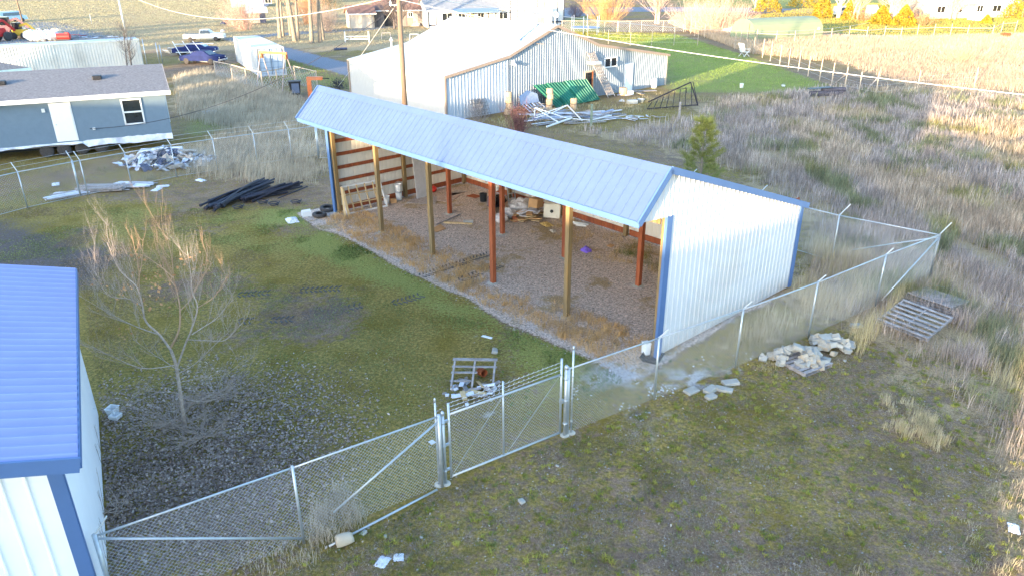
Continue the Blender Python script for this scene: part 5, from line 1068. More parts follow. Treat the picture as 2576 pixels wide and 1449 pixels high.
# ------------------------------------------------------------------ containers, vehicles and yard things at upper left
M_CONT = mat('pale grey container paint', (.46, .49, .52), .5, .1, .04, 1.5, dirt=(.38, .41, .44)); M_CONTD = mat('blue-grey container door', (.40, .48, .58), .5, .1, .06, 2); M_CONTC = mat('cream container paint', (.68, .66, .61), .55, .1, .05, 1.2, dirt=(.5, .48, .44))
def container(label, A, B, L, m, md, doors=True, w=2.44, h=2.75, kind='box', side=1):
    """A: near corner of the door end, B: other corner of the door end"""
    A = Vector((A[0], A[1], 0)); B = Vector((B[0], B[1], 0)); d = (B-A).normalized(); rz = math.atan2(d.y, d.x); t = T('shipping_container', label, 'container', A, rz); w = (B-A).length if doors else w
    P('side_wall', MB().ribs(.08, L-.08, lambda y: (.0, y, .15), lambda y: (0, y, h-.1), (-1, 0, 0), .28, .035, 'box'), m, t); P('side_wall', MB().ribs(.08, L-.08, lambda y: (w, y, .15), lambda y: (w, y, h-.1), (1, 0, 0), .28, .035, 'box'), m, t)
    P('roof', MB().ribs(.05, L-.05, lambda y: (0, y, h), lambda y: (w, y, h), (0, 0, 1), .28, .02, 'box'), m, t); P('end_wall', MB().ribs(.05, w-.05, lambda x: (x, L, .1), lambda x: (x, L, h-.1), (0, 1, 0), .28, .03, 'box'), m, t)
    f = MB()
    for x in (-.02, w+.02):
        for y in (0, L): f.box((x, y, h/2), (.13, .13, h))
        for z in (.08, h-.04): f.box((x, L/2, z), (.10, L-.2, .12))
    for y in (0, L):
        for z in (.08, h-.04): f.box((w/2, y, z), (w, .12, .14))
    P('frame', f, m, t)
    for k in (0, 1):
        dd = P('door', MB().box((w*(.27+.46*k), -.0, h/2), (w*.44, .06, h-.3)), md, t); rb = MB()
        for j in range(5): rb.box((w*(.27+.46*k), -.045, .3+(h-.6)*j/4), (w*.42, .03, .05))
        for j in range(3): rb.box((w*(.08+.46*k)+w*.19*j, -.05, h/2), (.04, .04, h-.3))
        P('door_bar', rb, mat('darker door bars', (.22, .29, .40), .5), dd)
    return t
cA = container('pale grey shipping container with blue-grey doors and a yellow-green square', (-25.25, 76.0), (-22.95, 77.2), 14.0, M_CONT, M_CONTD)
P('door_sticker', MB().box((.42, -.085, 2.25), (.34, .012, .36)), mat('yellow-green sticker', (.55, .95, .0), .6, 0, .01), cA)
cB_ = G(362, 168); dB = (G(67, 189)-cB_).normalized(); t = T('shipping_container', 'long cream shipping container behind the mobile home', 'container', cB_, math.atan2(dB.y, dB.x)+math.pi); L = 16.0
P('side_wall', MB().ribs(-L, 0, lambda x: (x, 0, .2), lambda x: (x, 0, 2.8), (0, -1, 0), .28, .045, 'box'), M_CONTC, t); P('side_wall', MB().ribs(-L, 0, lambda x: (x, 2.44, .2), lambda x: (x, 2.44, 2.8), (0, 1, 0), .28, .045, 'box'), M_CONTC, t)
P('roof', MB().box((-L/2, 1.22, 2.87), (L, 2.5, .06)), M_CONT, t); P('end_wall', MB().ribs(0, 2.44, lambda y: (0, y, .2), lambda y: (0, y, 2.8), (1, 0, 0), .28, .045, 'box'), M_CONTC, t)
P('top_rail', MB().box((-L/2, -.03, 2.84), (L+.1, .1, .14)), M_WPLAS, t); P('bottom_rail', MB().box((-L/2, -.03, .12), (L+.1, .1, .18)), M_CONTC, t)
for x in (-5.3, -7.2): P('fork_pocket', MB().box((x, -.085, .12), (.36, .02, .13)), M_BLACK, t)
# hip-roofed half house left of it
q = G(77, 172, 3.3); t = T('modular_house', 'second half house with slate shingle roof and pale fascia at the left edge', 'house', (q.x, q.y, 0), R(24.4))
P('roof', MB().add([(-9, -4.2, 3.3), (.0, 0, 3.3), (-9, 3.0, 3.4), (-9, -.4, 4.9), (-5.5, -.4, 4.9)], [(0, 1, 4, 3), (1, 2, 3, 4)]).slab([(-9, -4.2, 3.28), (0, 0, 3.28), (-9, 3.0, 3.28)], .05, (0, 0, 1)), M_SHING, t)
P('fascia', MB().beam((-9, -4.22, 3.2), (.05, -.02, 3.2), .05, .25), mat('pale teal fascia', (.42, .58, .60), .6), t); P('wall', MB().beam((-9, -3.9, 1.9), (-.5, .05, 1.9), .1, 2.4), M_MH, t)
M_CARW = mat('white car paint', (.70, .70, .68), .3, 0, .04, 2, spec=.6); M_CARB = mat('dark blue car paint', (.02, .03, .11), .8, .0, .2, 2, spec=.15); M_CHR = mat('chrome', (.7, .72, .75), .2, .8, .05, 3)
def car(label, loc, rz, paint, kind='sedan', L=4.9, W=1.8, roof=None, name='parked_car', cat='car', stripe=None):
    t = T(name, label, cat, loc, rz); h = W/2
    if kind == 'sedan': prof = [(0, .35), (0, .78), (.12, .9), (1.25, .97), (1.9, 1.42), (3.05, 1.45), (3.85, .99), (4.75, .92), (4.9, .8), (4.9, .35)]
    elif kind == 'pickup': prof = [(0, .45), (0, 1.05), (2.0, 1.05), (2.05, 1.62), (3.05, 1.62), (3.55, 1.12), (4.75, 1.02), (4.9, .85), (4.9, .45)]
    else: prof = [(0, .4), (0, 1.9), (.3, 2.0), (3.7, 2.0), (4.2, 1.25), (4.9, 1.05), (5.0, .4)]
    k = L/4.9; vs = [(x*k, -h*(.98 if z < 1.05 else .84), z) for x, z in prof]+[(x*k, h*(.98 if z < 1.05 else .84), z) for x, z in prof]; n = len(prof)
    P('body', MB().add(vs, [tuple(range(n)), tuple(range(2*n-1, n-1, -1))]+[(i, i+n, (i+1) % n+n, (i+1) % n) for i in range(n)]), paint, t, bevel=.05)
    gz = {'sedan': [(1.75, 3.35)], 'pickup': [(2.12, 3.35)], 'van': [(.6, 3.9)]}[kind]
    for a, b in gz:
        for s in (-1, 1):
            zb, zt = (1.0, 1.38) if kind == 'sedan' else (1.12, 1.55) if kind == 'pickup' else (1.25, 1.8)
            P('side_window', MB().add([(a*k-.05, s*(h*.93+.012), zb), (b*k+.1, s*(h*.93+.012), zb), (b*k-.2, s*(h*.84+.015), zt), (a*k+.12, s*(h*.84+.015), zt)], [(0, 1, 2, 3)]), M_GLASS, t)
    if kind == 'sedan': P('windscreen', MB().add([(3.82*k, -h*.8, 1.03), (3.82*k, h*.8, 1.03), (3.15*k, h*.7, 1.42), (3.15*k, -h*.7, 1.42)], [(0, 1, 2, 3)]), M_GLASS, t)
    if kind == 'pickup': P('windscreen', MB().add([(3.53*k, -h*.8, 1.18), (3.53*k, h*.8, 1.18), (3.1*k, h*.72, 1.58), (3.1*k, -h*.72, 1.58)], [(0, 1, 2, 3)]), M_GLASS, t); P('load_bed', MB().box((1.0*k, 0, 1.055), (1.8*k, W*.8, .02)), M_BLACK, t)
    for s in (-1, 1):
        for x in (.85*k, 3.95*k): wheel(t, (x, s*(h-.1), .34), .34, .2, (0, 1, 0), M_CHR)
    P('bumper', MB().box((L+.04, 0, .5), (.12, W*.96, .16)), M_CHR, t); P('bumper', MB().box((-.04, 0, .5), (.12, W*.96, .16)), M_CHR, t)
    for s in (-1, 1): P('headlight', MB().lathe([(.09, 0), (.08, .03)], (L+.005, s*h*.7, .75), 10, EM(0, R(90), 0)), M_WPLAS, t)
    return t
q = G(456, 108); car('white vintage pickup with a pinkish cab roof parked behind the blue wreck', (q.x, q.y+1.5, 0), R(8), M_CARW, 'pickup', 5.6, 1.9, name='pickup_truck', cat='pickup')
q = G(440, 140); car('dark blue wrecked sedan among scrap left of the grey container', (q.x, q.y, 0), R(4), M_CARB, 'sedan', 5.2, 1.85)
q = G(470, 158); car('second dark blue wreck nearer the wire fence with white panels', (q.x, q.y-.6, 0), R(-12), M_CARB, 'sedan', 4.9, 1.8)
r = random.Random(5)
for k, (u, v) in enumerate(((420, 138), (505, 160), (550, 160), (432, 132), (515, 136))):
    q = G(u, v); S('scrap_sheet', MB().box((0, 0, .35), (1.5 if k in (1, 2) else .9, .05, .6), 0, EM(.9, .1, .3*k-.4)), M_WPLAS, ['white bent panel at the left end of the wrecks', 'large white panel lying before the dark wreck', 'white panel at the foot of the grey container', 'second white panel leaning at the left of the wrecks', 'white panel between the wrecks'][k], 'panel', q)
t = T('pipe_rack', 'leaning white pipe rack over the dark wrecks', 'rack', G(520, 156), .2)
for k in range(3): P('pipe', MB().tube([(-3.6+1.1*k, 1.2, 2.2), (-2.4+1.3*k, -.2, .1)], .04, 5), M_WPLAS, t)
for z in (1.0, 1.9): P('pipe', MB().tube([(-3.4, 1, z), (.9, .8, z)], .05, 5), M_WPLAS, t)
# orange gantry, black bin and orange jib
M_OR = mat('orange steel', (.62, .17, .06), .5, .1, .15, 4, dirt=(.42, .22, .14)); M_PIPEW = mat('weathered pipe', (.42, .34, .32), .7, .2, .2, 5)
a, b = G(668, 222), G(728, 226); d = b-a; t = T('gantry_hoist', 'orange steel A-frame gantry in front of the container doors', 'gantry', a, math.atan2(d.y, d.x)); L = d.length
P('beam', MB().box((L/2, 0, 3.12), (L+.4, .13, .2)), M_OR, t)
for x in (0, L):
    for s in (-1, 1): P('leg', MB().tube([(x, s*.12, 3.0), (x+(-.1 if x == 0 else .1), s*1.1, 0)], .045, 6), M_PIPEW, t)
    P('bracket', MB().box((x, 0, 2.85), (.3, .3, .4)), M_OR, t); P('tie', MB().tube([(x, -.75, 1.0), (x, .75, 1.0)], .03, 5), M_PIPEW, t)
q = G(745, 240); t = T('plastic_bin', 'black rectangular bin standing in weeds beside the gantry', 'bin', q, .25); P('body', MB().add([(-.36, -.3, 0), (.36, -.3, 0), (.36, .3, 0), (-.36, .3, 0), (-.52, -.4, 1.15), (.48, -.4, 1.15), (.48, .4, 1.15), (-.52, .4, 1.15)], [(0, 3, 2, 1), (4, 5, 6, 7), (0, 1, 5, 4), (1, 2, 6, 5), (2, 3, 7, 6), (3, 0, 4, 7)]), M_BLACK, t, bevel=.05); P('rim', MB().box((-.02, 0, 1.17), (1.08, .88, .06)), M_BLACK, t)
P('inner_face', MB().box((.02, -.415, .62), (.62, .02, .8), 0, EM(-.09, 0, 0)), mat('grey bin panel', (.10, .13, .2), .6), t)
q = G(782, 248); t = T('hoist_jib', 'orange jib of a hoist rising behind the far end of the shed roof', 'hoist', q, .1)
P('mast', MB().box((0, 0, .85), (.35, .3, 1.7)), M_OR, t); P('arm', MB().box((.5, 0, 1.62), (1.3, .25, .28)), M_OR, t); P('rod', MB().tube([(1.1, 0, 1.62), (1.7, 0, 1.58)], .04, 6), M_BLACK, t)
q = G(851, 222); bush('black-leaved clump at the foot of the guy wire', (851, 226), .8, 1.8, 300, (.02, .02, .04), (.05, .05, .09), 8, size=.1, twn=20)
# power poles and wires
M_POLE = mat('brown utility pole', (.17, .12, .09), .85, 0, .25, 4, bump=.3, stretch=(1, 1, .1), col2=(.24, .175, .13))
pb = G(1026, 395); t = T('utility_pole', 'tall brown wooden utility pole between the shed roof and the grey shop', 'utility pole', pb); top = (.05, 0, 10.9)
P('pole', MB().tube([(0, 0, 0), top], [.165, .12], 12), M_POLE, t, True); ins = MB()
for z in (8.35, 8.75): ins.lathe([(.06, 0), (.07, .06), (.03, .1), (.07, .14), (.05, .2)], (-.42, 0, z), 8)
P('insulator', ins, M_WPLAS, t); P('bracket', MB().beam((-.42, 0, 8.3), (-.42, 0, 9.1), .03, .03).beam((-.42, 0, 9.05), (0, 0, 9.1), .04, .04).beam((-.42, 0, 8.35), (0, 0, 8.35), .04, .04), M_GALV, t)
def sag(a, b, s, n=24): return [a+(b-a)*(i/n)-Vector((0, 0, s*4*(i/n)*(1-i/n))) for i in range(n+1)]
M_CABLE = mat('pale cable', (.62, .60, .58), .5, 0, .05, 3); M_BCABLE = mat('black cable', (.03, .03, .04), .6)
def wire_(label, a, b, s, rr, m, name='power_line'): S(name, MB().tube([p-a for p in sag(a, b, s)], rr, 5), m, label, 'power line', a)
PT = pb+Vector((0, 0, 8.55)); pr_ = PY(2590, 241, 21.); wire_('thick white service cable running from the utility pole to the right edge', pb+Vector((0, 0, 8.65)), pr_, .35, .013, M_CABLE)
wire_('pale wire sagging from the utility pole to the far left pole', pb+Vector((-.4, 0, 8.75)), PY(290, -30, 96), 2.2, .018, M_CABLE)
wire_('thin pale wire from the utility pole over the roofs to the upper right', pb+Vector((0, 0, 8.9)), PY(2200, 55, 140), 1.8, .02, M_CABLE)
wire_('guy wire slanting from the utility pole down to the dark clump', PT, G(848, 222), .1, .016, M_CABLE, 'guy_wire')
wire_('black cable running from the utility pole down to the mobile home', pb+Vector((0, 0, 8.4)), Vector((-21.1, 45.6, 1.5))+Vector((math.cos(R(24.44)), math.sin(R(24.44)), 0))*-4.4, 1.5, .016, M_BCABLE, 'service_cable')
for lab, base, tp, h, rr in (('dark leaning utility pole near the left edge behind the scrap yard', (60, 67), (38, -10), 6.5, .16), ('slender grey pole rising behind the cream container', (326, 128), (288, -5), 8.5, .12), ('short pale marker post far out in the field at left', (231, 62), (224, 28), 1.8, .06)):
    b = G(*base); S('utility_pole', MB().tube([(0, 0, 0), (-.1 if h > 3 else 0, 0, h)], [rr, rr*.7], 8), M_POLE if h < 7 and h > 3 else M_GALV, lab, 'pole', b, smooth=True)
# ------------------------------------------------------------------ houses at the top
def house(name, label, cat, A, B, depth, h, rise, wall, roof, wins=(), doors=(), trim=None, battens=0, ov=.4, chim=False, flat=False, wm=None):
    A = Vector((A.x, A.y, 0)); B = Vector((B.x, B.y, 0)); d = B-A; L = d.length; rz = math.atan2(d.y, d.x); t = T(name, label, cat, A, rz); z0 = h
    P('wall', MB().box((L/2, .08, h/2), (L, .16, h)), wall, t); P('wall', MB().box((L/2, depth, h/2), (L, .16, h)), wall, t)
    for x in (.08, L-.08): P('gable_wall', MB().slab([(x, 0, 0), (x, depth, 0), (x, depth, h), (x, depth/2, h+rise-.05), (x, 0, h)], .16, (1, 0, 0)), wall, t)
    P('roof', MB().slab([(-ov, -ov, h-rise*ov/depth*2), (L+ov, -ov, h-rise*ov/depth*2), (L+ov, depth/2, h+rise), (-ov, depth/2, h+rise)], .12).slab([(-ov, depth/2, h+rise), (L+ov, depth/2, h+rise), (L+ov, depth+ov, h-rise*ov/depth*2), (-ov, depth+ov, h-rise*ov/depth*2)], .12), roof, t)
    P('fascia', MB().box((L/2, -ov-.02, h-rise*ov/depth*2-.08), (L+2*ov, .04, .2)), trim or M_WPLAS, t)
    for (x, z, w, hh) in wins:
        f = MB(); f.box((x, -.03, z-hh/2), (w+.2, .1, .12)).box((x, -.03, z+hh/2), (w+.2, .1, .12)).box((x-w/2, -.03, z), (.12, .1, hh)).box((x+w/2, -.03, z), (.12, .1, hh)).box((x, -.03, z), (.07, .1, hh))
        wf = P('window', f, trim or M_WPLAS, t); P('pane', MB().box((x, -.02, z), (w, .04, hh)), wm or M_GLASS, wf)
    for (x, w, hh, m) in doors: P('door', MB().box((x, -.03, hh/2+.02), (w, .1, hh)), m, t)
    if battens:
        b = MB(); n = max(2, int(L/battens))
        for k in range(n+1): b.box((L*k/n, -.015, h/2), (.14, .05, h-.05))
        b.box((L/2, -.02, .45), (L, .06, .2)); P('batten', b, mat('black batten', (.03, .035, .06), .6), t)
    return t, L
M_HW = mat('white house wall', (.68, .67, .66), .6, 0, .04, 1); M_ROOFG = mat('grey composition roof', (.25, .26, .28), .9, 0, .15, 1.5); M_ROOFB = mat('brown old roof', (.20, .12, .10), .9, 0, .25, 1.5); M_TANH = mat('tan painted wall', (.60, .50, .40), .7, 0, .06, 1)
M_BARN = mat('weathered barn board', (.24, .20, .18), .9, 0, .3, 3, stretch=(3, 3, .3), dirt=(.12, .10, .11)); M_LILAC = mat('lilac siding', (.44, .36, .42), .7, 0, .05, 1)
Gx = lambda u, v: G(u, v)
house('garden_shed', 'tan plywood shed with brown roof left of the old barn', 'shed', Gx(883, 73), Gx(943, 71), 4., 2.6, 1.1, M_TANH, M_ROOFB)
tb, L = house('old_barn', 'dark weathered board barn behind the utility pole', 'barn', Gx(944, 68), Gx(1074, 66), 7, 2.9, 1.8, M_BARN, M_ROOFB, wins=((6.3, 1.9, .8, .8),), doors=((7.2, .9, 2.1, M_GREYW), (2.5, 1.6, 2.2, M_BLACK)))
P('steps', MB().box((7.2, -.5, .15), (1.6, .8, .3)).box((7.2, -.3, .4), (1.4, .5, .2)), M_GREYW, tb)
tb, L = house('white_house', 'long white house with dark battens and blue porch awning behind the shop', 'house', Gx(1079, 72), Gx(1284, 66), 9, 3.0, 1.9, M_HW, M_ROOFG, wins=((3.3, 1.75, 1.8, 1.3), (13.4, 1.75, 1.7, 1.2), (5.9, 1.75, 1.3, 1.1), (9.3, 1.7, 1.1, 1.1)), doors=((7.6, .95, 2.1, M_TANW),), battens=1.3)
P('awning', MB().slab([(4.0, -2.6, 2.55), (12.2, -2.6, 2.55), (12.0, 0, 3.05), (4.4, 0, 3.05)], .12), mat('blue-grey awning', (.20, .28, .42), .6), tb)
for x in (4.2, 6.8, 9.4, 12.0): P('porch_post', MB().box((x, -2.5, 1.25), (.12, .12, 2.5)), M_TANH, tb)
P('porch_rail', MB().box((8.1, -2.5, .9), (7.8, .06, .1)).box((8.1, -2.5, .4), (7.8, .06, .08)), M_GREYW, tb)
house('white_house', 'two-storey white house with black timber strips right of the porch', 'house', Gx(1284, 66), Gx(1418, 62), 9, 6.0, 1.8, M_HW, M_ROOFG, wins=((3.2, 4.6, 1.3, 1.5), (7.6, 4.6, 1.3, 1.5), (2.4, 1.7, .8, .9)), battens=1.15, wm=mat('curtained pane', (.55, .40, .30), .4))
house('garden_shed', 'small white gabled garden shed before the two-storey house', 'shed', Gx(1330, 68), Gx(1388, 67), 3., 2.1, 1.0, M_HW, M_ROOFG, doors=((2.2, 1.2, 1.5, M_TANW),), ov=.25)
q = G(1396, 66); t = T('satellite_dish', 'round white satellite dish on a pole by the garden shed', 'dish', q); P('pole', MB().tube([(0, 0, 0), (0, 0, 1.6)], .05, 6), M_WPLAS, t); P('dish', MB().lathe([(.02, 0), (.35, .06), (.55, .18), (.56, .20), (.34, .10), (.02, .04)], (0, 0, 1.8), 16, EM(R(70), 0, .4)), M_WPLAS, t)
S('utility_pole', MB().tube([(0, 0, 0), (0, 0, 9)], [.2, .15], 8), M_GALV, 'pale metal pole at the corner of the two-storey house', 'pole', G(1408, 62), smooth=True)
house('lilac_house', 'lilac-grey house with white corner boards cut by the top edge', 'house', Gx(583, 20), Gx(664, 19), 9, 4.2, 2.2, M_LILAC, M_ROOFG, wins=((9.2, 1.9, 1.6, 2.0),), trim=M_HW)
house('outbuilding', 'small tan outbuilding with white roof and dark doorway left of the tall trunks', 'shed', Gx(632, 60), Gx(664, 59), 3., 2.3, .5, M_TANH, M_HW, doors=((2.2, 1.1, 2.1, M_TRASHB),), ov=.9)
tb, L = house('ranch_house', 'long sunlit ranch house with pale roof at the upper right corner', 'house', Gx(2318, 50), Gx(2548, 44), 9, 2.9, 1.6, M_TANH, M_HW, wins=((4, 1.7, 1.8, 1.2), (8, 1.7, 1.8, 1.2), (13, 1.7, 1.4, 1.2), (17, 1.7, 2., 1.2)), doors=((10.5, 1., 2.1, M_HW),))
house('garden_shed', 'little white shed between the golden conifers at the upper right', 'shed', Gx(2184, 49), Gx(2203, 49), 2., 2.0, .5, M_HW, M_HW, ov=.2)
# ------------------------------------------------------------------ quonset tent
a, b = G(1897, 110), G(2068, 100); d = b-a; L = d.length; t = T('quonset_tent', 'rounded olive-green fabric quonset shelter beyond the wooden fence', 'shelter', a, math.atan2(d.y, d.x)); n = 14; vs = []
for x in (0, L):
    for k in range(n+1): th = math.pi*k/n; vs.append((x, 2.6-2.6*math.cos(th), 3.05*min(1, math.sin(th)**.62)))
P('cover', MB().add(vs, [(k, k+1, k+n+2, k+n+1) for k in range(n)]+[tuple(range(n, -1, -1)), tuple(range(n+1, 2*n+2))]), mat('olive fabric', (.22, .26, .16), .6, 0, .05, 1, bump=.2, bscale=4), t)
P('door_seam', MB().tube([(-.02, 1.3, 0), (-.02, 1.3, 2.5)], .03, 4), M_BLACK, t); P('vent', MB().lathe([(.2, 0), (.2, .1)], (L-1., -.02, 1.5), 8, EM(R(90), 0, 0)), M_WPLAS, t)
car('white car under a tarp behind the quonset shelter', (G(1868, 92).x-2, G(1868, 92).y+2, 0), .3, M_CARW, 'sedan', 4.6, 1.8); car('white van parked under the trees at the upper right', (G(2098, 44).x, G(2098, 44).y, 0), .1, M_CARW, 'van', 5.0, 2.0, name='parked_van', cat='van')
# ------------------------------------------------------------------ wooden fences
M_SUNW = mat('sun-bleached post', (.42, .35, .28), .9, 0, .15, 5)
def post_fence(label, pts, h, rails=(), w=.14, m=M_SUNW, wires=(.5, 1.0, 1.4), name='post_and_wire_fence'):
    o = G(*pts[0]); t = T(name, label, 'fence', o); q = [G(*p)-o for p in pts]; rr = random.Random(len(pts))
    for p in q: hh = h*rr.uniform(.92, 1.1); P('post', MB().tube([p, p+Vector((rr.uniform(-.05, .05), 0, hh))], w/2, 6), m, t)
    for z in rails: P('rail', MB().tube([p+Vector((0, 0, z)) for p in q], .05, 4), m, t)
    for z in wires: P('wire', MB().tube([p+Vector((0, 0, z)) for p in q], .006, 3), M_WIRE, t)
z3 = lambda x, y: ((2000+x/2.576)*.8587, y/2.576*.8587)
post_fence('wooden post and wire fence running from the lawn corner down towards the right field', [z3(*p) for p in ((5, 245), (60, 255), (90, 275), (165, 290), (205, 277), (290, 303), (340, 303), (390, 375), (480, 345), (535, 410), (600, 440), (660, 465), (730, 500), (795, 520), (870, 545), (945, 580), (1030, 618), (1120, 655), (1220, 690), (1325, 720), (1450, 745), (1765, 705), (2195, 672))], 2.0, w=.10)
post_fence('wooden rail fence crossing behind the folding chair towards the right edge', [z3(*p) for p in ((432, 345), (555, 335), (700, 342), (840, 342), (985, 325), (1115, 320), (1250, 300), (1380, 310), (1515, 295), (1640, 298), (1765, 290), (1890, 283), (2015, 285), (2140, 290), (2330, 290), (2400, 250), (2505, 245))], 1.75, (1.35,), w=.12, name='rail_fence')
for k, (x, y, x2, y2) in enumerate(((1125, 655, 1220, 570), (1370, 715, 1450, 630))):
    a, b = G(*z3(x, y)), G(*z3(x2, 720 if k else 690)); S('brace_pole', MB().tube([(0, 0, .1), tuple(b-a+Vector((0, 0, 1.5)))], .05, 6), M_GREYW, ['slanting brace pole in the wire fence, upper one', 'slanting brace pole in the wire fence, lower one'][k], 'brace', a)
z1 = lambda x, y: (1373.9+x*.2333, y*.2333)
post_fence('metal T-post wire fence between the shop and the lawn corner', [z1(*p) for p in ((445, 440), (670, 480), (905, 497), (1135, 500), (1375, 502), (1630, 502))], 1.9, w=.07)
def farlink(label, pts, gates=()):
    o = G(*pts[0]); t = T('chain_link_fence', label, 'fence', o); q = [G(*p)-o for p in pts]
    for p in q: P('post', MB().tube([p, p+Vector((0, 0, 1.75))], .06, 6), M_SUNW, t)
    P('top_rail', MB().tube([p+Vector((0, 0, 1.7)) for p in q], .05, 5), M_SUNW, t); m = MB()
    for a, b in zip(q, q[1:]): chain(m, a, b, .1, 1.7, .35, .008)
    P('chain_mesh', m, M_WIRE, t)
farlink('pale chain link garden fence with gates behind the trampoline lawn', [z1(*p) for p in ((170, 350), (630, 352), (765, 352), (775, 354), (900, 354), (1025, 350), (1258, 350), (1385, 350), (1500, 345))])
farlink('low chain link fence along the weeds before the grey container', [(545, 200), (587, 210), (623, 222), (663, 232), (700, 225), (745, 215), (800, 230)])
# leaning H frame poles left of the gantry
# trampoline
c = G(1472, 86); t = T('trampoline', 'round trampoline with net poles on the lawn behind the shop', 'trampoline', c); R_ = 2.3; ring = [(R_*math.cos(k*.3142), R_*math.sin(k*.3142), .95) for k in range(21)]
P('frame', MB().tube(ring, .05, 5), M_GALV, t); P('mat', MB().lathe([(.01, .93), (2.0, .93)], n=20), M_BLACK, t); P('pad', MB().lathe([(1.95, .95), (2.0, .98), (2.3, .98), (2.32, .93)], n=20), mat('blue pad', (.08, .14, .35), .5), t)
for k in range(6): a = k*1.047+.3; P('leg', MB().tube([(R_*math.cos(a), R_*math.sin(a), 0), (R_*math.cos(a), R_*math.sin(a), 2.7)], .045, 6), mat_leg if 'mat_leg' in globals() else M_BG, t)
# folding chair
q = G(1872, 143); t = T('folding_chair', 'white slatted folding chair at the corner of the wooden fences', 'chair', q, R(-150)); 
for s in (-.4, .4): P('leg', MB().beam((-.4, s, 0), (.45, s, .75), .06, .05), M_WPLAS, t); P('leg', MB().beam((.5, s, 0), (-.35, s, .7), .06, .05), M_WPLAS, t); P('armrest', MB().beam((-.45, s*1.1, .85), (.4, s*1.1, .9), .12, .04), M_WPLAS, t)
for k in range(5): P('slat', MB().beam((.3, -.36+.18*k, .5), (.75, -.36+.18*k, 1.55), .13, .03), M_WPLAS, t)
for k in range(4): P('slat', MB().beam((-.4+.2*k, -.42, .5), (-.4+.2*k, .42, .5), .12, .03), M_WPLAS, t)
# white rail, sawhorses, chair frame
q = G(869, 108); t = T('low_bench', 'white rail frame like a bench on the ground left of the utility pole', 'frame', q); 
for x in (0, 3.4): P('post', MB().box((x, 0, .75), (.14, .14, 1.5)), M_WPLAS, t)
for z in (.45, .8): P('rail', MB().box((1.7, 0, z), (3.4, .06, .14)), M_WPLAS, t)
for k, x in enumerate((960, 1030)):
    q = G(x, 99 if k == 0 else 103); t = T('sawhorse', ['grey sawhorse left of the utility pole top', 'pale metal chair frame behind the far corner of the shop roof'][k], 'sawhorse' if k == 0 else 'chair frame', q, .1)
    P('beam', MB().box((.7, 0, .85), (1.3, .1, .1)), M_GREYW if k == 0 else M_WPLAS, t)
    for xx in (.1, 1.3):
        for s in (-.3, .3): P('leg', MB().beam((xx, 0, .85), (xx+(.1 if xx > 1 else -.1), s, 0), .07, .05), M_GREYW if k == 0 else M_WPLAS, t)
S('log', MB().tube([(0, 0, .15), (1.6, .6, .15)], .16, 8), M_TRASHB, 'dark log lying on the grass right of the drive', 'log', G(840, 128))
crumple('pale scrap lying on the field left of the tall trunks', (560, 80), (1.0, .5), M_WPLAS, 61); crumple('dark heap beside the reddish bush', (563, 61), (1.6, .9), M_TRASHB, 62, flat=.35)
# ------------------------------------------------------------------ scrap yard at the upper left
M_RED = mat('red machine paint', (.50, .03, .03), .5, 0, .15, 2); M_YEL = mat('yellow machine paint', (.70, .42, .05), .5, 0, .12, 2); M_PINK = mat('faded red paint', (.62, .26, .22), .6, 0, .1, 2)
def machine(label, px, m, rz, s=1., kind=0):
    q = G(*px); t = T('farm_machine', label, 'machine', q, rz)
    if kind == 0:
        P('boom', MB().beam((-1.5*s, 0, 1.6*s), (.6*s, 0, 2.2*s), .3, .3).beam((.6*s, 0, 2.2*s), (1.8*s, 0, 1.0*s), .28, .28), m, t); P('body', MB().box((-.6*s, 0, .95*s), (1.8*s, 1.3*s, .9*s)), m, t, bevel=.08); P('cab', MB().box((-.9*s, 0, 1.9*s), (.9*s, 1.1*s, 1.0*s)), M_GLASS, t, bevel=.05)
        for x in (-1.3, .2):
            for y in (-.8, .8): wheel(t, (x*s, y*s, .5*s), .5*s, .35, (0, 1, 0), m)
    else:
        P('tank', MB().tube([(-1.3*s, 0, .9*s), (1.3*s, 0, .9*s)], .6*s, 12), m, t); P('frame', MB().box((0, 0, .25*s), (3*s, 1.0*s, .15)), M_BLACK, t); P('hood', MB().box((.8*s, 0, 1.5*s), (.8*s, .6*s, .4*s)), m, t, bevel=.05)
machine('faded red loader with raised boom in the scrap yard', (40, 92), M_PINK, .2, 1.2); machine('bright red machine at the left edge of the scrap yard', (6, 104), M_RED, 1.2, 1.3); machine('yellow forklift-like machine in the scrap yard', (66, 99), M_YEL, .1, 1.0); machine('small red tank machine at the right end of the scrap yard', (162, 104), M_RED, .1, .7, 1)
for k, (u, v) in enumerate(((84, 104), (105, 104), (130, 103), (145, 99))):
    q = G(u, v); mb = MB(); rr = random.Random(k+70); n = 10; vs = [(1.3*math.sin(math.pi*i/7)*math.cos(6.283*j/n)*(1+rr.uniform(-.2, .2)), .9*math.sin(math.pi*i/7)*math.sin(6.283*j/n)*(1+rr.uniform(-.2, .2)), .75+.75*math.cos(math.pi*i/7)*(1+rr.uniform(-.2, .2))) for i in range(8) for j in range(n)]
    mb.add(vs, [(i*n+j, i*n+(j+1) % n, (i+1)*n+(j+1) % n, (i+1)*n+j) for i in range(7) for j in range(n)]); S('tarp_heap', mb, M_PAPER if k < 3 else M_TRASHT, ['white tarped heap left in the scrap yard', 'second white tarped heap in the scrap yard', 'third white tarped heap behind the cream container', 'tan tarped heap behind the white ones'][k], 'tarp', q)
car('pale blue and white truck cab at the left edge of the field', (G(-6, 60).x, G(-6, 60).y, 0), 1.3, mat('pale blue paint', (.45, .60, .75), .4), 'van', 6, 2.3, name='parked_truck', cat='truck')
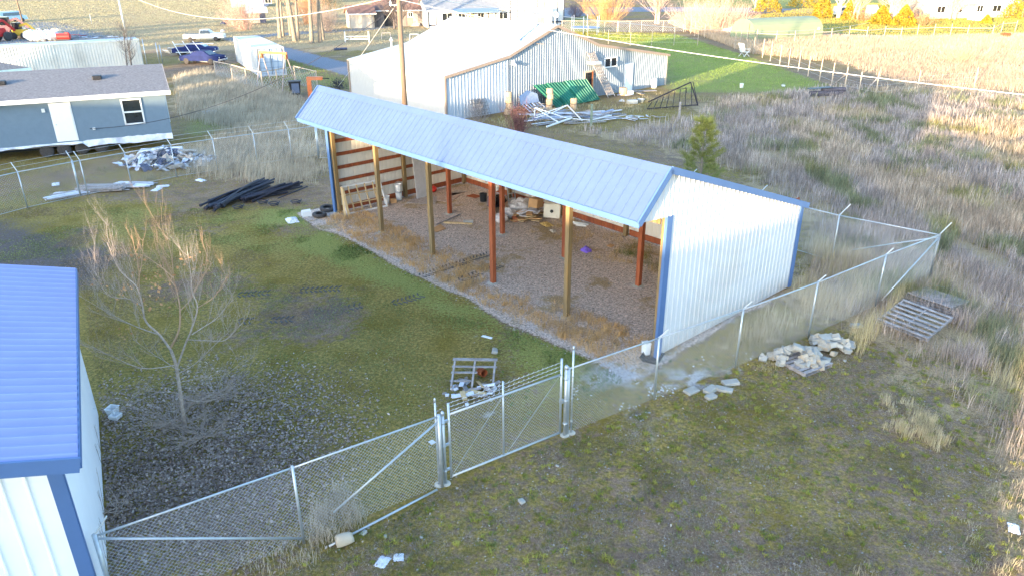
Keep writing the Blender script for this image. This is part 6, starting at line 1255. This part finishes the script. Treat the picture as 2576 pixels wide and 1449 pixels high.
heap((30, 78), 26, 4, 3, 1.0, 1.2, [M_PAPER, M_TRASHB, M_GREYW], 'jumbled scrap piece in the heap behind the red machines', 'scrap behind the red machines', None, .4, 33, 'scrap', 'scrap')
heap((110, 93), 34, 7, 2.5, .9, 1.4, [M_TRASHB, M_GREYW, M_PAPER, M_RED], 'dark scrap piece in the long row behind the cream container', 'scrap row behind the cream container', None, .4, 34, 'scrap', 'scrap')
heap((225, 97), 26, 6, 2.0, .6, 1.1, [M_PAPER, M_GREYW, M_TRASHB], 'pale scrap piece behind the right half of the cream container', 'scrap behind the cream container', None, .3, 35, 'scrap', 'scrap')
farlink('chain link fence with gate posts right of the cream container', [(365, 165), (380, 112), (398, 118), (405, 165)]) if 0 else None
for k, (u, v, h) in enumerate(((371, 168, 2.9), (402, 165, 2.4), (410, 163, 2.1))):
    S('gate_post', MB().tube([(0, 0, 0), (0, 0, h)], .05, 7), M_GALV, ['tallest pale gate post right of the cream container', 'middle gate post right of the cream container', 'shortest gate post right of the cream container'][k], 'post', G(u, v), smooth=True)
# ------------------------------------------------------------------ trees
def bare(label, px, h, w, col, col2, seed, trunk=.12, stems=1, twn=26, name='bare_tree', dep=2, group=None, lean=.0, dens=1., tall=False, base=None):
    q = base or G(*px); t = T(name, label, 'tree', q, 0, group); rr = random.Random(seed); mm = mat('tree bark', col, .9, 0, .2, 3, bump=.3, col2=col2); mb = MB(); tw = MB()
    for s in range(stems):
        a = s*2.4+rr.uniform(0, 1); o = Vector((math.cos(a), math.sin(a), 0))*(.0 if stems == 1 else trunk*2.2); lx, ly = (rr.uniform(-.08, .08)+lean)*h, rr.uniform(-.05, .05)*h
        pts = [o, o+Vector((lx*.2, ly*.2, h*.25)), o+Vector((lx*.55, ly*.5, h*.55)), o+Vector((lx, ly, h*.9))]; sm = bez(pts, 4); k = len(sm); mb.tube(sm, [trunk*(1-.8*i/(k-1)) for i in range(k)], 7, False)
        for j in range(twn):
            f = (.45 if tall else .22)+.75*rr.random(); i = min(int(f*k), k-1); a = rr.uniform(0, 6.283); d = Vector((math.cos(a), math.sin(a), rr.uniform(.3, 1.4))); twig(tw, rr, sm[i], d, w*.5*rr.uniform(.6, 1.1)*(1.15-.4*f), trunk*.20, dep, .3, .7, 3)
    P('trunk', mb, mm, t, True); P('crown', tw, mm, t); return t
M1 = ((.20, .165, .13), (.30, .25, .20))
for k, (u, v, h, s, tr) in enumerate(((705, 97, 15, 1, .34), (722, 92, 14, 2, .26), (742, 105, 15, 1, .36), (751, 101, 13, 1, .28), (785, 110, 15, 1, .34), (806, 108, 15, 1, .33), (813, 101, 14, 1, .33))):
    bare('tall bare trunk of the roadside grove, %s from the left' % ['first', 'second', 'third', 'fourth', 'fifth', 'sixth', 'seventh'][k], (u, v), h, 5, M1[0], M1[1], 20+k, tr, s, 20, group='tall bare trunks by the drive', lean=-.03 if k % 2 else .02, tall=True)
bare('dark bare tree standing before the right end of the cream container', (327, 176), 4.6, 3.2, (.10, .09, .09), (.18, .16, .15), 40, .10, 2, 26)
bare('big dark leafless tree before the old barn', (1000, 74), 6.5, 7, (.10, .08, .08), (.17, .14, .13), 41, .22, 3, 26)
bare('pale sunlit bare tree with spreading pink crown among the golden conifers', (2250, 60), 7.5, 9, (.55, .38, .30), (.68, .50, .42), 42, .3, 3, 34); bare('pale thick sunlit trunk left of the golden conifers', (2108, 47), 9, 6, (.58, .44, .34), (.7, .56, .46), 43, .45, 1, 24)
bare('leaning pair of sunlit trunks beside the golden conifer', (2150, 52), 7, 6, (.55, .38, .26), (.66, .48, .36), 44, .22, 2, 24, lean=.1); bare('bare pinkish tree in front of the ranch house', (2395, 50), 6, 8, (.56, .38, .32), (.68, .48, .42), 45, .2, 3, 36)
bare('tall pinkish bare tree behind the garden fence', (1652, 62), 6.5, 8, (.50, .33, .27), (.62, .43, .37), 46, .16, 4, 30); bare('bare tree at the top edge left of the golden grove', (1905, 30), 8, 8, (.52, .38, .27), (.62, .48, .36), 47, .25, 2, 26)
PK = ((.50, .30, .23), (.64, .43, .35))
for k, (lab, px, h, w, c, n) in enumerate((('reddish leafless bush with short trunk before the tan outbuilding', (614, 76), 5.0, 6.5, PK, 70), ('small orange-pink bush out in the field', (590, 66), 3.0, 4.5, PK, 40), ('round orange bush behind the trampoline', (1523, 58), 5.0, 8.5, ((.50, .27, .10), (.62, .38, .18)), 110), ('pinkish brush left of the quonset shelter', (1800, 84), 4.2, 9, PK, 110), ('pale pink brush beside the tarped car', (1850, 84), 3.6, 6, PK, 80),
        ('dusky purple bush at the roadside', (1446, 44), 2.4, 5, ((.22, .16, .18), (.32, .24, .26)), 50), ('orange crowned bush behind the tall trunks', (775, 62), 6, 8, ((.58, .27, .12), (.66, .38, .22)), 70), ('pale brush behind the right end of the garden fence', (1740, 66), 3.4, 8, ((.46, .34, .28), (.60, .46, .38)), 80), ('grey-brown thicket behind the tall trunks', (822, 80), 3.5, 6, ((.34, .26, .22), (.44, .35, .30)), 60),
        ('low brown shrub beside the leaning sunlit trunks', (2170, 55), 1.6, 4, ((.42, .20, .10), (.52, .28, .15)), 40), ('low brown shrub right of the golden conifers', (2322, 67), 1.8, 4.5, ((.42, .20, .10), (.52, .28, .15)), 40), ('brown shrub on the lawn before the ranch house', (2300, 48), 2.2, 4.5, PK, 40), ('dark thicket at the top edge left of the grove', (830, 26), 4.0, 9, ((.10, .11, .07), (.2, .18, .12)), 60))):
    bush(lab, px, h, w, 700, c[0], c[1], 60+k, twn=n, size=.16, rad=.03, dep=2)
bush('big pile of sunlit cut branches on the pale paddock', (2418, 158), 1.5, 5.2, 300, (.48, .30, .20), (.60, .42, .30), 90, name='brush_pile', twn=90, size=.06, rad=.02, cat='brush pile')
S('stump_box', MB().box((0, 0, .45), (1.0, .8, .9), .2), M_RUST, 'rust-brown box standing behind the rail fence at the right', 'box', G(2527, 101), bevel=.04)
YG = ((.30, .20, .02), (.50, .35, .05))
for k, (u, v, h, rr_) in enumerate(((2066, 47, 5.2, 1.9), (2134, 51, 3.8, 1.3), (2215, 62, 3.1, 2.0), (2271, 66, 3.4, 2.0), (1930, 32, 5, 3.0), (2020, 20, 6, 3.4), (2570, 48, 6.5, 3.6), (2480, 60, 1.4, .9))):
    evergreen(['tall golden conifer right of the quonset shelter', 'narrow golden conifer between the sunlit trunks', 'broad golden bush, left one of the round pair', 'broad golden bush, right one of the round pair', 'yellow-green conifer at the top edge above the quonset', 'golden conifer grove tree at the top edge', 'golden tree at the upper right corner', 'small golden shrub before the ranch house'][k], G(u, v), h, rr_, 2600, YG[0], YG[1], .28, 'golden_conifer')
for k, (u, v, h, w) in enumerate(((2455, 52, 1.2, 1.6), (2470, 50, 1.5, 1.2), (2448, 45, 1.6, 1.0))):
    crumple(['white garden heap before the ranch house, left', 'white garden heap before the ranch house, right', 'white garden heap before the ranch house, rear'][k], (u, v), (2.6, 1.6), M_WPLAS, 95+k, flat=.45)
# ------------------------------------------------------------------ grass, weeds and litter
def build_grass():
    rs = np.random.RandomState(5)
    def dens_pts(poly, dens, clump, cs, far=0):
        x, y = scatter(rs, poly, dens, clump, cs, edge=2.)
        return x, y
    ch = []
    # near weed field: thinner blades close, broader far away
    x, y = dens_pts(F_GREY, 620, .35, 1.6); d = np.hypot(x, y); k = rs.rand(len(x)) < np.clip((24/d)**2.0, .02, 1)*np.clip((y-4)/8, .05, 1)
    k &= y < 75
    x, y, d = x[k], y[k], d[k]
    # in front the field thins out into tufts
    th = np.clip((y-10)/12, .12, 1); q = rs.rand(len(x)) < np.clip(th+(fbm(x, y, 1.3)-.55)*3, 0, 1); x, y, d = x[q], y[q], d[q]
    h = (.30+.38*rs.rand(len(x)))*(.6+.8*fbm(x, y, 3.)); w = .0055*np.maximum(d/16, 1)**1.25
    c = tint(rs, len(x), (.29, .235, .215), (.49, .41, .365)); gm = (fbm(x+9, y, 1.8) < .36)[:, None]; c = np.where(gm, tint(rs, len(x), (.17, .19, .10), (.26, .25, .15)), c)
    pv = vnoise(x, y+50, 5.)[:, None]; c = c*(1-.0*pv)+np.array([.10, .055, -.02])*(pv > .6)*np.clip((x-6)/20, 0, 1)[:, None]
    c = c*(.62+.76*rs.rand(len(x), 1))*(.75+.5*vnoise(x, y, .55)[:, None])
    ch.append(blades(rs, x, y, h, w*1.15, .5, c.clip(.01, 1).astype(np.float32), wind=(.05, .1)))
    stuff('tall_weeds', 'tall dry grey and tan weeds filling the field right of the shed', 'weeds', ch)
    print('weeds', len(x))
    x, y = scatter(rs, F_IN, 420, .7, 1.0, edge=.8); h = .35+.4*rs.rand(len(x)); c = tint(rs, len(x), (.40, .32, .19), (.60, .51, .33))
    i1 = blades(rs, x, y, h*np.clip((y-13)/9, .35, 1), .008, .45, c, wind=(.1, .1))
    x, y = scatter(rs, D((2160, 905), (2200, 860), (2320, 700), (2290, 690), (2225, 800), (2130, 850)), 240, .4, .6); h = .5+.3*rs.rand(len(x))
    i2 = blades(rs, x, y, h, .009, .35, tint(rs, len(x), (.42, .33, .16), (.58, .48, .28)), wind=(.12, .12))
    x, y = scatter(rs, D((2350, 705), (2576, 765), (2750, 800), (2750, 1100), (2500, 1010), (2330, 890), (2420, 800)), 190, .9, .9, edge=.5); h = .3+.35*rs.rand(len(x))
    i3 = blades(rs, x, y, h, .009, .4, tint(rs, len(x), (.42, .34, .18), (.60, .51, .31)), wind=(.12, .12))
    stuff('straw_grass', 'tall straw-yellow grass along the chain link fence by the pallets', 'grass', [i1, i2, i3])
    x, y = scatter(rs, F_PINK, 60, .4, 3., edge=2.); k = y < 150; x, y = x[k], y[k]; d = np.hypot(x, y)
    a1 = blades(rs, x, y, .25+.35*rs.rand(len(x)), .011*d/30, .5, tint(rs, len(x), (.42, .30, .21), (.58, .43, .32)), wind=(.1, .1))
    x, y = scatter(rs, D((2060, 100), (1900, 100), (1700, 45), (1680, 60), (1880, 135), (2060, 155), (2250, 130), (2576, 128), (2800, 120), (2800, 92), (2576, 92), (2300, 100)), 55, .3, 3.); d = np.hypot(x, y)
    a2 = blades(rs, x, y, .5+.35*rs.rand(len(x)), .011*d/30, .4, tint(rs, len(x), (.44, .33, .22), (.60, .47, .34)), wind=(.1, .1))
    stuff('dry_grass', 'sunlit pale pink dry grass of the paddock beyond the wire fence', 'grass', [a1, a2])
    x, y = scatter(rs, F_MID, 170, .5, 2.2, edge=1.5); d = np.hypot(x, y); h = (.3+.4*rs.rand(len(x)))
    stuff('dry_weeds', 'tan weeds between the blue mobile home and the shed', 'weeds', [blades(rs, x, y, h, .006*d/16, .5, tint(rs, len(x), (.36, .31, .24), (.54, .47, .36)))])
    # lawn right of the shop
    ch = []
    for q, dn, hh in ((D((1690, 236), (1960, 230), (2090, 216), (1850, 133), (1700, 88), (1480, 90), (1600, 112), (1672, 140)), 50, .10), (D((545, 165), (650, 195), (890, 230), (900, 200), (725, 150)), 30, .1)):
        x, y = scatter(rs, q, dn, .3, 3.); d = np.hypot(x, y); ch.append(tri_blades(rs, x, y, hh*(.5+rs.rand(len(x))), .02*d/40, .6, tint(rs, len(x), (.16, .24, .05), (.32, .40, .10))))
    stuff('lawn_grass', 'short green lawn right of the grey shop', 'grass', ch)
    ch = []
    for q, dn, c1, c2 in ((D((1840, 72), (2060, 80), (2300, 93), (2576, 110), (2900, 118), (2900, 10), (2100, 10), (1900, 40)), 13, (.36, .28, .06), (.54, .41, .11)), (D((1420, 80), (1700, 86), (1600, 110), (1480, 96)), 22, (.26, .27, .06), (.38, .36, .10))):
        x, y = scatter(rs, q, dn, .3, 4.); k = y < 230; x, y = x[k], y[k]; d = np.hypot(x, y); ch.append(tri_blades(rs, x, y, .10+.16*rs.rand(len(x)), .02*d/30, .8, tint(rs, len(x), c1, c2)))
    stuff('golden_lawn', 'sunlit yellow lawn around the golden conifers', 'grass', ch); ch = []
    x, y = scatter(rs, [(-130, 105), (5, 105), (5, 240), (-250, 240)], 9., .3, 9.); d = np.hypot(x, y); ch.append(tri_blades(rs, x, y, .05+.10*rs.rand(len(x)), .022*d/30, 1.2, tint(rs, len(x), (.30, .28, .17), (.42, .39, .26))))
    stuff('field_stubble', 'pale stubble of the wide field behind the containers', 'grass', ch); ch = []
    x, y = scatter(rs, D((1180, 315), (1290, 285), (1500, 262), (1690, 232), (1800, 252), (1640, 305), (1480, 325), (1420, 340)), 70, .9, 1.6); d = np.hypot(x, y); ch.append(blades(rs, x, y, .12+.22*rs.rand(len(x)), .006*d/16, .7, tint(rs, len(x), (.24, .22, .12), (.44, .38, .24))))
    x, y = scatter(rs, D((-60, 400), (200, 395), (480, 355), (560, 400), (640, 440), (500, 470), (200, 500), (-60, 540)), 60, 1.1, 1.6); d = np.hypot(x, y); ch.append(blades(rs, x, y, .08+.12*rs.rand(len(x)), .005*d/16, .8, tint(rs, len(x), (.16, .18, .07), (.34, .31, .17))))
    stuff('rough_grass', 'rough olive and straw grass between the buildings', 'grass', ch)
    # short turf of the yard
    ch = []; yard = D((0, 520), (840, 530), (1470, 880), (1640, 920), (1400, 1060), (1100, 1220), (300, 1449), (250, 1000), (200, 700), (0, 660))
    x, y = scatter(rs, yard, 460, 1.2, 1.3); ed = [tuple(shed_w(a, b)[:2]) for a, b in ((-18.8, -1.75), (2, -1.75))]; dl = pline(ed, x, y)
    pad = [tuple(shed_w(a, b)[:2]) for a, b in ((-19.6, -1.6), (.3, -1.6), (.2, 7.4), (-18.4, 7.4))]; k = (psd(pad, x, y) > 0); x, y, dl = x[k], y[k], dl[k]; d = np.hypot(x, y)
    g = np.clip(1-dl/2.4, 0, 1)[:, None]; br_ = (fbm(x+70, y+5, 2.6) > .54)[:, None]; c = np.where(br_, tint(rs, len(x), (.18, .13, .08), (.33, .25, .16)), tint(rs, len(x), (.13, .155, .045), (.30, .31, .12)))*(1-g)+tint(rs, len(x), (.07, .13, .03), (.14, .21, .06))*g
    ch.append(tri_blades(rs, x, y, (.015+.03*rs.rand(len(x)))*(1+g[:, 0]*1.6), .013*d/14, .9, (c*(.55+.95*rs.rand(len(x), 1))).astype(np.float32)))
    stuff('yard_turf', 'low mossy turf of the yard in front of the open shed', 'turf', ch)
    # foreground outside the fence: turf and star-shaped grass tufts
    fore = D((700, 1449), (860, 1370), (1120, 1235), (1420, 1105), (1650, 1010), (1860, 930), (2100, 880), (2300, 870), (2576, 950), (2576, 1449))
    fore2 = [(p[0], p[1]) for p in fore]; x, y = scatter(rs, fore2, 2600, 1., .8); k = rs.rand(len(x)) < .8; x, y = x[k], y[k]
    c = tint(rs, len(x), (.20, .165, .115), (.36, .305, .24)); mm = (fbm(x, y+20, 1.6) > .52)[:, None]; c = np.where(mm, tint(rs, len(x), (.15, .14, .04), (.25, .22, .08)), c)
    stuff('sparse_turf', 'thin mossy turf in the stony foreground outside the fence', 'turf', [tri_blades(rs, x, y, .012+.04*rs.rand(len(x)), .009, 1.3, (c*(.5+1.05*rs.rand(len(x), 1))).astype(np.float32))])
    x, y = scatter(rs, fore2, 260, .8, 1.1); n = len(x)
    dead = tri_blades(rs, x, y, .015+.03*rs.rand(n), .004, 3.5, tint(rs, n, (.30, .24, .17), (.55, .47, .36)))
    x, y = scatter(rs, D((300, 1449), (250, 1000), (900, 560), (1480, 880), (1640, 920), (1400, 1060), (1100, 1220)), 60, .8, 1.1); n = len(x)
    stuff('dead_stems', 'pale dead stems strewn over the yard and the foreground', 'grass', [dead, tri_blades(rs, x, y, .015+.02*rs.rand(n), .005, 3., tint(rs, n, (.26, .22, .15), (.48, .42, .33)))])
    ch = []
    def tufts(poly, dens, n, h, c1, c2, lean=1., wv=.009, clump=.3, hv=.5, rad=.03, cs=1.2):
        x, y = scatter(rs, poly, dens, clump, cs); m = len(x); sz = .6+.8*rs.rand(m)
        X = np.repeat(x, n)+rs.randn(m*n)*rad; Y = np.repeat(y, n)+rs.randn(m*n)*rad; s = np.repeat(sz, n)
        tt = np.repeat(rs.rand(m, 1), n, 0); c = (np.array(c1)*(1-tt)+np.array(c2)*tt)*(.8+.4*rs.rand(m*n, 1))
        ch.append(blades(rs, X, Y, h*s*(1-hv+hv*rs.rand(m*n)), wv, lean, c.astype(np.float32), wind=(0, 0)))
    tufts(fore2, 6.5, 30, .10, (.22, .25, .04), (.46, .42, .10), 1.6, .011, .15)
    tufts(fore2, 9., 14, .075, (.10, .17, .05), (.26, .28, .08), 1.6, .008)
    tufts(D((1200, 860), (1480, 900), (1640, 930), (1420, 1050), (1250, 1060), (1100, 900)), 3., 18, .10, (.09, .16, .03), (.18, .22, .06), 1.4)
    tufts(D((1440, 950), (1640, 900), (1850, 880), (1850, 930), (1650, 1010), (1430, 1090)), 3., 18, .11, (.12, .18, .05), (.30, .28, .16), 1.4)
    stuff('grass_tufts', 'star-shaped yellow-green grass tufts scattered over the foreground', 'grass', ch); ch = []
    # straw: tufts in front, in the shed, at the fence
    tufts(D((2220, 1000), (2330, 1020), (2400, 1090), (2370, 1140), (2300, 1110), (2230, 1080)), 16, 26, .42, (.46, .38, .22), (.62, .52, .34), .45, .007, 0, .5, .06)
    tufts(D((2400, 960), (2576, 900), (2900, 900), (2900, 1449), (2300, 1449), (2440, 1300), (2520, 1150), (2440, 1060)), 12, 14, .22, (.30, .26, .17), (.50, .43, .29), .9, .007, 1.4, .6, .08)
    tufts(D((2080, 1380), (2230, 1360), (2240, 1449), (2050, 1449)), 8, 20, .2, (.30, .24, .15), (.45, .37, .25), .8, .007, .5, .6, .08)
    tufts(D((790, 1290), (880, 1230), (920, 1310), (850, 1360), (780, 1390)), 60, 24, .42, (.42, .35, .27), (.60, .52, .41), .8, .006, 0, .6, .1)
    tufts(D((640, 1360), (800, 1330), (800, 1449), (600, 1449)), 20, 14, .34, (.38, .32, .25), (.56, .49, .39), .9, .006, .4, .6, .1)
    tufts(D((1890, 905), (1960, 915), (1960, 960), (1890, 930)), 14, 20, .22, (.38, .32, .16), (.5, .44, .25), .8, .008, 0, .5, .07)
    stuff('straw_tufts', 'straw coloured bunches of dead grass around the fence and the right edge', 'grass', ch); ch = []
    tufts([tuple(shed_w(a, b)[:2]) for a, b in ((-18, -1.3), (-.6, -1.4), (-.3, .7), (-6, .9), (-18, .9))], 34, 20, .20, (.52, .31, .12), (.66, .45, .22), 1., .009, 1.1, .6, .09, 2.0)
    tufts([tuple(shed_w(a, b)[:2]) for a, b in ((-4.5, -1.2), (-.1, -1.3), (-.1, 1.0), (-4.2, .6))], 34, 20, .24, (.50, .31, .13), (.66, .46, .24), .9, .007, .5, .6, .09)
    tufts([tuple(shed_w(a, b)[:2]) for a, b in ((-11, 4.6), (-.4, 4.2), (-.3, 7.2), (-11, 7.2))], 18, 16, .24, (.42, .27, .10), (.60, .43, .20), .8, .007, 1.2, .6, .1)
    tufts([tuple(shed_w(a, b)[:2]) for a, b in ((-6.5, 5.6), (-.3, 4.6), (-.3, 7.2), (-6.5, 7.2))], 40, 18, .14, (.09, .12, .03), (.20, .22, .07), 1., .009, .8, .6, .1)
    stuff('floor_straw', 'orange-brown dead grass growing on the gravel floor of the shed', 'grass', ch); ch = []
    # fallen leaves under the bare tree
    def leaves(c, r, n, c1, c2, s=.07):
        a = rs.rand(n)*2*np.pi; rr = r*np.sqrt(rs.rand(n))*(.5+.5*rs.rand(n)); x = c[0]+np.cos(a)*rr*1.1; y = c[1]+np.sin(a)*rr; wn_ = (x-(-10.54))*.877+(y-15.73)*.48 > .05; x, y = x[wn_], y[wn_]; n = len(x)
        u = rs.randn(n, 3)*[1, 1, .35]; u /= np.linalg.norm(u, axis=1)[:, None]; w = np.cross(u, [0, 0, 1.]); w /= np.linalg.norm(w, axis=1)[:, None]+1e-6; w[:, 2] += rs.randn(n)*.4
        p = np.stack([x, y, .012+.02*rs.rand(n)], 1); S_ = s*(.5+rs.rand(n, 1)); co = np.stack([p-u*S_*.5, p+w*S_*.3+[0, 0, .008], p+u*S_*.5, p-w*S_*.3+[0, 0, .008]], 1).reshape(-1, 3)
        b = np.arange(n)*4; return co, None, np.stack([b, b+1, b+2, b+3], 1), np.repeat(tint(rs, n, c1, c2, .35), 4, 0)
    t0 = (-8.0, 14.2)
    L1 = leaves(t0, 4.8, 17000, (.24, .175, .145), (.50, .40, .34)); L2 = leaves((-6.5, 14.3), 5.5, 1800, (.32, .27, .22), (.48, .42, .36), .06); L3 = leaves((-7, 12.3), 3.2, 9000, (.18, .12, .095), (.34, .26, .21))
    L4 = leaves((1, 14), 7., 600, (.28, .23, .17), (.46, .40, .32), .05)
    stuff('fallen_leaves', 'brown fallen leaves covering the ground under the bare tree', 'leaves', [L1, L2, L3, L4])
    # stones
    def pebbles(poly, dens, s, c1, c2, clump=0):
        x, y = scatter(rs, poly, dens, clump, .8); n = len(x); S_ = s*(.4+rs.rand(n)**2*1.6)
        base = np.array([(-1, -.7, 0), (1, -.8, 0), (.9, .8, 0), (-.8, .9, 0), (-.5, -.4, .7), (.6, -.3, .8), (.4, .5, .7), (-.5, .4, .6)])
        a = rs.rand(n)*6.28; ca, sa = np.cos(a), np.sin(a); bb = base[None]*(.8+.4*rs.rand(n, 8, 1)); co = np.stack([(bb[:, :, 0]*ca[:, None]-bb[:, :, 1]*sa[:, None]), (bb[:, :, 0]*sa[:, None]+bb[:, :, 1]*ca[:, None]), bb[:, :, 2]*.8], 2)*S_[:, None, None]
        co[:, :, 0] += x[:, None]; co[:, :, 1] += y[:, None]; co = co.reshape(-1, 3); b = (np.arange(n)*8)[:, None]
        f = np.concatenate([b+np.array(q) for q in ((4, 5, 6, 7), (0, 1, 5, 4), (1, 2, 6, 5), (2, 3, 7, 6), (3, 0, 4, 7))]); return co, None, f, np.repeat(tint(rs, n, c1, c2, .2), 8, 0)
    pd = [tuple(shed_w(a, b)[:2]) for a, b in ((-19, -1.9), (.5, -1.9), (.2, 7.2), (-18.2, 7.2))]
    stuff('gravel', 'loose pale pebbles on the shed floor and the foreground', 'gravel', [pebbles(pd, 60, .016, (.20, .17, .14), (.50, .46, .40)), pebbles(fore2, 30, .012, (.18, .16, .15), (.45, .42, .40), .5), pebbles(D((1440, 940), (1640, 905), (1700, 930), (1720, 970), (1640, 1060), (1540, 1060), (1440, 1000)), 160, .016, (.55, .55, .57), (.7, .7, .73), 1.6), pebbles(D((1700, 900), (1900, 880), (1880, 950), (1720, 965)), 110, .014, (.5, .48, .50), (.66, .65, .68), 1.6)],
          mat('plain', (.3, .3, .3)) if 0 else None)
build_grass()
def build_tracks():
    rr = random.Random(4); mb = MB()
    for path in (((600, 742), (700, 735), (820, 728), (930, 722), (1040, 700), (1140, 668), (1230, 640)), ((600, 808), (760, 800), (900, 770), (1010, 758), (1140, 712), (1290, 655))):
        pts = bez([G(*p) for p in path], 60); last = None
        for p, q in zip(pts, pts[1:]):
            if last is not None and (p-last).length < .15: continue
            last = p; d = (q-p).normalized(); s = Vector((-d.y, d.x, 0)); k = vnoise(p.x, p.y, .9)
            if k < .42: continue
            for sg in (-1, 1):
                a = p+s*sg*.06+Vector((0, 0, .006)); b = p+s*sg*.23+d*.10+Vector((0, 0, .006)); mb.beam(a+Vector((rr.uniform(-.02, .02), rr.uniform(-.02, .02), 0)), b, .045, .03)
    S('tyre_tracks', mb, mat('churned dark soil', (.105, .098, .095), .95, 0, .3, 12, bump=.4), 'lugged tractor tyre tracks crossing the yard into the shed', 'tracks', kind='stuff')
build_tracks()
